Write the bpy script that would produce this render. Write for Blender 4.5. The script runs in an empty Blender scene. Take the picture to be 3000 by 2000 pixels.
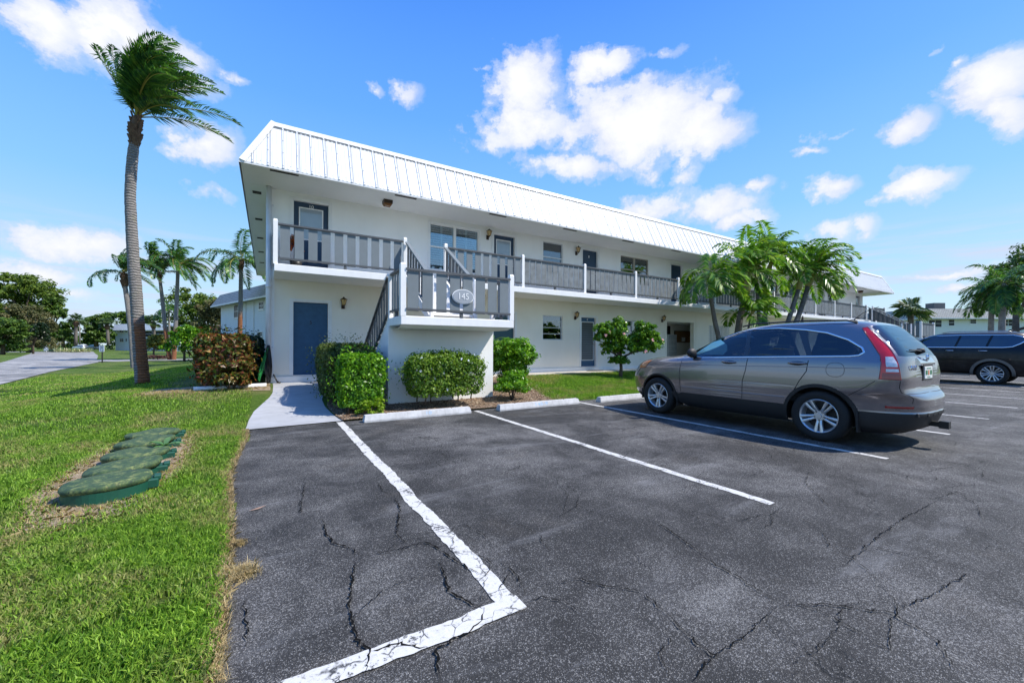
import bpy, bmesh, math, random
import numpy as np
from mathutils import Vector, Matrix, geometry
PI = math.pi
R = math.radians
random.seed(7)
rng = np.random.default_rng(11)
scene = bpy.context.scene
COL = scene.collection

# ------------------------------------------------------------------ camera
# world frame: u (x) runs along the apartment facade, v (y) runs away into it, z up
cam_d = bpy.data.cameras.new("camera")
cam_d.lens = 14.076
cam_d.sensor_width = 36
cam_d.shift_y = 0.00467
cam_d.clip_end = 3000
cam_d.clip_start = 0.05
cam = bpy.data.objects.new("camera", cam_d)
COL.objects.link(cam)
YAW = R(31.4)
cam.matrix_world = Matrix.Translation((0, 0, 1.37)) @ Matrix.Rotation(-YAW, 4, 'Z') @ Matrix.Rotation(PI/2, 4, 'X') @ Matrix.Rotation(R(0.25), 4, 'Z')
scene.camera = cam
scene.render.resolution_x = 1024
scene.render.resolution_y = 682
scene.view_settings.view_transform = 'Standard'
scene.view_settings.look = 'None'
scene.view_settings.gamma = 1
scene.view_settings.exposure = 0.60

# ------------------------------------------------------------------ sun and sky
SUN = Vector((0.69, -0.47, 1.0)).normalized()
sl = bpy.data.lights.new("sun", 'SUN')
sl.energy = 4.3
sl.angle = R(0.5)
sl.color = (1.0, 0.945, 0.85)
so = bpy.data.objects.new("sun", sl)
so.matrix_world = Matrix.Translation((0, 0, 30)) @ SUN.to_track_quat('Z', 'Y').to_matrix().to_4x4()
COL.objects.link(so)

world = bpy.data.worlds.new("World")
scene.world = world
world.use_nodes = True
wt = world.node_tree
wt.nodes.clear()


class G:
    """tiny node-graph helper"""
    def __init__(s, nt):
        s.nt = nt

    def n(s, typ, props=None, **ins):
        nd = s.nt.nodes.new(typ)
        for k, v in (props or {}).items():
            setattr(nd, k, v)
        for k, v in ins.items():
            key = int(k[1:]) if k[0] == 'i' and k[1:].isdigit() else k.replace('_', ' ')
            sock = nd.inputs[key]
            s.set(sock, v)
        return nd

    def set(s, sock, v):
        if isinstance(v, bpy.types.NodeSocket):
            s.nt.links.new(v, sock)
        elif isinstance(v, bpy.types.Node):
            s.nt.links.new(v.outputs[0], sock)
        else:
            if sock.type == 'RGBA' and len(v) == 3:
                v = (*v, 1)
            sock.default_value = v

    def m(s, op, a, b=0.0, c=0.0, clamp=False):
        return s.n('ShaderNodeMath', {'operation': op, 'use_clamp': clamp}, i0=a, i1=b, i2=c).outputs[0]

    def v(s, op, a, b=(0, 0, 0)):
        nd = s.n('ShaderNodeVectorMath', {'operation': op}, i0=a, i1=b)
        return nd.outputs[1] if op in ('LENGTH', 'DISTANCE', 'DOT_PRODUCT') else nd.outputs[0]

    def ramp(s, f, stops, interp='LINEAR'):
        nd = s.n('ShaderNodeValToRGB', i0=f)
        cr = nd.color_ramp
        cr.interpolation = interp
        while len(cr.elements) < len(stops):
            cr.elements.new(0.5)
        for e, (p, c) in zip(cr.elements, stops):
            e.position = p
            if isinstance(c, (int, float)):
                c = (c, c, c)
            e.color = (*c[:3], 1)
        return nd.outputs[0]

    def noise(s, vec, scale, detail=4, rough=0.55, dist=0.0, dim='3D'):
        nd = s.n('ShaderNodeTexNoise', {'noise_dimensions': dim}, Scale=scale, Detail=detail, Roughness=rough, Distortion=dist)
        if vec is not None:
            s.set(nd.inputs['Vector'], vec)
        return nd.outputs[0]

    def mix(s, f, a, b, mode='MIX'):
        nd = s.nt.nodes.new('ShaderNodeMix')
        nd.data_type = 'RGBA'
        nd.blend_type = mode
        s.set(nd.inputs[0], f)
        s.set(nd.inputs[6], a)
        s.set(nd.inputs[7], b)
        return nd.outputs[2]


g = G(wt)
sky = g.n('ShaderNodeTexSky', {'sky_type': 'NISHITA', 'sun_disc': False, 'sun_elevation': math.asin(SUN.z),
                               'sun_rotation': math.atan2(SUN.x, SUN.y), 'air_density': 1.0, 'dust_density': 0.6, 'ozone_density': 2.5})
geo = g.n('ShaderNodeNewGeometry')
dirv = g.v('SCALE', geo.outputs['Incoming'])
dirv.node.inputs['Scale'].default_value = -1
sx = g.n('ShaderNodeSeparateXYZ', i0=dirv)
dx, dy, dz = sx.outputs
az = g.m('ARCTAN2', dx, dy)
hor = g.m('SQRT', g.m('ADD', g.m('MULTIPLY', dx, dx), g.m('MULTIPLY', dy, dy)))
tt = g.m('DIVIDE', dz, g.m('MAXIMUM', hor, 0.02))
pv = g.n('ShaderNodeCombineXYZ', i0=az, i1=tt, i2=0.0).outputs[0]
# each cloud: azimuth, elevation tangent, half width, half height  (radians / tangent)
CLOUDS = [(-0.215, 0.551, 0.153, 0.096, 1), (-0.303, 0.524, 0.082, 0.08, 1), (-0.142, 0.505, 0.086, 0.051, 0.8), (-0.108, 0.398, 0.077, 0.053, 0.9), (-0.292, 0.171, 0.115, 0.037, 0.9), (-0.334, 0.176, 0.054, 0.025, 0.8), (-0.252, 0.175, 0.059, 0.027, 0.8), (-0.311, 0.117, 0.076, 0.025, 0.9), (-0.087, 0.304, 0.058, 0.022, 0.5), (-0.282, 0.088, 0.081, 0.022, 0.6), (0.571, 0.658, 0.132, 0.133, 1.2), (0.774, 0.685, 0.115, 0.054, 1.1), (0.903, 0.685, 0.058, 0.026, 0.5), (0.304, 0.616, 0.047, 0.043, 0.7), (0.835, 0.538, 0.232, 0.128, 1.5), (0.604, 0.559, 0.143, 0.1, 1.2), (0.996, 0.487, 0.117, 0.075, 1.3), (0.496, 0.499, 0.099, 0.05, 0.7), (0.712, 0.435, 0.171, 0.044, 0.9), (0.924, 0.33, 0.115, 0.062, 0.8), (1.014, 0.308, 0.141, 0.069, 0.9), (1.105, 0.353, 0.036, 0.026, 0.7), (1.224, 0.317, 0.051, 0.036, 0.9), (1.335, 0.291, 0.061, 0.035, 0.9), (1.29, 0.28, 0.024, 0.016, 0.5), (1.221, 0.237, 0.068, 0.039, 0.8), (1.272, 0.235, 0.037, 0.025, 0.7), (1.423, 0.418, 0.069, 0.071, 1.1), (1.329, 0.405, 0.05, 0.043, 0.9), (1.432, 0.365, 0.049, 0.042, 0.9), (1.233, 0.428, 0.047, 0.017, 0.5), (1.371, 0.517, 0.013, 0.014, 0.5), (1.097, 0.276, 0.073, 0.028, 0.7), (1.377, 0.132, 0.092, 0.012, 0.8), (1.41, 0.099, 0.076, 0.016, 0.7), (0.942, 0.413, 0.057, 0.023, 0.5), (1.03, 0.551, 0.052, 0.039, 0.6), (0.865, 0.627, 0.08, 0.042, 0.7), (1.193, 0.402, 0.028, 0.016, 0.6), (1.4, 0.487, 0.019, 0.015, 0.6), (0.942, 0.438, 0.047, 0.02, 0.7), (0.452, 0.703, 0.033, 0.017, 0.5), (0.224, 0.617, 0.03, 0.015, 0.5), (1.057, 0.263, 0.093, 0.027, 0.9), (-0.059, 0.551, 0.045, 0.027, 0.6)]
nz = g.n('ShaderNodeTexNoise', Vector=pv, Scale=5.0, Detail=8.0, Roughness=0.62)
off = g.v('SUBTRACT', nz.outputs['Color'], (0.5, 0.5, 0.5))
offs = g.v('SCALE', off)
offs.node.inputs['Scale'].default_value = 0.16
pw = g.v('ADD', pv, offs)
acc = None
for (ca, ct, rw, rh, st) in CLOUDS:
    q = g.v('MULTIPLY', g.v('SUBTRACT', pw, (ca, ct, 0)), (1/rw, 1/rh, 0))
    f = g.m('MULTIPLY', g.m('SUBTRACT', 1.0, g.v('LENGTH', q)), st)
    acc = f if acc is None else g.m('MAXIMUM', acc, f)
fine = g.noise(pv, 10.0, 9, 0.64)
dens = g.m('ADD', acc, g.m('MULTIPLY', g.m('SUBTRACT', fine, 0.53), 2.1))
mask = g.ramp(dens, [(0.0, 0.0), (0.22, 0.35), (0.48, 0.9), (0.8, 1.0)], 'EASE')
# thin streaks low over the horizon
st_v = g.v('MULTIPLY', pv, (3.0, 34.0, 1))
streak = g.noise(st_v, 1.3, 5, 0.6)
low = g.ramp(tt, [(0.0, 0.5), (0.05, 1.0), (0.16, 1.0), (0.24, 0.0)])
smask = g.m('MULTIPLY', g.ramp(streak, [(0.46, 0.0), (0.66, 0.8)]), low)
mask = g.m('MAXIMUM', mask, smask)
shade = g.noise(g.v('ADD', pw, (0.02, -0.03, 0)), 7.0, 6, 0.6)
ccol = g.ramp(g.m('ADD', g.m('MULTIPLY', dens, 0.45), g.m('MULTIPLY', shade, 0.6)), [(0.30, (3.9, 4.3, 5.4)), (0.58, (5.2, 5.35, 5.9)), (0.85, (6.1, 6.15, 6.3))])
blue = g.ramp(tt, [(0.0, (3.9, 4.9, 5.7)), (0.12, (3.0, 4.6, 5.9)), (0.3, (1.6, 3.7, 6.4)), (0.55, (0.85, 2.7, 6.7)), (0.9, (0.40, 1.75, 6.1))])
sk = g.mix(0.85, sky.outputs[0], blue)
tot = g.mix(mask, sk, ccol)
bgn = g.n('ShaderNodeBackground', Color=tot, Strength=0.115)
wo = g.n('ShaderNodeOutputWorld')
wt.links.new(bgn.outputs[0], wo.inputs[0])


# ------------------------------------------------------------------ helpers
def tag(o, label=None, cat=None, group=None, kind=None):
    if label: o['label'] = label
    if cat: o['category'] = cat
    if group: o['group'] = group
    if kind: o['kind'] = kind
    return o


def empty(name, loc=(0, 0, 0), rz=0.0, label=None, cat=None, group=None):
    o = bpy.data.objects.new(name, None)
    o.empty_display_size = 0.2
    COL.objects.link(o)
    o.location = loc
    o.rotation_euler = (0, 0, rz)
    return tag(o, label, cat, group)


def link(name, me, parent=None):
    o = bpy.data.objects.new(name, me)
    COL.objects.link(o)
    if parent is not None:
        o.parent = parent
    return o


def copy_tree(o, parent=None):
    c = o.copy()
    COL.objects.link(c)
    c.parent = parent
    for ch in o.children:
        copy_tree(ch, c)
    return c


def npmesh(name, V, F, mats, parent=None, smooth=False, mi=None):
    """V (n,3) array, F (m,k) array of same-sized faces"""
    me = bpy.data.meshes.new(name)
    V = np.asarray(V, dtype=np.float32)
    F = np.asarray(F, dtype=np.int32)
    k = F.shape[1]
    me.vertices.add(len(V)); me.vertices.foreach_set('co', V.ravel())
    me.loops.add(F.size); me.loops.foreach_set('vertex_index', F.ravel())
    me.polygons.add(len(F)); me.polygons.foreach_set('loop_start', np.arange(0, F.size, k, dtype=np.int32))
    if smooth: me.polygons.foreach_set('use_smooth', np.ones(len(F), dtype=bool))
    if mi is not None: me.polygons.foreach_set('material_index', np.asarray(mi, dtype=np.int32))
    for m in (mats if isinstance(mats, (list, tuple)) else [mats]):
        me.materials.append(m)
    me.update(calc_edges=True)
    return link(name, me, parent)


class MB:
    def __init__(s):
        s.v = []; s.f = []; s.mi = []; s.sm = []

    def add(s, vs, fs, mi=0, sm=False):
        b = len(s.v)
        s.v += [tuple(p) for p in vs]
        s.f += [tuple(i + b for i in f) for f in fs]
        s.mi += [mi]*len(fs); s.sm += [sm]*len(fs)
        return s

    def box(s, x0, x1, y0, y1, z0, z1, mi=0):
        x0, x1 = min(x0, x1), max(x0, x1); y0, y1 = min(y0, y1), max(y0, y1); z0, z1 = min(z0, z1), max(z0, z1)
        return s.add([(x0, y0, z0), (x1, y0, z0), (x1, y1, z0), (x0, y1, z0), (x0, y0, z1), (x1, y0, z1), (x1, y1, z1), (x0, y1, z1)],
                     [(0, 3, 2, 1), (4, 5, 6, 7), (0, 1, 5, 4), (1, 2, 6, 5), (2, 3, 7, 6), (3, 0, 4, 7)], mi)

    def bbox(s, x0, x1, y0, y1, z0, z1, b=0.006, mi=0):
        """box with chamfered vertical+horizontal edges (via 3 crossing prisms hull)"""
        bm = bmesh.new()
        m = Matrix.Translation(((x0+x1)/2, (y0+y1)/2, (z0+z1)/2)) @ Matrix.Diagonal((abs(x1-x0), abs(y1-y0), abs(z1-z0), 1))
        bmesh.ops.create_cube(bm, size=1, matrix=m)
        bmesh.ops.bevel(bm, geom=bm.edges[:], offset=b, segments=1, affect='EDGES')
        s.addbm(bm, mi)
        return s

    def addbm(s, bm, mi=0, sm=False, M=None):
        bm.verts.index_update()
        vs = [(M @ v.co if M else v.co) for v in bm.verts]
        s.add(vs, [[v.index for v in f.verts] for f in bm.faces], mi, sm)
        bm.free()

    def obox(s, c, ax, ay, az, mi=0):
        """oriented box: centre + three half-axis vectors"""
        c, ax, ay, az = map(Vector, (c, ax, ay, az))
        P = [c + ax*i + ay*j + az*k for k in (-1, 1) for (i, j) in ((-1, -1), (1, -1), (1, 1), (-1, 1))]
        return s.add(P, [(0, 3, 2, 1), (4, 5, 6, 7), (0, 1, 5, 4), (1, 2, 6, 5), (2, 3, 7, 6), (3, 0, 4, 7)], mi)

    def bar(s, a, b, w, h, mi=0, up=(0, 0, 1)):
        a, b = Vector(a), Vector(b)
        d = (b-a)
        t = d.normalized()
        sd = t.cross(Vector(up)).normalized()
        u = sd.cross(t)
        return s.obox((a+b)/2, d/2, sd*w/2, u*h/2, mi)

    def tube(s, pts, rad, n=8, mi=0, cap=True, sm=True):
        pts = [Vector(p) for p in pts]
        if not isinstance(rad, (list, tuple)): rad = [rad]*len(pts)
        vs = []; fs = []
        ref = Vector((0, 0, 1))
        for i, p in enumerate(pts):
            t = (pts[min(i+1, len(pts)-1)] - pts[max(i-1, 0)]).normalized()
            if i == 0:
                a = t.cross(ref)
                if a.length < 1e-3: a = t.cross(Vector((1, 0, 0)))
                a.normalize()
            else:
                a = (a - t*a.dot(t)).normalized()
            b = t.cross(a)
            for k in range(n):
                an = 2*PI*k/n
                vs.append(p + (a*math.cos(an) + b*math.sin(an))*rad[i])
        for i in range(len(pts)-1):
            for k in range(n):
                k2 = (k+1) % n
                fs.append((i*n+k, i*n+k2, (i+1)*n+k2, (i+1)*n+k))
        if cap:
            fs.append(tuple(range(n-1, -1, -1)))
            fs.append(tuple((len(pts)-1)*n+k for k in range(n)))
        return s.add(vs, fs, mi, sm)

    def prism(s, poly, z0, z1, mi=0, M=None):
        """poly: list of (x,y); extruded z0..z1; M optional matrix"""
        n = len(poly)
        vs = [Vector((x, y, z0)) for x, y in poly] + [Vector((x, y, z1)) for x, y in poly]
        if M: vs = [M @ v for v in vs]
        fs = [tuple(range(n-1, -1, -1)), tuple(range(n, 2*n))] + [(i, (i+1) % n, (i+1) % n + n, i+n) for i in range(n)]
        return s.add(vs, fs, mi)

    def ellipsoid(s, c, r, nu=12, nv=8, mi=0):
        vs = []; fs = []
        for j in range(nv+1):
            th = PI*j/nv
            for i in range(nu):
                ph = 2*PI*i/nu
                vs.append((c[0]+r[0]*math.sin(th)*math.cos(ph), c[1]+r[1]*math.sin(th)*math.sin(ph), c[2]+r[2]*math.cos(th)))
        for j in range(nv):
            for i in range(nu):
                i2 = (i+1) % nu
                fs.append((j*nu+i, (j+1)*nu+i, (j+1)*nu+i2, j*nu+i2))
        return s.add(vs, fs, mi, True)

    def build(s, name, mats, parent=None, smooth=None):
        me = bpy.data.meshes.new(name)
        me.from_pydata([tuple(v) for v in s.v], [], s.f)
        for m in (mats if isinstance(mats, (list, tuple)) else [mats]):
            me.materials.append(m)
        me.polygons.foreach_set('material_index', s.mi)
        me.polygons.foreach_set('use_smooth', s.sm if smooth is None else [smooth]*len(s.f))
        me.update()
        return link(name, me, parent)


def lettering(text, size, M, mat, parent=None, extrude=0.002, align='CENTER', name='lettering', sx=1.0):
    cu = bpy.data.curves.new('t', 'FONT')
    cu.body = text; cu.size = size; cu.extrude = extrude; cu.align_x = align; cu.align_y = 'CENTER'
    tmp = bpy.data.objects.new('t', cu)
    COL.objects.link(tmp)
    dg = bpy.context.evaluated_depsgraph_get()
    me = bpy.data.meshes.new_from_object(tmp.evaluated_get(dg))
    bpy.data.objects.remove(tmp)
    me.transform(M @ Matrix.Diagonal((sx, 1, 1, 1)))
    me.materials.clear(); me.materials.append(mat)
    me.name = name
    return link(name, me, parent)


def MF(x, y, z):
    """matrix: text facing -v (towards the camera side), standing upright"""
    return Matrix.Translation((x, y, z)) @ Matrix.Rotation(PI/2, 4, 'X')


# ------------------------------------------------------------------ materials
MATS = {}


def newmat(name):
    m = bpy.data.materials.new(name)
    m.use_nodes = True
    nt = m.node_tree
    nt.nodes.clear()
    out = nt.nodes.new('ShaderNodeOutputMaterial')
    gg = G(nt)
    MATS[name] = m
    return m, gg, out


def M(name, col, rough=0.6, metal=0.0, var=0.12, scale=3.0, bump=0.0, bscale=60.0, col2=None, coat=0.0, spec=0.5, streak=0.0):
    m, gg, out = newmat(name)
    tc = gg.n('ShaderNodeTexCoord').outputs['Object']
    n1 = gg.noise(tc, scale, 6, 0.6)
    c2 = col2 if col2 else tuple(c*(1-var) for c in col)
    c = gg.mix(gg.ramp(n1, [(0.35, 0.0), (0.68, 1.0)]), col, c2)
    n2 = gg.noise(tc, bscale, 3, 0.6)
    c = gg.mix(gg.m('MULTIPLY', gg.m('SUBTRACT', n2, 0.5), var, clamp=True), c, (0, 0, 0))
    if streak:
        sv = gg.v('MULTIPLY', tc, (9, 9, 0.7))
        c = gg.mix(gg.m('MULTIPLY', gg.ramp(gg.noise(sv, 1.0, 5, 0.65), [(0.5, 0.0), (0.75, 1.0)]), streak), c, (0.16, 0.15, 0.12))
    b = gg.n('ShaderNodeBsdfPrincipled', Base_Color=c, Metallic=metal, Roughness=gg.m('ADD', rough-0.05, gg.m('MULTIPLY', n1, 0.1)))
    b.inputs['Specular IOR Level'].default_value = spec
    b.inputs['Coat Weight'].default_value = coat
    b.inputs['Coat Roughness'].default_value = 0.04
    if bump:
        bp = gg.n('ShaderNodeBump', Strength=bump, Distance=0.01, Height=n2)
        m.node_tree.links.new(bp.outputs[0], b.inputs['Normal'])
    m.node_tree.links.new(b.outputs[0], out.inputs[0])
    return m


def leafmat(name, cols, rough=0.5, transl=0.35, scale=0.6, seed=0.0):
    """foliage: colour random per leaf, clumps from a slow noise, light passes through"""
    m, gg, out = newmat(name)
    ge = gg.n('ShaderNodeNewGeometry')
    ri = ge.outputs['Random Per Island']
    tc = gg.n('ShaderNodeTexCoord').outputs['Object']
    cl = gg.noise(tc, scale*4, 3, 0.6)
    k = gg.m('ADD', gg.m('MULTIPLY', ri, 0.6), gg.m('MULTIPLY', gg.ramp(cl, [(0.3, 0.0), (0.7, 1.0)]), 0.4))
    n = len(cols)
    c = gg.ramp(k, [(i/(n-1)*0.9+0.05, cc) for i, cc in enumerate(cols)])
    b = gg.n('ShaderNodeBsdfPrincipled', Base_Color=c, Roughness=rough)
    b.inputs['Specular IOR Level'].default_value = 0.35
    t = gg.n('ShaderNodeBsdfTranslucent', Color=gg.mix(0.5, c, gg.mix(1.0, c, (1.5, 1.7, 0.6), 'MULTIPLY')))
    mx = gg.n('ShaderNodeMixShader', i0=transl, i1=b.outputs[0], i2=t.outputs[0])
    m.node_tree.links.new(mx.outputs[0], out.inputs[0])
    return m


# ------------------------------------------------------------------ terrain
def S(x, a, b):
    t = np.clip((x-a)/(b-a), 0, 1)
    return t*t*(3-2*t)


def asph_left(v):
    """left edge of the car park asphalt as a function of v"""
    return np.interp(v, [-30, 0, 1.6, 2.0, 2.5, 3.0, 3.56, 5.04, 5.74, 7.0, 7.75, 8.9],
                     [-.4, -.2, -.17, -.16, -.18, -.2, -.22, -.33, -.32, -.26, -.28, -.27])


def hgt(u, v):
    u = np.asarray(u, float); v = np.asarray(v, float)
    pad = 0.36*S(v, 7.9, 11.6)*S(u, -7.5, -0.5)*(1-0.9*S(u, 42, 60))
    left = -0.22*S(-u, 2.0, 8.5)
    far = -0.1*S(v, 30, 60)*(1-S(u, 0, 20)*0)
    w = 0.012*np.sin(u*1.7+v*0.6)*S(-u, 0.4, 2.0)
    return pad+left+far+w+0.012


def H1(u, v):
    return float(hgt(u, v))


def ground_z(u, v):
    z = hgt(u, v)
    inside = (u > asph_left(v)+0.03) & (v < 7.88) & (v > -28) & (u < 62)
    return np.where(inside, -0.06, z)


def grid_axis(parts):
    out = []
    for a, b, st in parts:
        out += list(np.arange(a, b, st))
    return np.array(out+[parts[-1][1]])


gu = grid_axis([(-900, -120, 60), (-120, -20, 5), (-20, -6, 0.8), (-6, 12, 0.12), (12, 45, 1.0), (45, 120, 10), (120, 900, 60)])
gv = grid_axis([(-300, -30, 30), (-30, 0, 2.5), (0, 13, 0.12), (13, 40, 1.0), (40, 200, 8), (200, 1200, 50)])
UU, VV = np.meshgrid(gu, gv, indexing='ij')
ZZ = ground_z(UU, VV)
nv_ = len(gv)
ii, jj = np.meshgrid(np.arange(len(gu)-1), np.arange(nv_-1), indexing='ij')
a_ = (ii*nv_+jj).ravel()
FF = np.stack([a_, a_+nv_, a_+nv_+1, a_+1], 1)

# lawn soil material: turf colour with dry straw and sandy bare patches
mG, gg, out = newmat('turf')
tc = gg.n('ShaderNodeTexCoord').outputs['Object']
n1 = gg.noise(tc, 0.9, 6, 0.62)
n2 = gg.noise(tc, 14.0, 5, 0.65)
n3 = gg.noise(tc, 90.0, 4, 0.7)
c = gg.ramp(n2, [(0.3, (0.040, 0.082, 0.012)), (0.55, (0.095, 0.165, 0.024)), (0.75, (0.17, 0.235, 0.045))])
c = gg.mix(gg.ramp(n3, [(0.35, 0.75), (0.6, 0.0)]), c, (0.03, 0.055, 0.01))
dry = gg.ramp(n1, [(0.48, 0.0), (0.72, 0.8)])
c = gg.mix(gg.m('MULTIPLY', dry, gg.ramp(n3, [(0.4, 0.2), (0.6, 1.0)])), c, (0.28, 0.23, 0.11))
bp = gg.n('ShaderNodeBump', Strength=0.8, Distance=0.03, Height=gg.m('ADD', n2, n3))
b = gg.n('ShaderNodeBsdfPrincipled', Base_Color=c, Roughness=0.85, Normal=bp.outputs[0])
b.inputs['Specular IOR Level'].default_value = 0.1
mG.node_tree.links.new(b.outputs[0], out.inputs[0])
ground = npmesh('ground', np.stack([UU, VV, ZZ], -1).reshape(-1, 3), FF, mG, smooth=True)
tag(ground, kind='structure')

# ------------------------------------------------------------------ asphalt
def asphalt(name, base, lift, cracks, stain=True):
    m, gg, out = newmat(name)
    tc = gg.n('ShaderNodeTexCoord').outputs['Object']
    # aggregate speckle
    vo = gg.n('ShaderNodeTexVoronoi', {'feature': 'F1'}, Vector=tc, Scale=240.0, Randomness=1.0)
    sp = gg.n('ShaderNodeSeparateColor', i0=vo.outputs['Color']).outputs[0]
    big = gg.noise(tc, 0.55, 6, 0.62, 0.6)
    mid = gg.noise(gg.v('ADD', tc, (7, 3, 0)), 2.3, 6, 0.65, 0.4)
    worn = gg.ramp(gg.m('ADD', gg.m('MULTIPLY', big, 0.6), gg.m('MULTIPLY', mid, 0.4)), [(0.43, 0.0), (0.51, 0.34), (0.62, 1.0)])
    fine = gg.noise(tc, 60.0, 4, 0.8)
    thr = gg.m('ADD', gg.m('MULTIPLY', worn, 0.42), 0.15)
    speck = gg.m('MULTIPLY', gg.ramp(gg.m('SUBTRACT', thr, sp), [(0.0, 0.0), (0.12, 1.0)]), gg.ramp(fine, [(0.36, 0.0), (0.58, 1.0)]))
    c = gg.mix(worn, base, tuple(x*2.8 for x in base))
    c = gg.mix(gg.m('MULTIPLY', speck, 0.62), c, lift)
    if stain:
        sv = gg.n('ShaderNodeMapping', Vector=tc, Rotation=(0, 0, R(12)), Scale=(0.5, 2.6, 1)).outputs[0]
        st = gg.noise(sv, 1.1, 7, 0.68, 0.8)
        c = gg.mix(gg.m('MULTIPLY', gg.ramp(st, [(0.56, 0.0), (0.72, 1.0)]), 0.42), c, (0.22, 0.22, 0.225))
        br = gg.noise(gg.v('ADD', tc, (2, 9, 0)), 0.8, 4, 0.6)
        c = gg.mix(gg.m('MULTIPLY', gg.ramp(br, [(0.58, 0.0), (0.76, 1.0)]), 0.25), c, (0.13, 0.105, 0.075))
    hh = gg.m('ADD', gg.m('MULTIPLY', vo.outputs[0], 0.9), gg.m('MULTIPLY', fine, 0.5))
    if cracks:
        w = gg.n('ShaderNodeTexNoise', Vector=tc, Scale=3.2, Detail=7.0, Roughness=0.65)
        o2 = gg.v('SCALE', gg.v('SUBTRACT', w.outputs['Color'], (0.5, 0.5, 0.5)))
        o2.node.inputs['Scale'].default_value = 0.55
        vc = gg.n('ShaderNodeTexVoronoi', {'feature': 'DISTANCE_TO_EDGE'}, Vector=gg.v('ADD', tc, o2), Scale=0.42)
        ck = gg.ramp(vc.outputs[0], [(0.001, 1.0), (0.004, 0.0)])
        sel = gg.ramp(gg.noise(gg.v('ADD', tc, (3, 1, 0)), 0.7, 3, 0.5), [(0.52, 0.0), (0.62, 1.0)])
        ck = gg.m('MULTIPLY', ck, sel)
        c = gg.mix(gg.m('MULTIPLY', ck, 0.9), c, (0.012, 0.012, 0.012))
        hh = gg.m('SUBTRACT', hh, gg.m('MULTIPLY', ck, 3.0))
    bp = gg.n('ShaderNodeBump', Strength=0.75, Distance=0.006, Height=hh)
    b = gg.n('ShaderNodeBsdfPrincipled', Base_Color=c, Roughness=gg.ramp(worn, [(0.0, 0.72), (1.0, 0.88)]), Normal=bp.outputs[0])
    b.inputs['Specular IOR Level'].default_value = 0.35
    m.node_tree.links.new(b.outputs[0], out.inputs[0])
    return m


mA = asphalt('sealed_asphalt', (0.0225, 0.0218, 0.0215), (0.42, 0.41, 0.39), True)
vs = np.concatenate([np.arange(-28, 0, 1.0), np.arange(0, 7.76, 0.06)])
wob = np.random.default_rng(3).normal(0, 0.012, len(vs))
lft = [(float(asph_left(v)+w), float(v)) for v, w in zip(vs, wob)]
top = [(float(x), 7.76+0.02*math.sin(x*3)+random.uniform(-.01, .01)) for x in np.arange(-0.2, 40, 0.15)]
poly = lft + top + [(62, 7.76), (62, -28)]
mb = MB()
mb.add([(x, y, 0.0) for x, y in poly], [tuple(range(len(poly)))[::-1]])
mb.add([(x, y, z) for x, y in lft for z in (0.0, -0.07)], [(2*i, 2*i+1, 2*i+3, 2*i+2) for i in range(len(lft)-1)])
mb.add([(x, y, z) for x, y in top for z in (0.0, -0.07)], [(2*i, 2*i+1, 2*i+3, 2*i+2) for i in range(len(top)-1)])
tag(mb.build('parking_lot', mA), kind='structure')

# cracks that show in the foreground, thin dark fissures
mCr = M('crack_dark', (0.008, 0.008, 0.008), 0.95, spec=0.05)
CR = [[(0.37, 3.45), (0.37, 3.19), (0.39, 3.01), (0.47, 2.89), (0.53, 2.71)], [(0.53, 2.7), (0.65, 2.69), (0.8, 2.69), (0.94, 2.69), (0.99, 2.55), (1.04, 2.29), (1.09, 2.12)], [(0.53, 2.7), (0.46, 2.63), (0.42, 2.44), (0.37, 2.25), (0.36, 2.1), (0.36, 1.98), (0.39, 1.85), (0.37, 1.78), (0.35, 1.7)], [(0.99, 3.66), (0.95, 3.35), (0.81, 2.93), (0.81, 2.74)], [(0.94, 2.41), (0.89, 2.19), (0.86, 2.08), (0.95, 1.87), (0.97, 1.85)], [(0.97, 1.85), (0.92, 1.78), (0.84, 1.74), (0.71, 1.72), (0.65, 1.71), (0.61, 1.54)], [(0.39, 1.85), (0.53, 1.83), (0.63, 1.72)], [(1.22, 1.85), (1.36, 1.86), (1.57, 1.8), (1.63, 1.69), (1.78, 1.53), (1.75, 1.34), (1.69, 1.13), (1.69, 1.04), (1.89, 1.04), (2.33, 1.07)], [(2.33, 1.07), (2.54, 0.94), (2.75, 0.74), (2.68, 0.56), (2.49, 0.46)], [(2.33, 1.07), (2.39, 1.31), (2.41, 1.52), (2.44, 1.63)], [(1.22, 1.85), (1.28, 2.03), (1.27, 2.21)], [(5.14, 1.07), (4.39, 1.1), (3.82, 1.09), (3.24, 1.06), (2.99, 1.06)], [(5.09, 1.1), (5.61, 1.04), (5.28, 0.87), (4.81, 0.75)], [(2.75, 0.74), (3.21, 0.67), (3.61, 0.63), (3.68, 0.49)], [(-0.1, 2.57), (-0.08, 2.33), (-0.07, 2.16)], [(2.64, 2.23), (2.44, 1.51)], [(0.32, 4.53), (0.23, 3.67), (0.24, 3.99)], [(0.93, 4.1), (0.93, 3.82), (0.99, 3.66)], [(1.69, 1.04), (1.53, 1.02), (1.48, 1.01)], [(5.17, 2.08), (4.63, 1.9), (4.16, 1.54), (4.41, 1.18)]]
mb = MB()
rr = random.Random(5)
for _ in range(120):
    x_, y_ = rr.uniform(.2, 9), rr.uniform(-.5, 6.5); a_ = rr.uniform(0, PI); ln_ = [(x_, y_)]
    for _k in range(rr.randint(2, 6)):
        a_ += rr.gauss(0, .55); st_ = rr.uniform(.1, .3); x_ += st_*math.cos(a_); y_ += st_*math.sin(a_); ln_.append((x_, y_))
    CR.append(ln_)
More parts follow.
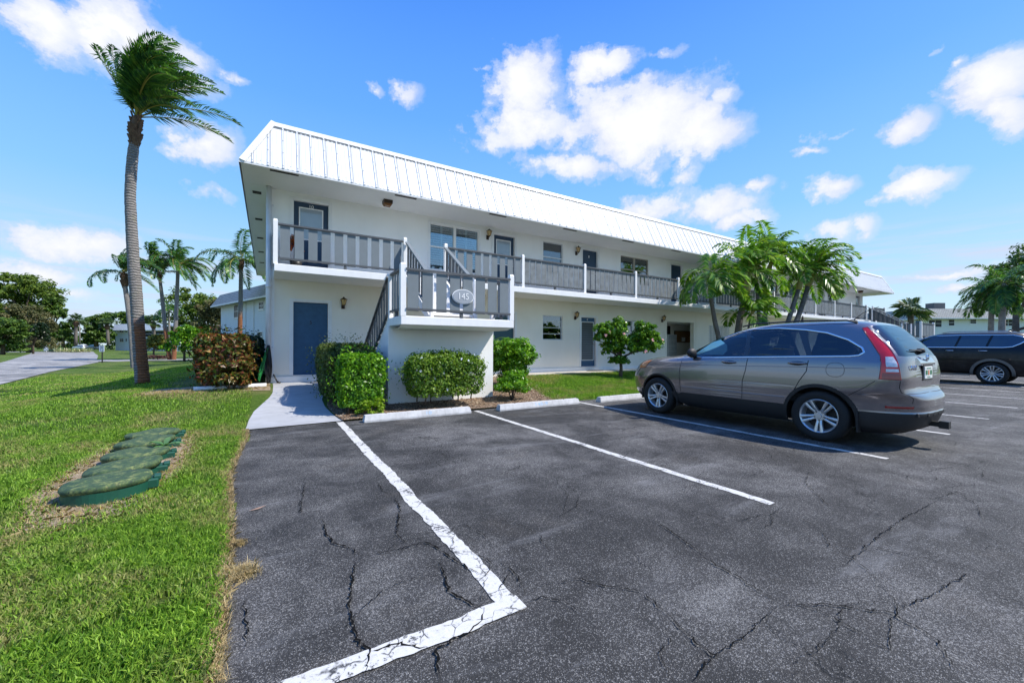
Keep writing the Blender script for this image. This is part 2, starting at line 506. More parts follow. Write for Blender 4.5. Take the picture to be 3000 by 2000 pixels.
for cidx, line in enumerate(CR):
    pts = []
    for (x0, y0), (x1, y1) in zip(line[:-1], line[1:]):
        L = math.hypot(x1-x0, y1-y0); n = max(2, int(L/0.018))
        for k in range(n):
            t = k/n
            pts.append((x0+(x1-x0)*t+rr.gauss(0, .0055), y0+(y1-y0)*t+rr.gauss(0, .0055)))
    pts.append(line[-1])
    base = len(mb.v); n = len(pts)
    wmax = 0.0065 if cidx < 7 else (0.0038 if cidx < 22 else .0024)
    vs2 = []
    for i, p in enumerate(pts):
        a = pts[max(0, i-1)]; b = pts[min(n-1, i+1)]
        d = Vector((b[0]-a[0], b[1]-a[1])).normalized(); nn = Vector((-d.y, d.x))
        w = wmax*rr.choice((.25, .45, .6, 1.0, 1.25))*min(1, 4*i/n+0.1, 4*(n-1-i)/n+0.1)
        vs2 += [(p[0]+nn.x*w, p[1]+nn.y*w, 0.0105), (p[0]-nn.x*w, p[1]-nn.y*w, 0.0105)]
    mb.add(vs2, [(2*i, 2*i+1, 2*i+3, 2*i+2) for i in range(n-1)])
tag(mb.build('asphalt_crack', mCr), kind='structure')

# painted lines
mP, gg, out = newmat('line_paint')
tc = gg.n('ShaderNodeTexCoord').outputs['Object']
n1 = gg.noise(tc, 5.0, 7, 0.72); n2 = gg.noise(tc, 45.0, 5, 0.75)
vc = gg.n('ShaderNodeTexVoronoi', {'feature': 'DISTANCE_TO_EDGE'}, Vector=gg.mix(0.06, tc, gg.n('ShaderNodeTexNoise', Vector=tc, Scale=12.0).outputs['Color']), Scale=7.0)
ck = gg.m('MULTIPLY', gg.ramp(vc.outputs[0], [(0.006, 1.0), (0.03, 0.0)]), gg.ramp(n1, [(0.46, 0.0), (0.54, 1.0)]))
wear = gg.m('MAXIMUM', ck, gg.ramp(gg.m('ADD', gg.m('MULTIPLY', n1, 0.6), gg.m('MULTIPLY', n2, 0.4)), [(0.545, 0.0), (0.59, 1.0)]))
pc = gg.mix(gg.ramp(n2, [(0.3, 0.0), (0.7, 0.5)]), (0.60, 0.59, 0.56), (0.36, 0.35, 0.33))
c = gg.mix(wear, pc, (0.05, 0.05, 0.05))
bp = gg.n('ShaderNodeBump', Strength=0.4, Distance=0.004, Height=n2)
b = gg.n('ShaderNodeBsdfPrincipled', Base_Color=c, Roughness=0.65, Normal=bp.outputs[0])
mP.node_tree.links.new(b.outputs[0], out.inputs[0])


def stripe(pts, w, jag=0.006, z=0.0045, name='parking_line'):
    mb = MB()
    P = [Vector(p) for p in pts]
    fine = []
    for a, b in zip(P[:-1], P[1:]):
        n = max(2, int((b-a).length/0.035))
        fine += [a+(b-a)*(k/n) for k in range(n)]
    fine.append(P[-1])
    n = len(fine); vs = []
    sway = 0
    for i, p in enumerate(fine):
        d = (fine[min(n-1, i+1)]-fine[max(0, i-1)]).normalized(); nn = Vector((-d.y, d.x))
        sway = sway*0.9+rr.gauss(0, 0.0022)
        w1 = w/2+sway+rr.uniform(-jag, jag); w2 = w/2-sway+rr.uniform(-jag, jag)
        if 0 < i < n-1 and abs(d.dot((fine[i]-fine[i-1]).normalized())) < 0.95:
            w1 *= 1.35; w2 *= 1.35
        vs += [(p.x+nn.x*w1, p.y+nn.y*w1, z), (p.x-nn.x*w2, p.y-nn.y*w2, z)]
    mb.add(vs, [(2*i+1, 2*i+3, 2*i+2, 2*i) for i in range(n-1)])
    return tag(mb.build(name, mP), kind='structure')


stripe([(1.11, 7.72), (1.11, 1.745)], 0.115)
stripe([(1.165, 1.80), (-0.12, 1.815)], 0.12, z=0.0085)
for k, x in enumerate([3.77, 6.54, 9.25, 11.9, 14.72, 17.5, 20.1, 22.85, 25.6, 28.3, 31.0]):
    stripe([(x, 7.62), (x, 1.8)], 0.10, 0.004)
for x in (28.9, 31.6, 34.3, 37.0, 39.7):
    stripe([(x, 0.0-8), (x, -14)], 0.10)

# ------------------------------------------------------------------ road on the left
mR = asphalt('grey_road', (0.16, 0.155, 0.15), (0.36, 0.35, 0.34), False)


def ribbon(name, left, right, mat, dz, kind='structure', ncross=6, sub=6):
    """sheet between two border polylines, draped on the terrain"""
    def resamp(pl):
        pl = np.array(pl, float)
        s = np.r_[0, np.cumsum(np.hypot(*np.diff(pl, axis=0).T))]
        t = np.linspace(0, s[-1], len(pl)*sub)
        return np.stack([np.interp(t, s, pl[:, 0]), np.interp(t, s, pl[:, 1])], 1)
    n = max(len(left), len(right))*sub
    A = resamp(left); B = resamp(right)
    ta = np.linspace(0, 1, n)
    A = np.stack([np.interp(ta, np.linspace(0, 1, len(A)), A[:, i]) for i in (0, 1)], 1)
    B = np.stack([np.interp(ta, np.linspace(0, 1, len(B)), B[:, i]) for i in (0, 1)], 1)
    w = np.linspace(0, 1, ncross)[:, None, None]
    P = A[None]*(1-w)+B[None]*w
    Z = hgt(P[..., 0], P[..., 1])+dz
    V = np.concatenate([P, Z[..., None]], -1).reshape(-1, 3)
    i, j = np.meshgrid(np.arange(ncross-1), np.arange(n-1), indexing='ij')
    a = (i*n+j).ravel()
    o = npmesh(name, V, np.stack([a, a+n, a+n+1, a+1], 1), mat, smooth=True)
    me = o.data
    if me.polygons[0].normal.z < 0: me.flip_normals()
    return tag(o, kind=kind)


ribbon('road', [(-13.5, -10), (-13.8, 10), (-14.5, 25), (-17.3, 42), (-19.8, 52.6), (-26, 73), (-33, 96), (-40, 118), (-55, 127), (-130, 140)],
       [(-7.0, -10), (-7.6, 10), (-8.7, 23), (-10.8, 35), (-13.2, 51), (-16.2, 62), (-21, 81), (-26.3, 100), (-34, 128), (-130, 156)], mR, 0.03)
ribbon('side_road', [(-14.2, 51.8), (-11.5, 53.3), (-5, 55.0), (10, 56.5)], [(-16.2, 60.0), (-10, 59.6), (-4, 60.4), (10, 61.5)], mR, 0.045)
# lawn that runs down behind the bend
# ------------------------------------------------------------------ walkway
mW = M('painted_concrete', (0.40, 0.405, 0.42), 0.75, var=0.12, scale=2.0, bump=0.25, bscale=120, col2=(0.34, 0.345, 0.355))
nt_ = mW.node_tree; gw_ = G(nt_); bs_ = [n for n in nt_.nodes if n.type == 'BSDF_PRINCIPLED'][0]
src_ = bs_.inputs['Base Color'].links[0].from_socket
tcw = gw_.n('ShaderNodeTexCoord').outputs['Object']; spw = gw_.n('ShaderNodeSeparateXYZ', i0=tcw)
fr_ = gw_.m('FRACT', gw_.m('DIVIDE', gw_.m('ADD', spw.outputs[1], .55), 1.35))
jn = gw_.ramp(fr_, [(0.0, 1.0), (0.006, 1.0), (0.012, 0.0)])
stn = gw_.ramp(gw_.noise(gw_.v('MULTIPLY', tcw, (1.5, 4, 1)), 1.6, 7, .7), [(.5, 0.0), (.72, .45)])
nt_.links.new(gw_.mix(gw_.m('MULTIPLY', jn, .7), gw_.mix(stn, src_, (.22, .22, .21)), (.08, .08, .08)), bs_.inputs['Base Color'])
ribbon('walkway', [(-.30, 7.70), (-.28, 8.5), (-.22, 9.1), (-.08, 9.65), (.04, 10.1), (.10, 10.5), (.12, 11.3), (.12, 12.32)],
       [(1.17, 7.76), (1.08, 8.5), (1.02, 9.1), (1.02, 9.65), (1.1, 10.1), (1.7, 10.6), (3.3, 11.3), (3.4, 12.32)], mW, 0.004, sub=8)
mConc = M('pale_concrete', (0.50, 0.47, 0.42), 0.8, var=0.2, scale=1.5, bump=0.3, col2=(0.42, 0.38, 0.32))
mb = MB(); mb.box(3.5, 39.3, 11.25, 12.32, 0.1, 0.40)
tag(mb.build('pavement', mConc), kind='structure')

# mulch bed
mM, gg, out = newmat('mulch')
tc = gg.n('ShaderNodeTexCoord').outputs['Object']
vo = gg.n('ShaderNodeTexVoronoi', {'feature': 'F1'}, Vector=tc, Scale=48.0)
cv = gg.n('ShaderNodeSeparateColor', i0=vo.outputs['Color']).outputs[0]
c = gg.ramp(cv, [(0.0, (0.045, 0.025, 0.014)), (0.4, (0.16, 0.09, 0.05)), (0.75, (0.30, 0.20, 0.12)), (1.0, (0.55, 0.45, 0.33))])
bp = gg.n('ShaderNodeBump', Strength=1.0, Distance=0.03, Height=vo.outputs[0])
b = gg.n('ShaderNodeBsdfPrincipled', Base_Color=c, Roughness=0.9, Normal=bp.outputs[0])
mM.node_tree.links.new(b.outputs[0], out.inputs[0])
ribbon('mulch_bed', [(1.16, 7.74), (1.05, 9.0), (1.3, 11.2)], [(6.25, 7.72), (6.55, 9.6), (6.75, 11.3)], mM, 0.022, ncross=16)
# loose chips on the mulch
n = 5000
cu_, cv_ = rng.uniform(1.1, 6.8, n), rng.uniform(7.65, 10.8, n)


def chips(name, cu_, cv_, size, mat, zoff, kind='stuff', label=None, cat=None, parent=None, long=2.4, flat=True):
    n = len(cu_)
    zz = ground_z(cu_, cv_)+zoff+rng.uniform(0.002, 0.02, n)
    a = rng.uniform(0, 2*PI, n); s = rng.uniform(0.5, 1.2, n)*size
    t = rng.uniform(-.5, .5, n)
    dx = np.stack([np.cos(a)*s*long, np.sin(a)*s*long, t*s*long], 1)/2
    dy = np.stack([-np.sin(a)*s, np.cos(a)*s, rng.uniform(-.5, .5, n)*s], 1)/2
    c = np.stack([cu_, cv_, zz], 1)
    V = np.stack([c-dx-dy, c+dx-dy, c+dx+dy, c-dx+dy], 1).reshape(-1, 3)
    return tag(npmesh(name, V, np.arange(4*n).reshape(-1, 4), mat, parent), label, cat, kind=kind)


mChip, gg, out = newmat('wood_chip')
ri = gg.n('ShaderNodeNewGeometry').outputs['Random Per Island']
b = gg.n('ShaderNodeBsdfPrincipled', Roughness=0.85, Base_Color=gg.ramp(ri, [(0.0, (0.07, 0.035, 0.018)), (0.4, (0.21, 0.12, 0.065)), (0.8, (0.38, 0.26, 0.16)), (1.0, (0.58, 0.48, 0.36))]))
mChip.node_tree.links.new(b.outputs[0], out.inputs[0])
chips('wood_chips', cu_, cv_, 0.016, mChip, 0.03, label='brown wood chip mulch scattered under the front shrubs', cat='mulch')

# sandy dirt around the valve boxes and at the croton hedge
mD = M('sandy_dirt', (0.34, 0.27, 0.19), 0.95, var=0.5, scale=6, bump=0.8, bscale=90, col2=(0.20, 0.14, 0.09))
ribbon('dirt_patch', [(-1.5, 4.3), (-1.80, 5.2), (-1.86, 7.0), (-1.7, 8.1)], [(-1.0, 4.3), (-.80, 5.2), (-.84, 6.8), (-.98, 8.1)], mD, 0.012)
ribbon('soil_strip', [(-2.3, 11.2), (-2.4, 12.4)], [(0.06, 10.75), (0.06, 12.4)], mD, 0.012, ncross=12)

# ------------------------------------------------------------------ grass blades
mGr, gg, out = newmat('grass_blade')
ri = gg.n('ShaderNodeNewGeometry').outputs['Random Per Island']
tc = gg.n('ShaderNodeTexCoord').outputs['Object']
n1 = gg.noise(tc, 0.9, 6, 0.62); n2 = gg.noise(tc, 4.0, 4, 0.6)
c = gg.ramp(gg.m('ADD', gg.m('MULTIPLY', ri, 0.6), gg.m('MULTIPLY', n2, 0.4)), [(0.10, (0.042, 0.105, 0.012)), (0.45, (0.145, 0.30, 0.026)), (0.8, (0.36, 0.56, 0.07))])
dry = gg.m('MULTIPLY', gg.ramp(n1, [(0.47, 0.05), (0.62, 0.95)]), gg.ramp(gg.m('FRACT', gg.m('MULTIPLY', ri, 7.0)), [(0.25, 0.0), (0.4, 1.0)]))
c = gg.mix(dry, c, (0.42, 0.35, 0.17))
b = gg.n('ShaderNodeBsdfPrincipled', Base_Color=c, Roughness=0.5)
b.inputs['Specular IOR Level'].default_value = 0.3
t = gg.n('ShaderNodeBsdfTranslucent', Color=gg.mix(1.0, c, (1.2, 1.3, 0.6), 'MULTIPLY'))
mx = gg.n('ShaderNodeMixShader', i0=0.35, i1=b.outputs[0], i2=t.outputs[0])
mGr.node_tree.links.new(mx.outputs[0], out.inputs[0])


def blades(x, y, h, w, lean=0.7, zoff=0.0):
    n = len(x)
    a = rng.uniform(0, 2*PI, n); h = h*rng.uniform(0.5, 1.3, n); w = w*rng.uniform(0.6, 1.3, n)
    z = ground_z(x, y)+zoff
    th = rng.uniform(0, 2*PI, n); ln = lean*rng.uniform(0.2, 1.2, n)
    sx, sy = np.cos(a)*w/2, np.sin(a)*w/2
    lx, ly = np.cos(th)*ln, np.sin(th)*ln
    b = np.stack([x, y, z-0.005], 1)
    s = np.stack([sx, sy, 0*sx], 1)
    mid = b+np.stack([lx*h*0.35, ly*h*0.35, h*0.62], 1)
    tip = b+np.stack([lx*h*1.05, ly*h*1.05, h*np.clip(1.05-ln*0.35, .4, 1)], 1)
    V = np.stack([b-s, b+s, mid+s*0.8, tip, mid-s*0.8], 1).reshape(-1, 3)
    return V


def scatter(n, x0, x1, y0, y1, keep):
    x = rng.uniform(x0, x1, n); y = rng.uniform(y0, y1, n)
    k = keep(x, y)
    return x[k], y[k]


def in_lawn(x, y):
    e = asph_left(y)-0.02+rng.normal(0, 0.012, len(x))
    k = x < e
    walk = np.interp(y, [7.7, 8.5, 9.1, 9.65, 10.1, 10.5, 12.4], [-.30, -.29, -.23, -.09, .03, .09, .1])
    k &= (y < 7.7) | (x < walk-0.02)
    # bare dirt round the valve boxes, and thin turf in front of the hedge
    bare = np.minimum(np.hypot((x+1.05)/.16, (y-2.25)/.10), np.minimum(np.hypot((x+.55)/.28, (y-2.72-.5*(x+.55))/.05), np.hypot((x+1.0)/.22, (y-1.75)/.09)))
    k &= (bare+rng.normal(0, .25, len(x)) > 1) | (rng.random(len(x)) < .12)
    d = np.hypot((x+1.3)/0.50, (y-6.2)/1.85)
    k &= d + rng.normal(0, 0.13, len(x)) > 0.98
    soil = (x > -2.3+rng.normal(0, .12, len(x))) & (y > 11.15+rng.normal(0, .15, len(x)))
    k &= ~soil | (rng.random(len(x)) < 0.04)
    k &= ~((y > 1) & (x < np.interp(y, [-10, 10, 23, 35, 51], [-7, -7.6, -8.7, -10.2, -13.2])))
    cl = np.sin(x*2.1+3*np.sin(y*1.3))*np.sin(y*2.7+2*np.sin(x*1.9))
    k &= rng.random(len(x)) < 0.80+0.38*cl
    return k


VB = []
for (n, x0, x1, y0, y1, h, w) in [(210000, -3.2, 0.15, 1.2, 4.2, .046, .0072), (190000, -5.5, 0.15, 4.2, 8.5, .05, .0075), (110000, -8, 0.2, 8.5, 14, .05, .009), (90000, -12, 0, 14, 30, .05, .018)]:
    x, y = scatter(n, x0, x1, y0, y1, in_lawn)
    if y0 > 8: x, y = x, y
    VB.append(blades(x, y, h, w))
# lawn between the mulch bed and the pavement on the right
def in_lawn2(x, y):
    edge = np.interp(y, [7.8, 8.0, 9.6, 11.3], [6.15, 6.1, 6.5, 6.75])+rng.normal(0, .05, len(x))
    return (x > edge) & (y < 11.22) & (y > 7.84+rng.normal(0, .02, len(x)))
x, y = scatter(160000, 5.8, 18, 7.8, 11.25, in_lawn2)
VB.append(blades(x, y, .07, .008, 0.5))
x, y = scatter(40000, 18, 40, 7.8, 11.25, in_lawn2)
VB.append(blades(x, y, .07, .015, 0.5))
V = np.concatenate(VB)
# 5 corner blade -> one pentagon
gr = npmesh('grass', V, np.arange(len(V)).reshape(-1, 5), mGr)
tag(gr, 'mown green grass with dry straw patches beside the asphalt and walkway', 'grass', kind='stuff')

# dead grass along the asphalt edge
mStraw = leafmat('dry_straw', [(0.30, 0.20, 0.09), (0.50, 0.38, 0.19), (0.62, 0.52, 0.30)], 0.7, 0.2)
y = rng.uniform(1.3, 7.7, 16000); x = asph_left(y)-0.02+rng.normal(0, 0.022, len(y))
V1 = blades(x, y, .035, .0035, 1.3)
bx = np.concatenate([rng.normal(-1.05, .14, 500), rng.normal(-1.0, .18, 500)]); by = np.concatenate([rng.normal(2.25, .1, 500), rng.normal(1.75, .08, 500)])
V1 = np.concatenate([V1, blades(bx, by, .035, .003, 1.8)])
dd = rng.uniform(0, 2*PI, 9000); rad_ = 1+rng.normal(0, .16, 9000)
x = -1.3+0.46*np.cos(dd)*rad_; y = 6.2+1.75*np.sin(dd)*rad_
V2 = blades(x, y, .05, .0035, 1.6)
x = rng.uniform(-2.4, 0.05, 4000); y = rng.uniform(10.9, 11.7, 4000)
V2b = blades(x, y, .05, .006, 1.4)
V = np.concatenate([V1, V2, V2b])
tag(npmesh('straw', V, np.arange(len(V)).reshape(-1, 5), mStraw), 'dead tan grass along the asphalt edge and round the green valve boxes', 'dry grass', kind='stuff')
for k, (tx, ty, rd, n) in enumerate([(-0.13, 2.87, .075, 2200), (-0.17, 3.33, .045, 900)]):
    r_ = np.abs(rng.normal(0, rd*0.6, n)); an = rng.uniform(0, 2*PI, n)
    V = blades(tx+r_*np.cos(an), ty+r_*np.sin(an), rd*.75, .0025, 1.0, zoff=0)
    V[:, 2] = np.maximum(V[:, 2]+np.where(V[:, 2] < .0, .06, 0), .003)
    tag(npmesh('dead_grass_tuft', V, np.arange(len(V)).reshape(-1, 5), mStraw),
        ['larger clump of dead tan grass spilling over the asphalt edge', 'smaller clump of dead grass further up the asphalt edge'][k], 'grass tuft')
mLeafB = M('dead_leaf', (0.32, 0.2, 0.13), 0.7)
mb = MB(); mb.add([(-.13, 3.94, .006), (-.06, 3.93, .012), (0.0, 3.97, .02), (-.06, 3.965, .014)], [(0, 1, 2, 3)])
tag(mb.build('fallen_leaf', mLeafB), 'single dry brown leaf lying on the asphalt near the left edge', 'leaf')


# ------------------------------------------------------------------ building materials
mStucco = M('white_stucco', (0.87, 0.865, 0.85), 0.85, var=0.07, scale=1.2, bump=0.6, bscale=55, col2=(0.82, 0.815, 0.80), streak=.02)
mStuccoW = M('aged_stucco', (0.86, 0.82, 0.735), 0.85, var=0.06, scale=0.9, bump=0.35, bscale=70, col2=(0.80, 0.755, 0.66), streak=.02)
mSoffit = M('soffit_paint', (0.76, 0.76, 0.74), 0.85, var=0.06, scale=1.0, bump=0.2, bscale=50)
mMetal = M('white_roof_metal', (0.70, 0.71, 0.72), 0.5, var=0.05, scale=0.6, streak=0.12)
mSeamShadow = M('seam_shadow_dark', (0.26, 0.27, 0.28), 0.6)  # seams and screws; the ribs' shadow gap is put into this dark tone
mWhite = M('white_paint', (0.82, 0.82, 0.82), 0.55, var=0.07, scale=4, bump=0.1, streak=0.08)
mGrey = M('grey_wood', (0.165, 0.195, 0.215), 0.6, var=0.12, scale=3, bump=0.15, streak=0.12)
mGreyW = M('weathered_wood', (0.205, 0.232, 0.25), 0.75, var=0.25, scale=6, bump=0.3, bscale=30, col2=(0.13, 0.14, 0.145), streak=0.45)
mGreyD = M('grey_rail', (0.085, 0.092, 0.10), 0.5, var=0.1, scale=4)
mNavy = M('navy_door', (0.012, 0.040, 0.088), 0.45, var=0.1, bump=0.05)
mBlue = M('blue_door', (0.018, 0.085, 0.18), 0.5, var=0.2, scale=9, bump=0.1, bscale=200)
mBlind = M('blind_slat', (0.62, 0.62, 0.60), 0.6, var=0.05)
mTaupe = M('window_taupe', (0.36, 0.33, 0.28), 0.6, var=0.1)
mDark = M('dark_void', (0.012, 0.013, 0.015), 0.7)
mVent = M('vent_brown', (0.03, 0.02, 0.016), 0.7)
mBlack = M('black_metal', (0.015, 0.014, 0.013), 0.45)
mBronze = M('bronze_metal', (0.05, 0.03, 0.02), 0.5, 0.4)
mAmber = M('amber_glass', (0.62, 0.42, 0.20), 0.15, var=0.2, coat=0.6)
mSteel = M('brushed_steel', (0.5, 0.5, 0.5), 0.3, 1.0)
mSignG = M('sign_grey', (0.33, 0.36, 0.40), 0.5)
mPipe = M('pvc_white', (0.72, 0.73, 0.76), 0.35)

m, gg, out = newmat('window_glass')
fr = gg.n('ShaderNodeFresnel', IOR=1.9)
gl = gg.n('ShaderNodeBsdfGlossy', Roughness=0.015, Color=(0.85, 0.92, 1.0))
tr = gg.n('ShaderNodeBsdfTransparent', Color=(0.72, 0.82, 0.84))
mx = gg.n('ShaderNodeMixShader', i0=gg.m('ADD', fr.outputs[0], 0.12, clamp=True), i1=tr.outputs[0], i2=gl.outputs[0])
m.node_tree.links.new(mx.outputs[0], out.inputs[0])
mGlass = m

VF = 12.32      # facade plane
ZF, ZS, ZSOF = 0.55, 3.30, 5.50   # ground floor, upper floor, soffit
U0, U1 = 0.10, 39.30

bld = empty('apartment_building', (0, VF, 0), 0, 'long white two storey apartment block with ribbed white mansard roof and upper walkway', 'building')


def part(mb, name, mats, parent=None, smooth=None):
    """parts are modelled in world coordinates; shift into the parent's frame"""
    o = mb.build(name, mats, None, smooth)
    par = parent or bld
    r = par
    w = Vector((0, 0, 0))
    while r is not None:
        w += Vector(r.location); r = r.parent
    o.data.transform(Matrix.Translation(-w))
    o.parent = par
    return o


def plettering(text, size, Mx, mat, parent, **k):
    o = lettering(text, size, Mx, mat, None, **k)
    r = parent; w = Vector((0, 0, 0))
    while r is not None:
        w += Vector(r.location); r = r.parent
    o.data.transform(Matrix.Translation(-w)); o.parent = parent
    return o


def holed_wall(mb, u0, u1, z0, z1, v, holes, depth=0.12, mi=0):
    us = sorted({u0, u1, *[h[0] for h in holes], *[h[1] for h in holes]})
    zs = sorted({z0, z1, *[h[2] for h in holes], *[h[3] for h in holes]})
    for a, b in zip(us[:-1], us[1:]):
        for c, d in zip(zs[:-1], zs[1:]):
            mu, mz = (a+b)/2, (c+d)/2
            if any(h[0] < mu < h[1] and h[2] < mz < h[3] for h in holes): continue
            mb.add([(a, v, c), (b, v, c), (b, v, d), (a, v, d)], [(0, 1, 2, 3)], mi)
    for (a, b, c, d) in holes:
        w = v+depth
        mb.add([(a, v, c), (a, w, c), (a, w, d), (a, v, d)], [(0, 1, 2, 3)], mi)
        mb.add([(b, v, c), (b, w, c), (b, w, d), (b, v, d)], [(3, 2, 1, 0)], mi)
        mb.add([(a, v, d), (b, v, d), (b, w, d), (a, w, d)], [(3, 2, 1, 0)], mi)
        mb.add([(a, v, c), (b, v, c), (b, w, c), (a, w, c)], [(0, 1, 2, 3)], mi)


def mir(a, b):
    return (39.40-b, 39.40-a)


up_doors = [(0.55, 1.49), (6.72, 7.66), (10.80, 11.70), (16.32, 17.24)]
up_wins = [(4.42, 6.18, 3.84, 5.32, 'shutter'), (8.88, 9.84, 4.2, 5.36, 'blind'), (13.0, 14.78, 4.2, 5.32, 'double')]
lo_doors = [(0.55, 1.49), (6.72, 7.66), (10.74, 11.62)]
lo_wins = [(8.88, 9.84, 1.62, 2.56, 'jalousie'), (12.9, 14.7, 1.5, 2.52, 'plantation'), (19.4, 21.25, 1.6, 2.5, 'grille'), (24.6, 26.4, 1.5, 2.5, 'double'), (29.5, 30.5, 1.6, 2.5, 'blind')]
doors_u = [(a, b, ZS, ZS+2.03) for a, b in up_doors] + [(*mir(a, b), ZS, ZS+2.03) for a, b in up_doors]
wins_u = [(a, b, c, d) for a, b, c, d, _ in up_wins] + [(*mir(a, b), c, d) for a, b, c, d, _ in up_wins]
doors_l = [(a, b, ZF, ZF+2.03) for a, b in lo_doors] + [(*mir(a, b), ZF, ZF+2.03) for a, b in lo_doors]
wins_l = [w[:4] for w in lo_wins]
alcove = (16.08, 18.14, 0.40, 2.58)

mb = MB()
holed_wall(mb, U0, U1, 3.12, ZSOF, VF, doors_u+wins_u)
mb.add([(U0, VF, 3.12), (U0, 26.6, 3.12), (U0, 26.6, ZSOF), (U0, VF, ZSOF)], [(3, 2, 1, 0)])
mb.add([(U1, VF, 0), (U1, 26.6, 0), (U1, 26.6, ZSOF), (U1, VF, ZSOF)], [(0, 1, 2, 3)])
mb.add([(U0, 26.6, 0), (U1, 26.6, 0), (U1, 26.6, ZSOF), (U0, 26.6, ZSOF)], [(0, 1, 2, 3)])
mb.add([(U0, VF, 0), (U0, 26.6, 0), (U0, 26.6, 3.12), (U0, VF, 3.12)], [(3, 2, 1, 0)])
part(mb, 'upper_wall', mStucco)
mb = MB()
holed_wall(mb, U0+.002, U1, 0.0, 3.12, VF, doors_l+wins_l+[alcove])
# alcove lining
a, b, c, d = alcove
q, w = 22.0, VF+1.7
mb.add([(a, VF+.12, c), (a, w, c), (a, w, d), (a, VF+.12, d)], [(0, 1, 2, 3)])
mb.add([(q, VF+.2, c), (q, w, c), (q, w, d), (q, VF+.2, d)], [(3, 2, 1, 0)])
mb.add([(a, w, c), (q, w, c), (q, w, d), (a, w, d)], [(0, 1, 2, 3)])
mb.add([(a, VF+.12, d), (q, VF+.12, d), (q, w, d), (a, w, d)], [(3, 2, 1, 0)])
mb.add([(a, VF+.12, c), (q, VF+.12, c), (q, w, c), (a, w, c)], [(0, 1, 2, 3)])
mb.add([(b, VF+.12, c), (b, VF+.2, c), (b, VF+.2, d), (b, VF+.12, d)], [(3, 2, 1, 0)])
mb.add([(b, VF+.2, c), (q, VF+.2, c), (q, VF+.2, d), (b, VF+.2, d)], [(3, 2, 1, 0)])
part(mb, 'lower_wall', mStuccoW)
# foundation ledge that stands proud of the wall foot
mb = MB(); mb.box(U0-.04, 16.08, VF-.05, VF, 0.25, ZF-.02); mb.box(18.14, U1+.04, VF-.05, VF, 0.25, ZF-.02)
part(mb, 'wall_base', mWhite)
# surface conduits and stucco joints
mb = MB()
for u in (18.3, 23.9, 27.4):
    mb = MB(); mb.box(u, u+.02, VF-.012, VF, .55, 3.1); part(mb, 'wall_joint', mStuccoW)

# slab of the upper walkway
VS = 11.03
mb = MB(); mb.bbox(U0+.02, U1-.02, VS-.09, VF, 3.12, ZS, 0.01)
part(mb, 'balcony_slab', mWhite)

# soffit and mansard
EU0, EU1, EV0, EV1, RZ, RD = -0.57, 40.75, 10.87, 28.0, 6.87, 0.62
mb = MB(); mb.box(EU0+.03, EU1-.03, EV0+.03, EV1-.03, ZSOF, ZSOF+.04)
part(mb, 'soffit', mSoffit)
mb = MB()
A = [(EU0, EV0), (EU1, EV0), (EU1, EV1), (EU0, EV1)]
B = [(EU0+RD, EV0+RD), (EU1-RD, EV0+RD), (EU1-RD, EV1-RD), (EU0+RD, EV1-RD)]
vs = [(x, y, ZSOF-.02) for x, y in A]+[(x, y, ZSOF+.03) for x, y in A]+[(x, y, RZ) for x, y in B]
fs = [(i, (i+1) % 4, (i+1) % 4+4, i+4) for i in range(4)]+[(i+4, (i+1) % 4+4, (i+1) % 4+8, i+8) for i in range(4)]+[(8, 9, 10, 11)]
mb.add(vs, fs)
nrm = Vector((0, -(RZ-ZSOF), RD)).normalized()     # outward normal of the front slope
upv = Vector((0, RD, RZ-ZSOF-.03)).normalized()


def slope_pt(u, t, lift=0.0):
    p = Vector((u, EV0, ZSOF+.03)) + Vector((0, RD, RZ-ZSOF-.03))*t
    return p + nrm*lift


nr = int((EU1-EU0)/0.305)
k = 0
u = EU0+0.26
while u < EU1-0.05:
    tmax = min(1.0, (u-EU0)/RD, (EU1-u)/RD)*0.9
    a, b = slope_pt(u, 0, .008), slope_pt(u, tmax, .008)
    mb.bar(a, b, 0.03, 0.018, 0, up=nrm)
    a, b = slope_pt(u+.021, 0.0, .006), slope_pt(u+.021, tmax, .006)
    mb.bar(a, b, 0.011 if k % 2 else 0.007, 0.012, 1, up=nrm)  # dark gap strip along the rib: seam with its shadow line as colour
    if k % 2:
        mb.bar(slope_pt(u+.05, 0.0, .004), slope_pt(u+.05, tmax, .004), 0.005, 0.008, 1, up=nrm)
    for t in (0.05, 0.36, 0.66, 0.95):
        if t < tmax/0.9:
            mb.obox(slope_pt(u, t*0.9, .022), (0.006, 0, 0), upv*0.006, nrm*0.005, 1)
    if u+.15 < EU1-.2: mb.obox(slope_pt(u+.155, .07, .006), (0.005, 0, 0), upv*0.005, nrm*0.005, 1)
    # soft corrugation between the ribs
    for q in (.1, .2):
        mb.bar(slope_pt(u+q, 0, .001), slope_pt(u+q, tmax, .001), 0.04, 0.008, 0, up=nrm)
    u += 0.305; k += 1
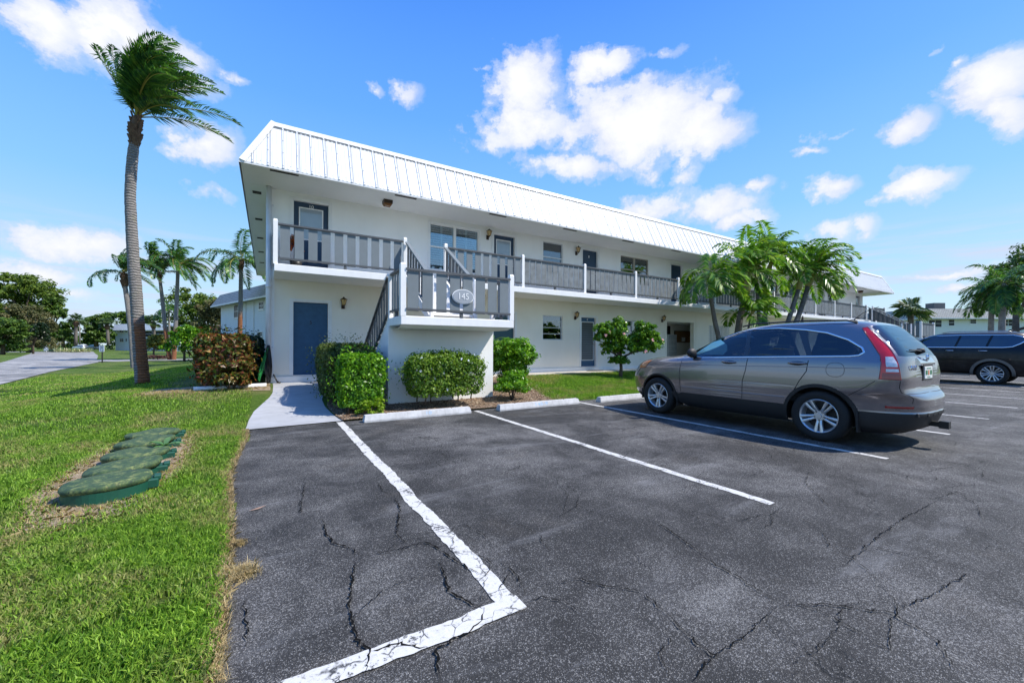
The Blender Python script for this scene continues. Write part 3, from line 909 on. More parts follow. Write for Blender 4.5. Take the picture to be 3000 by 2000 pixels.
# hip and ridge caps
mb.bar(slope_pt(EU0+RD, .935, .012), slope_pt(EU1-RD, .935, .012), 0.13, 0.02, 0, up=nrm)
mb.bar(slope_pt(EU0+RD*.9, .885, .012), slope_pt(EU1-RD*.9, .885, .012), 0.012, 0.01, 1, up=nrm)
mb.bar(slope_pt(EU0+RD*.95, .86, .008), slope_pt(EU1-RD*.95, .86, .008), 0.008, 0.012, 1, up=nrm)
hipL = [slope_pt(EU0+.06, 0, .012), slope_pt(EU0+RD+.06, .99, .012)]
mb.bar(hipL[0], hipL[1], 0.12, 0.022, 0, up=nrm)
hipR = [slope_pt(EU1-.06, 0, .012), slope_pt(EU1-RD-.06, .99, .012)]
mb.bar(hipR[0], hipR[1], 0.12, 0.022, 0, up=nrm)
mb.bar(slope_pt(EU0+.15, 0, .02), slope_pt(EU0+RD+.09, .90, .02), 0.006, 0.006, 1, up=nrm)
roof = part(mb, 'roof', [mMetal, mSeamShadow])
mb = MB()
for k in range(14):
    x = 0.33+2.93*k
    mb = MB(); mb.box(x-.30, x+.30, 10.99, 11.07, ZSOF-.012, ZSOF-.002); part(mb, 'soffit_vent', mVent)
for k in range(5):
    mb = MB(); mb.box(-.36, -.16, 12.75+2.7*k, 12.95+2.7*k, ZSOF-.012, ZSOF-.002); part(mb, 'soffit_vent', mVent)
mb = MB()
mb.tube([(0.015, VF-.13, .42), (0.015, VF-.13, 5.49)], 0.062, 12)
mb.tube([(0.015, VF-.13, 2.86), (0.015, VF-.13, 2.93)], 0.07, 12)
for z in (1.3, 3.6, 5.0): mb.box(-.06, 0.12, VF-.14, VF-.10, z, z+.04)
part(mb, 'downpipe', mPipe)
mb = MB(); mb.box(U0-.03, U0+.05, VF-.012, VF-.001, .55, 5.49)
part(mb, 'corner_trim', mStucco)


# ---- doors
def door(u0, u1, z0, mat, style, num=None, nummat=None, numz=None, hasj=True):
    w = u1-u0; z1 = z0+2.03; v = VF+.085
    mb = MB(); mb.bbox(u0+.04, u1-.04, v, v+.045, z0+.012, z1-.03, .004)
    d = part(mb, 'door', mat)
    mb = MB()
    for (a, b, c, e) in [(u0, u0+.04, z0, z1), (u1-.04, u1, z0, z1), (u0+.04, u1-.04, z1-.03, z1)]:
        mb.box(a, b, VF-.012, v+.05, c, e)
    mb.box(u0-.05, u0-.001, VF-.02, VF-.001, z0, z1+.05); mb.box(u1+.001, u1+.05, VF-.02, VF-.001, z0, z1+.05); mb.box(u0, u1, VF-.02, VF-.001, z1+.001, z1+.05)
    mb.box(u0+.04, u1-.04, VF-.05, v, z0-.01, z0+.012)
    part(mb, 'door_frame', mWhite, d)
    mb = MB()
    kx = u1-.11 if style != 'mirror' else u0+.11
    mb.ellipsoid((kx, v-.05, z0+.95), (.03, .03, .03)); mb.tube([(kx, v, z0+.95), (kx, v-.04, z0+.95)], .014, 8)
    part(mb, 'door_knob', mSteel, d)
    mb = MB(); mb.tube([(kx, v+.001, z0+1.08), (kx, v-.012, z0+1.08)], .024, 10)
    part(mb, 'deadbolt', mSteel, d)
    if style in ('halfglass', 'mirror'):
        a, b, c, e = u0+w*.21, u1-w*.21, z0+1.0, z1-.2
        mb = MB()
        for q in [(a-.03, a, c-.03, e+.03), (b, b+.03, c-.03, e+.03), (a, b, c-.03, c), (a, b, e, e+.03)]:
            mb.box(q[0], q[1], v-.015, v-.001, q[2], q[3])
        part(mb, 'glass_frame', mWhite, d)
        mb = MB(); mb.box(a, b, v-.008, v-.002, c, e)
        part(mb, 'door_glass', mGlassPale, d)
    if style == 'jalousie':
        a, b, c, e = u0+.13, u1-.13, z0+.28, z1-.22
        mb = MB()
        for q in [(a-.03, a, c-.03, e+.03), (b, b+.03, c-.03, e+.03), (a, b, c-.03, c), (a, b, e, e+.03)]:
            mb.box(q[0], q[1], v-.02, v-.001, q[2], q[3])
        part(mb, 'glass_frame', mSteelW, d)
        mb = MB()
        n = 17
        mb.box(a, b, v-.006, v-.001, c, e, 1)
        for k in range(n):
            z = c+(k+.5)*(e-c)/n
            mb.obox(((a+b)/2, v-.013, z), ((b-a)/2-.004, 0, 0), (0, .006, .036), (0, .002, -.0006), 0)
        part(mb, 'louvre', [mTaupeD, mDark], d)
    if num:
        plettering(num, 0.13 if style != 'solid' else .14, MF((u0+u1)/2, v-.004, numz), nummat or mWhite, d, name='door_number')
    return d


mGlassPale = M('frosted_door_glass', (0.30, 0.36, 0.42), 0.06, var=0.1, coat=1.0)
mSteelW = M('aluminium_frame', (0.62, 0.64, 0.66), 0.4, 0.3)
mTaupeD = M('smoky_louvre', (0.10, 0.10, 0.10), 0.25, var=0.1)

for i, (a, b, z0, _) in enumerate(doors_u):
    st = ['halfglass', 'halfglass', 'solid', 'louver'][i % 4] if i < 4 else ['halfglass', 'halfglass', 'solid', 'solid'][i % 4]
    d = door(a, b, z0, mNavy, 'halfglass' if st == 'halfglass' else 'solid',
             {0: '10', 2: '8'}.get(i), mWhite, z0+1.9 if i == 0 else z0+1.75)
    if st == 'louver':
        mb = MB()
        for k in range(22): mb.obox(((a+b)/2, VF+.078, z0+.2+k*.08), ((b-a)/2-.14, 0, 0), (0, .01, .03), (0, .003, -.001))
        part(mb, 'louvre', mNavy, d)
door(*doors_l[0][:2], ZF, mBlue, 'solid', '5', mBlack, ZF+1.45)
door(*doors_l[1][:2], ZF, mNavyT := M('teal_door', (0.02, 0.075, 0.10), 0.5), 'solid')
door(*doors_l[2][:2], ZF, mBlue, 'jalousie', '4', mWhite, ZF+1.92)
for dd_ in doors_l[3:]: door(*dd_[:2], ZF, mBlue, 'solid')


# ---- windows
def window(u0, u1, z0, z1, style):
    v = VF+.075
    frm = {'shutter': mWhite, 'blind': mSteelW, 'double': mTaupe, 'jalousie': mSteelW, 'plantation': mSteelW, 'grille': mWhite}[style]
    mb = MB(); t = .035
    for q in [(u0, u0+t, z0, z1), (u1-t, u1, z0, z1), (u0+t, u1-t, z0, z0+t), (u0+t, u1-t, z1-t, z1)]:
        mb.box(q[0], q[1], v-.04, v+.02, q[2], q[3])
    um = (u0+u1)/2; zm = (z0+z1)/2
    cells = []
    if style in ('shutter', 'double', 'plantation'):
        mb.box(um-.045, um+.045, v-.035, v+.02, z0+t, z1-t)
        halves = [(u0+t, um-.045), (um+.045, u1-t)]
    else:
        halves = [(u0+t, u1-t)]
    if style == 'jalousie':
        for k in range(1, 4): mb.box(u0+t, u1-t, v-.03, v-.005, z0+k*(z1-z0)/4-.012, z0+k*(z1-z0)/4+.012)
    elif style != 'grille':
        for (a, b) in halves: mb.box(a, b, v-.03, v+.01, zm-.02, zm+.02)
    if style in ('shutter', 'blind', 'double'):
        mb.box(u0-.03, u1+.03, VF-.03, VF+.05, z0-.05, z0-.001)
    if style == 'shutter':   # broad white casing
        for q in [(u0-.06, u0-.001, z0-.05, z1+.06), (u1+.001, u1+.06, z0-.05, z1+.06), (u0, u1, z1+.001, z1+.06)]:
            mb.box(q[0], q[1], VF-.02, VF-.001, q[2], q[3])
    w = part(mb, 'window', frm)
    mb = MB()
    for (a, b) in halves: mb.box(a, b, v+.003, v+.007, z0+t, z1-t)
    part(mb, 'pane', mGlass, w)
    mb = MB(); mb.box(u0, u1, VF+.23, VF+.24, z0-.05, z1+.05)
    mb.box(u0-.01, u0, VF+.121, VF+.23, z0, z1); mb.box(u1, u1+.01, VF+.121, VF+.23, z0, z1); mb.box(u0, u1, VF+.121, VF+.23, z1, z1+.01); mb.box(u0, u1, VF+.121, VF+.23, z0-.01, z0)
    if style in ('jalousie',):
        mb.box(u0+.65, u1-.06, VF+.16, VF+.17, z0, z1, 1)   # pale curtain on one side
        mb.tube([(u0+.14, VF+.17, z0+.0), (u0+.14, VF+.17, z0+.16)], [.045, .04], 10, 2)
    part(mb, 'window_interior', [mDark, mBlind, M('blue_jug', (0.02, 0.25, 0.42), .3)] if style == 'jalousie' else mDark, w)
    mb = MB()
    if style in ('shutter', 'plantation'):
        for (a, b) in halves:
            nn = 2
            for j in range(nn):
                x0 = a+(b-a)*j/nn; x1 = a+(b-a)*(j+1)/nn
                mb.box(x0, x0+.035, v+.03, v+.055, z0+t, z1-t); mb.box(x1-.035, x1, v+.03, v+.055, z0+t, z1-t)
                n = int((z1-z0)/.075)
                for k in range(n):
                    z = z0+t+(k+.5)*(z1-z0-2*t)/n
                    mb.obox(((x0+x1)/2, v+.043, z), ((x1-x0)/2-.035, 0, 0), (0, .024, .014), (0, -.002, .003))
        part(mb, 'shutter', mWhite, w)
    elif style == 'blind':
        n = int((z1-z0)/.055)
        for k in range(n):
            z = z0+(k+.5)*(z1-z0)/n
            mb.obox((um, v+.05, z), ((u1-u0)/2-.03, 0, 0), (0, .012, .018), (0, -.001, .0007))
        part(mb, 'blind', mBlind, w)
    elif style == 'double':
        mb.box(u0+.02, u1-.02, v+.05, v+.06, z0+(z1-z0)*.38, z1)
        part(mb, 'roller_shade', M('cream_shade', (0.42, 0.38, 0.30), .8) if 'cream_shade' not in MATS else MATS['cream_shade'], w)
    elif style == 'grille':
        for k in range(15):
            x = u0+(k+.5)*(u1-u0)/15
            mb.box(x-.03, x+.03, v-.08, v-.05, z0, z1)
        part(mb, 'grille', mWhite, w)
    return w


for (a, b, c, d, st) in up_wins:
    window(a, b, c, d, st); a2, b2 = mir(a, b); window(a2, b2, c, d, st)
for (a, b, c, d, st) in lo_wins: window(a, b, c, d, st)


# ---- railings
def post(p, h=1.06, par=None, s=.095, name='railing_post', mat=None):
    mb = MB(); x, y, z = p
    mb.box(x-s/2, x+s/2, y-s/2, y+s/2, z, z+h-.03)
    q = s/2; r = s/2-.015
    mb.add([(x-q, y-q, z+h-.03), (x+q, y-q, z+h-.03), (x+q, y+q, z+h-.03), (x-q, y+q, z+h-.03), (x-r, y-r, z+h), (x+r, y-r, z+h), (x+r, y+r, z+h), (x-r, y+r, z+h)],
           [(0, 1, 5, 4), (1, 2, 6, 5), (2, 3, 7, 6), (3, 0, 4, 7), (4, 5, 6, 7)])
    return part(mb, name, mat or mWhite, par)


def railing(a, b, n, frac=.7, mat=None, par=None, top=.95, low=.14, skip=(), inset=.05, railm=None, side=-1):
    """boards between two floor points a,b; slopes if their heights differ"""
    a, b = Vector(a), Vector(b)
    hd = Vector((b.x-a.x, b.y-a.y, 0)); L = hd.length; hd.normalize()
    a2 = a+(b-a)*(inset/L); b2 = b-(b-a)*(inset/L)
    nrm_ = Vector((hd.y, -hd.x, 0))*(-side)   # outward
    mb = MB(); pitch = (b2-a2)/n
    for k in range(n):
        if k in skip: continue
        p0 = a2+pitch*(k+(1-frac)/2+random.uniform(-.01, .01)); p1 = a2+pitch*(k+(1+frac)/2)
        t = nrm_*.011; o = nrm_*.012
        lo = Vector((0, 0, low-.03+random.uniform(-.01, 0))); hi = Vector((0, 0, top-.035))
        q = [p0+o, p1+o, p1-o*.2, p0-o*.2]
        vs = [x+lo for x in q]+[x+hi for x in q]
        mb.add(vs, [(0, 3, 2, 1), (4, 5, 6, 7), (0, 1, 5, 4), (1, 2, 6, 5), (2, 3, 7, 6), (3, 0, 4, 7)])
    o = part(mb, 'railing_panel', mat or mGrey, par)
    mb = MB(); mb.bar(a2+Vector((0, 0, top)), b2+Vector((0, 0, top)), .10, .04)
    part(mb, 'top_rail', railm or mGreyD, o)
    mb = MB(); mb.bar(a2+Vector((0, 0, low))+nrm_*.03, b2+Vector((0, 0, low))+nrm_*.03, .035, .045)
    mid = (a2+b2)/2
    if abs(a.z-b.z) < .1:
        mb.box(mid.x-.03, mid.x+.03, mid.y-.03, mid.y+.03, mid.z+.002, mid.z+low)
    part(mb, 'bottom_rail', railm or mGreyD, o)
    return o


pu = [.15, 3.24, 4.44, 7.13, 9.8, 12.46, 15.12, 17.8, 20.45, 23.15, 25.6, 28.0, 30.65, 33.2, 35.8, 37.0, 39.25]
for x in pu: post((x, VS, ZS))
for i, (a, b) in enumerate(zip(pu[:-1], pu[1:])):
    if i in (1, 14): continue
    far_ = a > 20
    railing((a, VS, ZS), (b, VS, ZS), 10 if i == 0 else (9 if i == 2 else (11 if not far_ else 13)), .68 if i < 3 else (.86 if i < 5 else .72), mGrey if i < 3 else mGreyW)
railing((.15, VF, ZS), (.15, VS, ZS), 4, .7)
railing((39.25, VS, ZS), (39.25, VF, ZS), 4, .7)


# ---- outside staircase: straight flight, half landing, return flight
def staircase(du, label, flip=False):
    st = empty('staircase', (3.6+du, 9.5, 0), 0, label, 'staircase', 'outside staircases with grey railings')
    def X(u):
        return (7.2-u if flip else u)+du
    def bx(mb, x0, x1, *r, **k):
        mb.bbox(min(X(x0), X(x1)), max(X(x0), X(x1)), *r, **k) if r[-1] == 'b' else mb.box(X(x0), X(x1), *r, **k)
    LZ = 1.975
    mb = MB(); x0, x1 = sorted((X(2.27), X(4.935)))
    mb.bbox(x0, x1, 8.0, 9.02, 1.795, LZ, .012)
    # bevelled haunch under the landing
    mb.add([(x0+.02, 8.06, 1.795), (x1-.02, 8.06, 1.795), (x1-.1, 8.16, 1.74), (x0+.02, 8.16, 1.74), (x1-.1, 8.85, 1.74), (x0+.02, 8.85, 1.74)], [(0, 3, 2, 1), (3, 5, 4, 2)])
    part(mb, 'landing_slab', mWhite, st)
    mb = MB(); x0, x1 = sorted((X(2.25), X(4.86)))
    mb.box(x0, x1, 8.88, 9.08, -.1, 1.79)
    part(mb, 'support_wall', mStucco, st)
    # upper flight
    mb = MB(); n = 8
    for k in range(n-1):
        z = LZ+(k+1)*(ZS-LZ)/n; v0 = 9.02+k*(VS-.05-9.02)/(n-1); v1 = 9.02+(k+1)*(VS-.05-9.02)/(n-1)
        mb.box(X(3.33), X(4.36), v0-.02, v1, z-.05, z)
        mb.box(X(3.33), X(4.36), v1-.03, v1-.005, z, z+(ZS-LZ)/n-.051)
    for u in (3.28, 4.36):
        mb.add([(X(u), 9.02, LZ-.17), (X(u), 10.95, ZS-.30), (X(u), 10.95, ZS), (X(u), 9.02, LZ+.03), (X(u+.05), 9.02, LZ-.17), (X(u+.05), 10.95, ZS-.30), (X(u+.05), 10.95, ZS), (X(u+.05), 9.02, LZ+.03)],
               [(0, 1, 2, 3), (7, 6, 5, 4), (0, 4, 5, 1), (1, 5, 6, 2), (2, 6, 7, 3), (3, 7, 4, 0)])
    part(mb, 'upper_flight', mWhite, st)
    # lower flight with stepped solid side
    mb = MB(); n = 9; zb = .40
    prof = [(9.08, -.1), (9.08, LZ-.01)]
    v = 9.08; z = LZ
    dv = 2.45/n; dz_ = (LZ-zb)/n
    for k in range(n):
        v += dv; prof.append((v, z-.01)); z -= dz_; prof.append((v, z-.01))
    prof.append((v, -.1))
    prof2 = prof
    Mx = Matrix(((0, 0, 1, 0), (1, 0, 0, 0), (0, 1, 0, 0), (0, 0, 0, 1)))
    a, b = sorted((X(2.30), X(3.22)))
    mb.prism(prof2, a, b, 0, Mx)
    part(mb, 'lower_flight', mStucco, st)
    # rails
    s = 1 if not flip else -1
    for (u, v) in ((2.325, 8.055), (4.88, 8.055)): post((X(u), v, LZ), 1.07, st, .11)
    post((X(2.315), 8.93, LZ), .98, st, .09)
    post((X(4.88), 8.97, LZ), .98, st, .09)
    railing((X(2.325), 8.03, LZ), (X(4.88), 8.03, LZ), 8, .74, mGrey, st, side=-1 if not flip else 1)
    railing((X(2.325), 8.93, LZ), (X(2.325), 8.055, LZ), 4, .66, mGrey, st, side=-s)
    railing((X(4.88), 8.055, LZ), (X(4.88), 8.97, LZ), 4, .66, mGrey, st, side=-s)
    for u in (3.28, 4.41):
        railing((X(u), 9.05, LZ+.05), (X(u), VS-.03, ZS+.0), 8, .6, mGreyD, st, railm=mGrey, side=s)
        post((X(u), 9.0, LZ), 1.05, st, .08)
    railing((X(2.29), 11.45, zb+.02), (X(2.29), 8.97, LZ), 10, .6, mGreyD, st, railm=mGreyD, side=-s)
    post((X(2.29), 11.5, zb), 1.02, st, .09)
    return st


st1 = staircase(0, 'grey and white staircase with half landing that carries the oval 145 sign')
st2 = staircase(32.55, 'far staircase with grey railings beyond the parked cars at the right end of the building')

# oval sign
sg = empty('oval_sign', (3.62, 7.985, 2.44), 0, 'oval grey house number sign with white rim hanging on the landing railing', 'sign')
def ell(cx, cz, a, b, n=40): return [(cx+a*math.cos(2*PI*k/n), cz+b*math.sin(2*PI*k/n)) for k in range(n)]
Mz = Matrix(((1, 0, 0, 0), (0, 0, 1, 0), (0, 1, 0, 0), (0, 0, 0, 1)))
SX, SZ = 3.625, 2.44
mb = MB(); mb.prism(ell(SX, SZ, .255, .163), 7.985, 7.999, 0, Mz); part(mb, 'sign_rim', mWhite, sg)
mb = MB(); mb.prism(ell(SX, SZ, .238, .147), 7.976, 7.984, 0, Mz); part(mb, 'sign_plate', mSignG, sg)
plettering('145', .20, MF(SX, 7.972, SZ), mWhite, sg, name='sign_number', sx=.92)


# ---- lanterns
def lantern(x, z, label, s=1.0):
    v = VF
    l = empty('wall_lantern', (x, v, z), 0, label, 'wall lamp', 'bronze lanterns beside the doors')
    mb = MB()
    mb.box(x-.045*s, x+.045*s, v-.025, v-.001, z-.20*s, z-.06*s)
    mb.tube([(x, v-.02, z-.14*s), (x, v-.08*s, z-.17*s), (x, v-.13*s, z-.12*s)], .012*s, 6)
    part(mb, 'bracket', mBronze, l)
    yc = v-.13*s
    def frus(mb, z0, r0, z1, r1, mi=0):
        n = 6
        vs = [(x+r0*math.cos(2*PI*k/n+.5), yc+r0*math.sin(2*PI*k/n+.5), z0) for k in range(n)]+[(x+r1*math.cos(2*PI*k/n+.5), yc+r1*math.sin(2*PI*k/n+.5), z1) for k in range(n)]
        mb.add(vs, [(k, (k+1) % n, (k+1) % n+n, k+n) for k in range(n)]+[tuple(range(n))[::-1], tuple(range(n, 2*n))], mi)
    mb = MB(); frus(mb, z-.10*s, .045*s, z+.05*s, .085*s); part(mb, 'lamp_glass', mAmber, l)
    mb = MB(); frus(mb, z+.05*s, .11*s, z+.10*s, .035*s); frus(mb, z+.10*s, .03*s, z+.13*s, .012*s); frus(mb, z-.125*s, .02*s, z-.10*s, .05*s); frus(mb, z-.15*s, .008*s, z-.125*s, .015*s)
    for k in range(6):
        a0 = 2*PI*k/6+.5
        mb.bar((x+.047*s*math.cos(a0), yc+.047*s*math.sin(a0), z-.1*s), (x+.087*s*math.cos(a0), yc+.087*s*math.sin(a0), z+.05*s), .007, .007)
    part(mb, 'lamp_cap', mBronze, l)
    return l


lantern(1.84, 2.62, 'bronze lantern on the wall beside the blue door 5')
lantern(6.50, 5.27, 'bronze lantern between the shuttered window and the second upstairs door', 1.05)
lantern(10.50, 5.22, 'bronze lantern left of the plain navy upstairs door 8', 1.05)
lantern(10.46, 2.64, 'bronze lantern beside the louvred ground floor door 4')
lantern(15.72, 2.72, 'bronze lantern above the flowering shrub beside the mailbox alcove')
lantern(33.25, 5.1, 'bronze lantern on the far upper wall beyond the palms', 1.2)
for x, lab in ((2.9, 'square brown lamp on the soffit above the near balcony'), (36.6, 'square brown lamp on the far end of the soffit')):
    l = empty('ceiling_lamp', (x, 11.6, ZSOF), 0, lab, 'ceiling lamp')
    mb = MB()
    q, r = .11, .085
    mb.add([(x-q, 11.6-q, ZSOF-.1), (x+q, 11.6-q, ZSOF-.1), (x+q, 11.6+q, ZSOF-.1), (x-q, 11.6+q, ZSOF-.1), (x-r, 11.6-r, ZSOF-.16), (x+r, 11.6-r, ZSOF-.16), (x+r, 11.6+r, ZSOF-.16), (x-r, 11.6+r, ZSOF-.16)],
           [(0, 1, 5, 4), (1, 2, 6, 5), (2, 3, 7, 6), (3, 0, 4, 7), (4, 5, 6, 7)])
    part(mb, 'lamp_glass', M('brown_glass', (.22, .09, .03), .2) if 'brown_glass' not in MATS else MATS['brown_glass'], l)
    mb = MB(); mb.box(x-.12, x+.12, 11.48, 11.72, ZSOF-.1, ZSOF-.002); part(mb, 'lamp_base', mBronze, l)

# ---- things at the wall
mHoseG = M('green_hose', (0.02, 0.28, 0.07), .4)
mHoseB = M('black_hose', (0.012, 0.013, 0.016), .35)


def hose(cx, z1, z0, n, mat, label, spread, lean):
    mb = MB(); r_ = random.Random(n)
    for k in range(n):
        w = spread*r_.uniform(.4, 1); x = cx+r_.uniform(-.04, .04); zz = z0+r_.uniform(0, .18); yy = VF-.24+r_.uniform(-.03, .03)
        pts = []
        for j in range(15):
            t = j/14; a = PI*(2*t-1)
            zc = zz+(z1-zz)*(0.5+0.5*math.cos(a))
            xx = x+w*math.sin(a)*(0.35+.65*(1-(zc-zz)/(z1-zz)))+lean*(1-(zc-zz)/(z1-zz))
            pts.append((xx, yy+.03*math.sin(3*a), zc+r_.uniform(-.005, .005)))
        mb.tube(pts, .010, 6, cap=False)
    return tag(mb.build('garden_hose', mat), label, 'garden hose')


hose(-.02, 1.32, .44, 5, mHoseG, 'green garden hose hanging in loops on the downpipe', .035, -.20)
hose(.03, 1.36, .36, 9, mHoseB, 'black garden hose hanging in long loops on the downpipe', .085, .0)
mb = MB(); mb.tube([(.13, VF-.2, .62), (.22, VF-.3, .42)], .016, 8); mb.tube([(.21, VF-.31, .42), (.29, VF-.33, .40)], [.03, .018], 8)
tag(mb.build('hose_nozzle', mBlack), 'black hose nozzle lying at the wall corner by the walkway', 'nozzle')
mb = MB(); mb.tube([(-1.40, 11.27, H1(-1.4, 11.27)+.045), (-.02, 11.30, H1(-.02, 11.3)+.045)], .052, 12)
tag(mb.build('drain_pipe', mPipe), 'white plastic pipe lying on the soil at the foot of the red-leaved hedge', 'pipe')
mb = MB(); mb.prism(ell(0, 0, .42, .22), 0, .015, 0, Matrix.Translation((11.25, 12.0, .402)))
tag(mb.build('doormat', M('mat_brown', (.06, .05, .04), .95, bump=.5)), 'dark oval doormat in front of the louvred door 4', 'doormat')
nb = empty('notice_board', (19.6, 14.0, 1.94), 0, 'brown cork notice board with a pinned sheet in the alcove', 'notice board')
mb = MB(); mb.box(18.93, 20.27, 13.985, 14.018, 1.65, 2.23); part(mb, 'board', M('cork', (.26, .13, .05), .8), nb)
mb = MB(); mb.box(19.5, 19.8, 13.975, 13.984, 1.68, 1.90); part(mb, 'notice', mWhite, nb)
mb = MB()
for q in [(18.90, 18.93, 1.62, 2.26), (20.27, 20.30, 1.62, 2.26), (18.93, 20.27, 1.62, 1.65), (18.93, 20.27, 2.23, 2.26)]: mb.box(q[0], q[1], 13.97, 14.018, q[2], q[3])
part(mb, 'board_frame', M('board_frame', (.10, .05, .02), .6), nb)
mbx = empty('mailbox_unit', (18.4, 13.7, .4), 0, 'white bank of mailboxes inside the alcove left of the notice board', 'mailbox')
mb = MB(); mb.box(18.0, 18.72, 13.72, 14.0, .85, 2.03); part(mb, 'mailbox_body', mWhite, mbx)
mb = MB()
for k in range(3):
    for j in range(4): mb.box(18.04+k*.225, 18.24+k*.225, 13.71, 13.719, .88+j*.285, 1.14+j*.285)
part(mb, 'mailbox_door', mSteelW, mbx)
mb = MB(); mb.box(17.6, 18.55, 13.99, 14.015, .42, 2.5)
part(mb, 'alcove_doorway', mDark)
fp = empty('flower_pot', (.62, 11.75, ZS), 0, 'black pot with red and orange flowers behind the balcony railing by door 10', 'potted plant')
mb = MB(); mb.tube([(.62, 11.75, ZS), (.62, 11.75, ZS+.28)], [.11, .15], 12); mb.box(.45, .8, 11.6, 11.9, ZS, ZS+.03)
part(mb, 'pot', mBlack, fp)


# ------------------------------------------------------------------ cars
def paint(name, col, flake=0.4, rough=0.32, coat=1.0):
    m, gg, out = newmat(name)
    tc = gg.n('ShaderNodeTexCoord').outputs['Object']
    n = gg.noise(tc, 900, 2, 0.5)
    d = gg.noise(tc, 2.5, 5, 0.6)
    c = gg.mix(n, tuple(x*.75 for x in col), tuple(min(1, x*1.3) for x in col))
    c = gg.mix(gg.m('MULTIPLY', gg.ramp(d, [(0.5, 0), (0.8, 1)]), 0.08), c, (0.35, 0.33, 0.3))
    b = gg.n('ShaderNodeBsdfPrincipled', Base_Color=c, Metallic=flake, Roughness=gg.m('ADD', rough, gg.m('MULTIPLY', d, 0.08)))
    b.inputs['Coat Weight'].default_value = coat
    b.inputs['Specular IOR Level'].default_value = 0.25
    b.inputs['Coat Roughness'].default_value = 0.03
    m.node_tree.links.new(b.outputs[0], out.inputs[0])
    return m


mTaupeCar = paint('taupe_paint', (0.235, 0.218, 0.23), 0.75, 0.18)
mBlackCar = paint('black_paint', (0.002, 0.002, 0.004), 0.0, 0.35, .30)
mBlueCar = paint('slate_paint', (0.05, 0.075, 0.10), 0.4)
mWhiteCar = paint('white_car_paint', (0.75, 0.75, 0.75), 0.0)
mClad = M('grey_cladding', (0.011, 0.011, 0.012), 0.6, var=0.15, bump=0.1, bscale=300)
mTyre = M('tyre_rubber', (0.012, 0.012, 0.012), 0.8, var=0.2, bump=0.3, bscale=90)
mRim = M('alloy', (0.62, 0.63, 0.65), 0.3, 0.7, var=0.08)
mChrome = M('chrome', (0.75, 0.76, 0.78), 0.08, 1.0, var=0.02)
mSeamC = M('panel_gap', (0.006, 0.006, 0.006), 0.8)
mRed = M('tail_red', (0.70, 0.004, 0.004), 0.14, var=0.15, scale=12, coat=1.0)
mRedD = M('tail_red_dark', (0.26, 0.004, 0.006), 0.12, var=0.1, coat=1.0)
mClear = M('lamp_clear', (0.75, 0.75, 0.78), 0.08, var=0.3, scale=25, coat=1.0)
mAmb = M('lamp_amber', (0.55, 0.16, 0.04), 0.12, var=0.2, coat=1.0)
m, gg, out = newmat('car_glass')
fr = gg.n('ShaderNodeFresnel', IOR=1.55)
gl = gg.n('ShaderNodeBsdfGlossy', Roughness=0.01, Color=(0.9, 0.95, 1.0))
tr = gg.n('ShaderNodeBsdfTransparent', Color=(0.40, 0.44, 0.46))
mx = gg.n('ShaderNodeMixShader', i0=gg.m('ADD', fr.outputs[0], 0.03, clamp=True), i1=tr.outputs[0], i2=gl.outputs[0])
m.node_tree.links.new(mx.outputs[0], out.inputs[0])
mCarGlass = m
m2_, gg, out = newmat('rear_glass')
fr = gg.n('ShaderNodeFresnel', IOR=1.7)
gl = gg.n('ShaderNodeBsdfGlossy', Roughness=0.012, Color=(0.85, 0.93, 1.0))
tr = gg.n('ShaderNodeBsdfTransparent', Color=(0.05, 0.06, 0.07))
mx = gg.n('ShaderNodeMixShader', i0=gg.m('ADD', fr.outputs[0], 0.06, clamp=True), i1=tr.outputs[0], i2=gl.outputs[0])
m2_.node_tree.links.new(mx.outputs[0], out.inputs[0])
mRearGlass = m2_


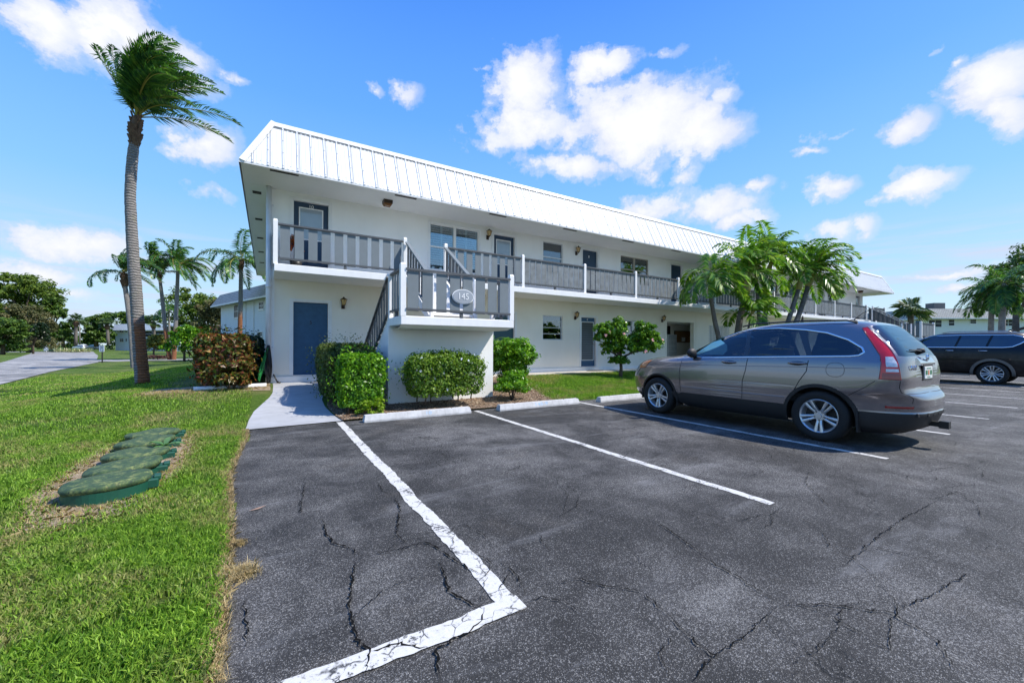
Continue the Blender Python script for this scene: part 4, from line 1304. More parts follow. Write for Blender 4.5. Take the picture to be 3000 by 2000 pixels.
class CarForm:
    """closed body surface: a stack of horizontal rounded sections.
    levels: rows (z, x_rear, x_front, half_width, n_rear, n_front); x forward, y left, z up; metres"""
    def __init__(s, rows, xc=0.0):
        s.r = np.array(rows, float)
        s.q = np.arange(len(rows), dtype=float)
        s.xc = xc
        s.zl = s.r[:, 0]

    def row(s, q):
        # smooth (Catmull-like) interpolation of the level table
        q = np.asarray(q, float)
        out = []
        for k in range(6):
            out.append(np.interp(q, s.q, s.r[:, k]) if k == 0 else s._cub(q, s.r[:, k]))
        return out

    def _cub(s, q, y):
        i = np.clip(np.floor(q).astype(int), 0, len(y)-2); t = q-i
        z = s.zl
        h = z[i+1]-z[i]
        sl = np.diff(y)/np.diff(z)
        m = np.zeros(len(y))
        m[0] = sl[0]; m[-1] = sl[-1]
        for k in range(1, len(y)-1):
            m[k] = 0 if sl[k-1]*sl[k] <= 0 else 2*sl[k-1]*sl[k]/(sl[k-1]+sl[k])
        t2, t3 = t*t, t*t*t
        return (2*t3-3*t2+1)*y[i]+(t3-2*t2+t)*h*m[i]+(-2*t3+3*t2)*y[i+1]+(t3-t2)*h*m[i+1]

    def qz(s, z):
        return np.interp(z, s.zl, s.q)

    def pt(s, th, q):
        """th 0 = rear centre, pi/2 = widest left side, pi = front centre"""
        z, xr, xf, w, nr, nf = s.row(q)
        c = np.cos(th); sn = np.abs(np.sin(th))
        rear = c > 0
        n = np.where(rear, nr, nf)
        a = np.where(rear, s.xc-xr, xf-s.xc)
        e = 2.0/n
        x = s.xc-np.sign(c)*a*np.abs(c)**e
        y = w*sn**e
        return np.stack([x, y, z+0*x], -1)

    def th_side(s, x, z):
        q = s.qz(z); _, xr, xf, w, nr, nf = s.row(q)
        x = np.asarray(x, float)
        rear = x < s.xc
        n = np.where(rear, nr, nf); a = np.where(rear, s.xc-xr, xf-s.xc)
        c = np.clip(np.abs(x-s.xc)/a, 0, 1)**(n/2)
        return np.arccos(np.where(rear, c, -c)), q

    def th_rear(s, y, z):
        q = s.qz(z); _, xr, xf, w, nr, nf = s.row(q)
        sn = np.clip(np.asarray(y, float)/w, 0, 1)**(nr/2)
        return np.arcsin(sn), q


def densify(pts, step, closed=True):
    out = []
    n = len(pts)
    for i in range(n if closed else n-1):
        a = np.array(pts[i], float); b = np.array(pts[(i+1) % n], float)
        k = max(1, int(np.hypot(*(b-a))/step))
        for j in range(k): out.append(tuple(a+(b-a)*j/k))
    if not closed: out.append(tuple(pts[-1]))
    return out


def smoothpoly(pts, it=2):
    """Chaikin corner cutting on a closed outline"""
    for _ in range(it):
        q = []
        for i in range(len(pts)):
            a, b = pts[i], pts[(i+1) % len(pts)]
            q += [(a[0]*.75+b[0]*.25, a[1]*.75+b[1]*.25), (a[0]*.25+b[0]*.75, a[1]*.25+b[1]*.75)]
        pts = q
    return pts


def inpoly(P, poly):
    x, y = P[:, 0], P[:, 1]
    c = np.zeros(len(P), bool)
    n = len(poly)
    for i in range(n):
        x0, y0 = poly[i]; x1, y1 = poly[(i+1) % n]
        if y0 == y1: continue
        k = ((y0 > y) != (y1 > y)) & (x < (x1-x0)*(y-y0)/(y1-y0)+x0)
        c ^= k
    return c


def cdt_patch(outline, holes, du, dv):
    """triangulate a 2-D region (theta,q) with interior grid points"""
    o = np.array(outline)
    lo, hi = o.min(0), o.max(0)
    gx = np.arange(lo[0]+du/2, hi[0], du); gy = np.arange(lo[1]+dv/2, hi[1], dv)
    Gp = np.stack(np.meshgrid(gx, gy, indexing='ij'), -1).reshape(-1, 2)
    k = inpoly(Gp, outline)
    for h in holes: k &= ~inpoly(Gp, h)
    Gp = Gp[k]
    verts = [Vector(p) for p in outline]; edges = [(i, (i+1) % len(outline)) for i in range(len(outline))]
    for h in holes:
        b = len(verts); verts += [Vector(p) for p in h]; edges += [(b+i, b+(i+1) % len(h)) for i in range(len(h))]
    # keep grid points off the borders
    B = np.array([tuple(v) for v in verts]); 
    keep = np.ones(len(Gp), bool)
    for i in range(0, len(B)):
        keep &= (np.abs(Gp[:, 0]-B[i, 0])/du)**2+(np.abs(Gp[:, 1]-B[i, 1])/dv)**2 > 0.16
    verts += [Vector((float(p[0]), float(p[1]))) for p in Gp[keep]]
    r = geometry.delaunay_2d_cdt(verts, edges, [], 0, 1e-7)
    V = np.array([tuple(v) for v in r[0]]); F = np.array([f for f in r[2] if len(f) == 3])
    cen = V[F].mean(1)
    k = inpoly(cen, outline)
    for h in holes: k &= ~inpoly(cen, h)
    return V, F[k]


def form_mesh(form, V2, F, name, mat, parent, off=0.0, mirror=True, smooth=True, thick=0.0):
    P = form.pt(V2[:, 0], V2[:, 1])
    if off or thick:
        e = 1e-3
        A = form.pt(V2[:, 0]+e, V2[:, 1])-form.pt(V2[:, 0]-e, V2[:, 1])
        Bq = form.pt(V2[:, 0], V2[:, 1]+e)-form.pt(V2[:, 0], V2[:, 1]-e)
        N = np.cross(A, Bq); N /= np.maximum(np.linalg.norm(N, axis=1, keepdims=True), 1e-9)
        s = np.sign((N[:, 1:2]*P[:, 1:2]+N[:, 0:1]*(P[:, 0:1]-form.xc)))
        N = N*np.where(s == 0, 1, s)
        P = P+N*off
    touches = V2[:, 0].min() < 0.02 or V2[:, 0].max() > PI-0.02
    if mirror and touches:
        n = len(P)
        Q = P.copy(); Q[:, 1] *= -1
        P = np.concatenate([P, Q]); F = np.concatenate([F, F[:, ::-1]+n])
        sets = [(P, parent)]
    elif mirror:
        par = parent if isinstance(parent, tuple) else (parent, parent)
        sets = [(P, par[0]), (P*np.array([1, -1, 1]), par[1])]
    else:
        sets = [(P, parent[0] if isinstance(parent, tuple) else parent)]
    res = []
    for k, (PP, pr) in enumerate(sets):
        o = npmesh(name, PP, F if k == 0 else F[:, ::-1], mat, pr, smooth=smooth)
        bm = bmesh.new(); bm.from_mesh(o.data)
        bmesh.ops.remove_doubles(bm, verts=bm.verts, dist=0.0008)
        bmesh.ops.recalc_face_normals(bm, faces=bm.faces)
        bm.to_mesh(o.data); bm.free()
        if smooth:
            o.data.polygons.foreach_set('use_smooth', np.ones(len(o.data.polygons), bool))
        res.append(o)
    return res[0] if len(res) == 1 else tuple(res)


def side_poly(form, pts):
    out = []
    for x, z in pts:
        t, q = form.th_side(x, z); out.append((float(t), float(q)))
    return out


def rear_poly(form, pts):
    out = []
    for y, z in pts:
        t, q = form.th_rear(y, z); out.append((float(t), float(q)))
    return out


def surf_line(form, tq, w, name, mat, parent, off=.002, mirror=True, h=0.0):
    """ribbon following the surface along (theta,q) points"""
    T = np.array(tq)
    P = form.pt(T[:, 0], T[:, 1])
    e = 1e-3
    A = form.pt(T[:, 0]+e, T[:, 1])-form.pt(T[:, 0]-e, T[:, 1]); B = form.pt(T[:, 0], T[:, 1]+e)-form.pt(T[:, 0], T[:, 1]-e)
    N = np.cross(A, B); N /= np.maximum(np.linalg.norm(N, axis=1, keepdims=True), 1e-9)
    s = np.sign(N[:, 1:2]*P[:, 1:2]+N[:, 0:1]*(P[:, 0:1]-form.xc)); N *= np.where(s == 0, 1, s)
    D = np.gradient(P, axis=0); D /= np.maximum(np.linalg.norm(D, axis=1, keepdims=True), 1e-9)
    X = np.cross(D, N)
    mid_ = T[:, 0].min() < 0.02 or T[:, 0].max() > PI-0.02
    mb = MB(); par = parent if isinstance(parent, tuple) else (parent, parent)
    for sg_ in ([1, -1] if mirror else [1]):
        fl = np.array([1, sg_, 1])
        if not mid_: mb = MB()
        a = (P+X*w/2+N*off*.3)*fl; b = (P+X*w/4+N*off)*fl; c = (P-X*w/4+N*off)*fl; d = (P-X*w/2+N*off*.3)*fl
        n = len(P)
        vs = np.stack([a, b, c, d], 1).reshape(-1, 3)
        mb.add(vs, [(4*i+k, 4*i+k+1, 4*i+k+5, 4*i+k+4) for i in range(n-1) for k in range(3)], 0, True)
        if not mid_: mb.build(name, mat, par[0] if sg_ == 1 else par[1])
    if mid_: mb.build(name, mat, par[0])


def wheel(parent, x, y, r, rim_r, w, style, side):
    """wheel with tyre (thing part) and rim sub-part; axis along y, outer face at y+side*w/2"""
    t = MB(); n = 56
    prof = [(rim_r-.012, -w/2+.02), (rim_r+.02, -w/2), (r-.05, -w/2-.004), (r-.012, -w/2+.018), (r, -w/2+.045), (r, w/2-.045), (r-.012, w/2-.018), (r-.05, w/2+.004), (rim_r+.02, w/2), (rim_r-.012, w/2-.02)]
    m_ = len(prof); vs = []; fs = []
    for k in range(n):
        a = 2*PI*k/n
        for i, (pr, py) in enumerate(prof):
            rr_ = pr-(0.006 if (3 < i < 6 and k % 2) else 0)
            vs.append((x+rr_*math.cos(a), y+py*side, r+rr_*math.sin(a)))
    for k in range(n):
        for i in range(m_-1): fs.append((k*m_+i, k*m_+i+1, ((k+1) % n)*m_+i+1, ((k+1) % n)*m_+i))
    t.add(vs, fs, 0, True)
    ty = t.build('tyre', mTyre, parent)
    b = MB()
    yo = y+side*(w/2-.015)
    def ring(r0, y0, r1, y1, mi=0):
        vs = []
        for k in range(n):
            a = 2*PI*k/n
            vs += [(x+r0*math.cos(a), y0, r+r0*math.sin(a)), (x+r1*math.cos(a), y1, r+r1*math.sin(a))]
        b.add(vs, [(2*k, 2*k+1, (2*k+3) % (2*n), (2*k+2) % (2*n)) for k in range(n)], mi, True)
    ring(rim_r+.006, yo-side*.004, rim_r-.008, yo+side*.004); ring(rim_r-.008, yo+side*.004, rim_r-.022, yo-side*.012); ring(rim_r-.022, yo-side*.012, rim_r-.045, yo-side*.10)
    ring(rim_r-.045, yo-side*.10, 0.01, yo-side*.11, 1)
    sp, double = style
    for k in range(sp):
        a0 = PI/2+2*PI*k/sp + (PI if sp == 5 else 0)
        for dsp in ((-1, 1) if double else (0,)):
            for seg in range(1):
                th0, th1 = a0+dsp*.27, a0+dsp*.165
                ri, ro = .045, rim_r-.012
                wi, wo = (.018, .024) if double else (.018, .026)
                pi_ = Vector((x+ri*math.cos(th0), yo-side*.038, r+ri*math.sin(th0))); po = Vector((x+ro*math.cos(th1), yo-side*.004, r+ro*math.sin(th1)))
                mid_ = Vector((x+.55*ro*math.cos(th1*.75+th0*.25), yo-side*.016, r+.55*ro*math.sin(th1*.75+th0*.25)))
                def cs(p, wd, ang):
                    tn = Vector((-math.sin(ang), 0, math.cos(ang)))
                    dd = Vector((0, side, 0))
                    return [p-tn*wd-dd*.035, p-tn*wd*.85, p-tn*wd*.3+dd*.004, p+tn*wd*.3+dd*.004, p+tn*wd*.85, p+tn*wd-dd*.035]
                vs = cs(pi_, wi, th0)+cs(mid_, wi*.95, th1)+cs(po, wo, th1)
                b.add(vs, [(6*j+i, 6*j+i+1, 6*j+i+7, 6*j+i+6) for j in range(2) for i in range(5)], 0, False)
    # hub and nuts
    def disc(cx, cz, rad, y0, y1, mi=0, nn=20):
        vs = [(cx+rad*math.cos(2*PI*k/nn), y0, cz+rad*math.sin(2*PI*k/nn)) for k in range(nn)]+[(cx+rad*.85*math.cos(2*PI*k/nn), y1, cz+rad*.85*math.sin(2*PI*k/nn)) for k in range(nn)]
        b.add(vs, [(k, (k+1) % nn, (k+1) % nn+nn, k+nn) for k in range(nn)]+[tuple(range(nn, 2*nn))], mi)
    disc(x, r, .075, yo-side*.06, yo-side*.028)
    disc(x, r, .036, yo-side*.03, yo-side*.018)
    for k in range(5):
        a = PI/2+2*PI*k/5 + PI/5*0 + PI
        disc(x+.062*math.cos(a), r+.062*math.sin(a), .017, yo-side*.04, yo-side*.0265, 1, 10)
        disc(x+.062*math.cos(a), r+.062*math.sin(a), .009, yo-side*.03, yo-side*.018, 0, 8)
    disc(x, r, rim_r*.62, yo-side*.13, yo-side*.125, 2, 40)
    b.build('rim', [mRim, mClad, M('brake_disc', (.2, .19, .18), .4, .8) if 'brake_disc' not in MATS else MATS['brake_disc']], ty)
    return ty


def arch(cx, cz, r, z0, n=26, up=1.0):
    """arch outline points from rear foot to front foot (x increasing)"""
    out = []
    a0 = math.asin(max(-1, min(1, (z0-cz)/r)))
    for k in range(n+1):
        a = PI-a0-(PI-2*a0)*k/n
        out.append((cx+r*math.cos(a), cz+r*up*math.sin(a) if math.sin(a) > 0 else cz+r*math.sin(a)))
    return out


def q_lattice_patch(form, th0, th1, q0, q1, nt, nq):
    pass


# ---- the taupe compact SUV (local units = real metres; rear axle at x=0)
LV = [  # z, x_rear, x_front, half width, n_rear, n_front
    (0.20, -0.75, 3.20, 0.80, 5.0, 4.5),
    (0.27, -0.88, 3.38, 0.855, 4.2, 5),
    (0.38, -0.93, 3.45, 0.885, 3.8, 5.5),
    (0.465, -0.96, 3.49, 0.893, 3.6, 5.6),
    (0.49, -0.950, 3.495, 0.894, 3.6, 5.6),
    (0.56, -0.968, 3.505, 0.897, 3.6, 5.6),
    (0.63, -0.968, 3.51, 0.900, 3.8, 5.6),
    (0.675, -0.945, 3.51, 0.902, 4.4, 5.6),
    (0.73, -0.875, 3.50, 0.903, 6.5, 5.5),
    (0.79, -0.855, 3.48, 0.902, 7.6, 5.3),
    (0.90, -0.866, 3.43, 0.898, 8.0, 4.8),
    (0.98, -0.860, 3.34, 0.890, 8.0, 4.2),
    (1.04, -0.852, 3.16, 0.883, 8.0, 3.7),
    (1.085, -0.845, 2.86, 0.873, 8.0, 3.4),
    (1.12, -0.840, 2.52, 0.862, 7.6, 3.2),
    (1.18, -0.820, 2.34, 0.838, 7.4, 3.0),
    (1.28, -0.765, 2.10, 0.792, 7.2, 3.0),
    (1.42, -0.655, 1.80, 0.725, 7.0, 3.0),
    (1.54, -0.550, 1.50, 0.662, 7.0, 2.8),
    (1.60, -0.480, 1.29, 0.615, 6.0, 2.7),
    (1.64, -0.370, 1.05, 0.540, 4.6, 2.6),
    (1.66, -0.18, 0.80, 0.430, 3.4, 2.5),
    (1.672, 0.18, 0.62, 0.200, 2.4, 2.4),
]
F1 = CarForm(LV, xc=0.45)
CS = 1.07
suv = empty('parked_suv', (7.84, 2.67, 0), PI/2, 'taupe grey compact SUV parked nose-in beside the second bay line, sunshade in its windscreen', 'car')
suv.scale = (CS, CS, CS)
WR, AR = 0.345, 0.405
WB = 2.65

# side window outlines (x, z)
g_front = smoothpoly(densify([(2.10, 1.105), (2.04, 1.15), (1.65, 1.37), (1.29, 1.505), (1.09, 1.54), (1.06, 1.40), (1.03, 1.125)], .12), 1)
g_rear = [(0.95, 1.128), (1.00, 1.45), (1.03, 1.553), (0.70, 1.556), (0.34, 1.538), (0.27, 1.40), (0.155, 1.158)]
g_qtr = [(0.085, 1.160), (0.16, 1.35), (0.235, 1.518), (-0.02, 1.465), (-0.27, 1.365), (-0.415, 1.27), (-0.44, 1.225), (-0.40, 1.20), (-0.32, 1.19)]
dlo = [(2.18, 1.085), (2.05, 1.17), (1.66, 1.395), (1.30, 1.53), (1.02, 1.575), (.62, 1.578), (.25, 1.54), (-.03, 1.487), (-.28, 1.388), (-.44, 1.28), (-.468, 1.225), (-.42, 1.183), (-.33, 1.170)]
# windscreen, in (theta,q): front centre at pi
def fq(z): return float(F1.qz(z))


wind = []
for z in np.linspace(1.135, 1.575, 10): wind.append((PI-0.0, fq(z)))
zs_ = np.linspace(1.575, 1.135, 10)
edge = []
for z in zs_:
    _, xr, xf, w, nr, nf = F1.row(F1.qz(z)); 
    sn = (0.86)**(nf/2); edge.append((PI-math.asin(float(sn)), fq(z)))
wind_out = wind + edge
rearg = [(0.0, 1.185), (0.30, 1.180), (0.60, 1.175), (0.70, 1.18), (0.665, 1.30), (0.625, 1.42), (0.575, 1.55), (0.52, 1.575), (0.25, 1.585), (0.0, 1.587)]
rearg_tq = rear_poly(F1, densify(rearg, .05, False))
lamp_in = [(.78, .895), (.775, .895), (.775, .98), (.77, 1.04), (.755, 1.12), (.735, 1.185), (.695, 1.30), (.655, 1.42), (.605, 1.545)]
lamp_outx = [(-.635, .895), (-.645, 1.0), (-.645, 1.10), (-.625, 1.185), (-.52, 1.35), (-.44, 1.47), (-.395, 1.535)]


def lamp_poly():
    a = rear_poly(F1, densify(lamp_in[1:], .06, False))
    b = side_poly(F1, densify(lamp_outx, .06, False))
    t0, _ = F1.th_side(-.635, .895); t1, _ = F1.th_rear(.775, .895)
    bottom = [(float(t0)+(float(t1)-float(t0))*k/5, fq(.895)) for k in range(1, 5)]
    return a + b[::-1] + bottom


lampP = lamp_poly()
# body outline in (theta,q): from rear centre bottom round to front centre
zb = 0.40
bot = [(-0.75, .30), (-0.45, .30)] 
low_edge = []
low = densify([(-.80, .47), (-.42, .47)], .06, False) + arch(0, WR, AR, .45) + densify([(.40, .46), (2.20, .46)], .08, False)[1:-1] + arch(WB, WR, AR, .40) + densify([(3.10, .36), (3.18, .36)], .06, False)
lowt = side_poly(F1, low)
lowt = [(t, q) for t, q in lowt]
rear_bot = [(t, fq(.47)) for t in np.linspace(0, lowt[0][0]-.02, 14)]
front_bot = [(t, fq(.36)) for t in np.linspace(lowt[-1][0]+.03, PI, 14)]
topq = len(LV)-1.0
top_edge = [(t, topq-.02) for t in np.linspace(PI, 0, 30)]
frontc = [(PI, q) for q in np.linspace(fq(.36), topq-.02, 40)][1:-1]
rearc = [(0.0, q) for q in np.linspace(topq-.02, fq(.47), 40)][1:-1]
body_out = rear_bot + lowt + front_bot + frontc + top_edge + rearc
# windows as holes: rear glass & windscreen touch the centre line, so cut them by notching
def notch(outline, hole, at0):
    """replace centre-line run of the outline by the hole's inner border"""
    qs = [p[1] for p in hole]
    lo_, hi_ = min(qs), max(qs)
    tc_ = 0.0 if at0 else PI
    keep = [p for p in outline if not (abs(p[0]-tc_) < 1e-9 and lo_-1e-6 <= p[1] <= hi_+1e-6)]
    # insertion index
    idx = None
    for i in range(len(keep)):
        a, b = keep[i], keep[(i+1) % len(keep)]
        if abs(a[0]-tc_) < 1e-9 and abs(b[0]-tc_) < 1e-9:
            if (a[1]-lo_)*(b[1]-lo_) <= 0 and abs(a[1]-b[1]) > 1e-9 and min(a[1], b[1]) <= lo_ and max(a[1], b[1]) >= hi_: idx = i+1; up_ = b[1] > a[1]
    h = sorted_border(hole, tc_)
    if (h[0][1] < h[-1][1]) != up_: h = h[::-1]
    return keep[:idx]+h+keep[idx:]


def sorted_border(hole, tc_):
    """open border of a hole, from its low centre point round to its high centre point"""
    b = [p for p in hole]
    c = [i for i, p in enumerate(b) if abs(p[0]-tc_) < 1e-6]
    nc = [p for p in b if abs(p[0]-tc_) >= 1e-6]
    loq, hiq = min(b[i][1] for i in c), max(b[i][1] for i in c)
    if nc[0][1] > nc[-1][1]: nc = nc[::-1]
    return [(tc_, loq)] + nc + [(tc_, hiq)]


wind_border = [(PI, fq(1.135))] + [p for p in edge[::-1]] + [(PI, fq(1.575))]
wb2 = []
for k in range(8): wb2.append((PI+(edge[-1][0]-PI)*k/8, fq(1.135)))
wb2 += edge[::-1]
for k in range(1, 9): wb2.append((edge[0][0]+(PI-edge[0][0])*k/8, fq(1.575)))
body_out2 = notch(body_out, rearg_tq, True)
body_out2 = notch(body_out2, wb2, False)
dlo_tq = side_poly(F1, densify(dlo, .05))
V2, F2 = cdt_patch(body_out2, [dlo_tq, lampP], 0.045, 0.16)
body = form_mesh(F1, V2, F2, 'body', mTaupeCar, suv)
# lower cladding: bumper skirts and sills
cl_low = arch(0, WR, AR, .45)
def skirt(pts_top_z, zbot, name, x0, x1, mat, off=0.0):
    pass


Vc, Fc = None, None
mb = MB()
skq = np.linspace(0, fq(.47), 8)
t_rear_end = lowt[0][0]
ths = np.linspace(0, float(F1.th_side(-.43, .40)[0]), 26)
def grid_form(form, ths, qs, name, mat, parent, off=0.0):
    TT, QQ = np.meshgrid(ths, qs, indexing='ij')
    V = np.stack([TT.ravel(), QQ.ravel()], 1)
    nq = len(qs)
    i, j = np.meshgrid(np.arange(len(ths)-1), np.arange(nq-1), indexing='ij')
    a = (i*nq+j).ravel()
    F = np.stack([a, a+nq, a+nq+1, a+1], 1)
    return form_mesh(form, V, F, name, mat, parent, off)


grid_form(F1, ths, np.linspace(0, fq(.47), 12), 'rear_skirt', mClad, suv)
t_a, t_b = float(F1.th_side(3.07, .40)[0]), PI
grid_form(F1, np.linspace(t_a, t_b, 20), np.linspace(0, fq(.36), 10), 'front_skirt', mClad, suv)
grid_form(F1, np.linspace(float(F1.th_side(.40, .3)[0]), float(F1.th_side(2.22, .3)[0]), 30), np.linspace(fq(.215), fq(.46), 8), 'sill', mClad, suv)


def arch_ring(form, cx, r0, r1, z0, name, mat, parent, off=.006, n=30):
    V = []; 
    a0 = math.asin((z0-WR)/r0)
    for k in range(n+1):
        a = PI-a0-(PI-2*a0)*k/n
        for rr_ in (r0, (r0+r1)/2, r1):
            x, z = cx+rr_*math.cos(a), WR+rr_*math.sin(a)
            t, q = form.th_side(x, z); V.append((float(t), float(q)))
    V = np.array(V)
    F = np.array([(3*k+j, 3*k+3+j, 3*k+4+j, 3*k+1+j) for k in range(n) for j in (0, 1)])
    return form_mesh(form, V, F, name, mat, parent, off)


arch_ring(F1, 0, AR-.012, AR+.035, .26, 'wheel_arch', mClad, suv, .010)
arch_ring(F1, WB, AR-.012, AR+.020, .30, 'wheel_arch', mClad, suv, .010)
# glass
for nm, gp in (('side_window', g_front), ('side_window', g_rear), ('side_window', g_qtr)):
    V_, F_ = cdt_patch(side_poly(F1, densify(gp, .05)), [], .05, .25)
    form_mesh(F1, V_, F_, nm, mCarGlass, suv, -.004)
# dark pillar band behind the glass opening (outline of dlo minus glass panes)
V_, F_ = cdt_patch(dlo_tq, [side_poly(F1, densify(gp, .05)) for gp in (g_front, g_rear, g_qtr)], .05, .25)
form_mesh(F1, V_, F_, 'pillar_trim', M('pillar_black', (.02, .021, .024), .25, coat=.8), suv, -.002)
V_, F_ = cdt_patch([(0.0, q) for q in np.linspace(fq(1.587), fq(1.185), 10)][1:-1]+sorted_border(rearg_tq, 0.0), [], .06, .25)
rg = form_mesh(F1, V_, F_, 'rear_window', mRearGlass, suv, -.002)
V_, F_ = cdt_patch([(PI, q) for q in np.linspace(fq(1.575), fq(1.135), 10)][1:-1]+wb2, [], .06, .25)
form_mesh(F1, V_, F_, 'windscreen', mCarGlass, suv, -.002)
# chrome trim round the side glass
cl = dlo_tq + [dlo_tq[0]]
surf_line(F1, cl, .020, 'window_trim', mChrome, suv, .006)
# panel gaps
def sl(pts): return side_poly(F1, densify(pts, .04, False))
surf_line(F1, sl([(2.14, 1.10), (2.165, .80), (2.15, .60), (2.14, .47)]), .011, 'door_gap', mSeamC, suv, .0015)
surf_line(F1, sl([(.955, 1.10), (.975, .92), (1.02, .75), (1.03, .47)]), .011, 'door_gap', mSeamC, suv, .0015)
surf_line(F1, sl([(.125, 1.10), (.14, .95), (.23, .80), (.295, .66)]), .011, 'door_gap', mSeamC, suv, .0015)
surf_line(F1, sl([(-.60, .87), (-.50, .78), (-.33, .66)]), .006, 'bumper_gap', mSeamC, suv, .0015)
surf_line(F1, sl([(2.16, .965), (1.0, .985), (.15, 1.01), (-.5, 1.02)]), .010, 'crease', mTaupeCar, suv, .003)
surf_line(F1, sl([(2.13, .565), (1.5, .56), (.42, .56)]), .012, 'crease', mTaupeCar, suv, .004)
surf_line(F1, rear_poly(F1, densify([(.775, .88), (.77, .80), (.745, .735), (.66, .70), (.61, .66), (.60, .60)], .03, False)), .008, 'tailgate_gap', mSeamC, suv, .002)
surf_line(F1, rear_poly(F1, densify([(0, .715), (.3, .713), (.66, .718)], .05, False)), .008, 'tailgate_gap', mSeamC, suv, .002)
# fuel flap
ff = smoothpoly([(-.09, 1.08), (-.29, 1.08), (-.29, .895), (-.09, .895)], 2)
fft = side_poly(F1, ff); surf_line(F1, fft+[fft[0]], .005, 'fuel_flap', mSeamC, suv, .0015, mirror=False)
# tail lamps
lamp_red = lampP
V_, F_ = cdt_patch(lamp_red, [], .03, .18)
tl = form_mesh(F1, V_, F_, 'tail_light', mRed, suv, .010)
surf_line(F1, lamp_red+[lamp_red[0]], .012, 'lamp_rim', mRedD, tl, .014)
def rp(pts): return rear_poly(F1, densify(pts, .03))
def corner_lens(z0, z1, yi0, yi1, xo0, xo1, name, mat, off):
    """lens wrapping the tail corner: inner edge given in the rear view (y), outer in the side view (x)"""
    n = 6; poly = []
    for k in range(n+1):
        z = z0+(z1-z0)*k/n; t, q = F1.th_rear(yi0+(yi1-yi0)*k/n, z); poly.append((float(t), float(q)))
    for k in range(n, -1, -1):
        z = z0+(z1-z0)*k/n; t, q = F1.th_side(xo0+(xo1-xo0)*k/n, z); poly.append((float(t), float(q)))
    a_, b_ = poly[0], poly[-1]; c_, d_ = poly[n], poly[n+1]
    poly = poly[:n+1]+[(c_[0]+(d_[0]-c_[0])*k/8, c_[1]) for k in range(1, 8)]+poly[n+1:]+[(b_[0]+(a_[0]-b_[0])*k/8, a_[1]) for k in range(1, 8)]
    V_, F_ = cdt_patch(poly, [], .03, .15); form_mesh(F1, V_, F_, name, mat, tl, off)


corner_lens(1.045, 1.165, .782, .758, -.69, -.67, 'reverse_lamp', mClear, .014)
corner_lens(.985, 1.02, .783, .782, -.69, -.69, 'reverse_lamp', mClear, .014)
corner_lens(.90, .97, .783, .783, -.66, -.66, 'reflector', mRedD, .0135)
V_, F_ = cdt_patch(rp([(.58, .535), (.77, .535), (.77, .562), (.58, .562)]), [], .03, .15); form_mesh(F1, V_, F_, 'bumper_reflector', mRedD, suv, .006)
# head lamp corners
V_, F_ = cdt_patch(side_poly(F1, densify([(3.02, .87), (3.20, .84), (3.26, .93), (3.12, 1.0), (2.92, 1.01)], .04)), [], .03, .15)
form_mesh(F1, V_, F_, 'headlight', mAmb, suv, .006)


def loc_box(name, mats, parent, fn):
    mb = MB(); fn(mb); return mb.build(name, mats, parent)


def rear_x(y, z):
    t, q = F1.th_rear(abs(y), z); return float(F1.pt(np.array([float(t)]), np.array([float(q)]))[0][0])


# tailgate chrome bar, number plate, emblem lettering, wiper, aerial, handles, mirrors
def chrome_bar(mb):
    n = 14
    for k in range(n):
        y0, y1 = -.30+.60*k/n, -.30+.60*(k+1)/n
        zc = 1.105
        x0 = rear_x(y0, zc)-.03; x1 = rear_x(y1, zc)-.03
        e = .012 if k in (0, n-1) else .0
        mb.add([(x0+.03, y0, zc-.05), (x1+.03, y1, zc-.05), (x1, y1, zc-.045), (x0, y0, zc-.045), (x1, y1, zc-.01), (x0, y0, zc-.01), (x1+.035, y1, zc+.05), (x0+.035, y0, zc+.05)],
               [(0, 1, 2, 3), (3, 2, 4, 5), (5, 4, 6, 7)], 0, True)
        if k in (0, n-1):
            yy, xx = (y0, x0) if k == 0 else (y1, x1)
            mb.add([(xx+.04, yy, zc-.05), (xx, yy, zc-.045), (xx, yy, zc-.01), (xx+.04, yy, zc+.05)], [(0, 1, 2, 3)])


loc_box('tailgate_trim', mChrome, suv, chrome_bar)
def emblem(mb):
    x = rear_x(0, 1.14)-.03
    mb.tube([(x, -.035, 1.13), (x-.004, -.03, 1.19)], .008, 6); mb.tube([(x, .035, 1.13), (x-.004, .03, 1.19)], .008, 6); mb.tube([(x-.002, -.032, 1.16), (x-.002, .032, 1.16)], .008, 6)
    pts = [(x-.002, .055*math.cos(2*PI*k/20), 1.16+.045*math.sin(2*PI*k/20)) for k in range(21)]
    mb.tube(pts, .006, 6)
loc_box('emblem', mChrome, suv, emblem)
RM = Matrix(((0, 0, -1, 0), (-1, 0, 0, 0), (0, 1, 0, 0), (0, 0, 0, 1)))   # text readable from behind the car
def rearM(y, z): return Matrix.Translation((rear_x(y, z)-.008, y, z)) @ RM
pl = empty('x', (0, 0, 0)); bpy.data.objects.remove(pl)
lettering('CR-V', .085, rearM(.50, 1.03), mChrome, suv, .004, name='badge_lettering', sx=1.1)
zc_ = .965; xr_ = rear_x(0, zc_)-.018
def plate(mb):
    mb.bbox(xr_, xr_+.012, -.155, .155, zc_-.078, zc_+.078, .004)
pt_ = loc_box('license_plate', M('plate_white', (.78, .80, .76), .4), suv, plate)
mPG = M('plate_green', (.05, .22, .09), .5); mPO = M('plate_orange', (.75, .22, .04), .5)
def marks(mb):
    for y in (.12, .095, .07, -.06, -.085, -.11):
        mb.box(xr_-.003, xr_-.0008, y-.009, y+.009, zc_-.028, zc_+.03)
    mb.box(xr_-.003, xr_-.0008, -.09, .09, zc_+.05, zc_+.06); mb.box(xr_-.003, xr_-.0008, -.06, .06, zc_-.06, zc_-.052)
loc_box('plate_marks', mPG, pt_, marks)
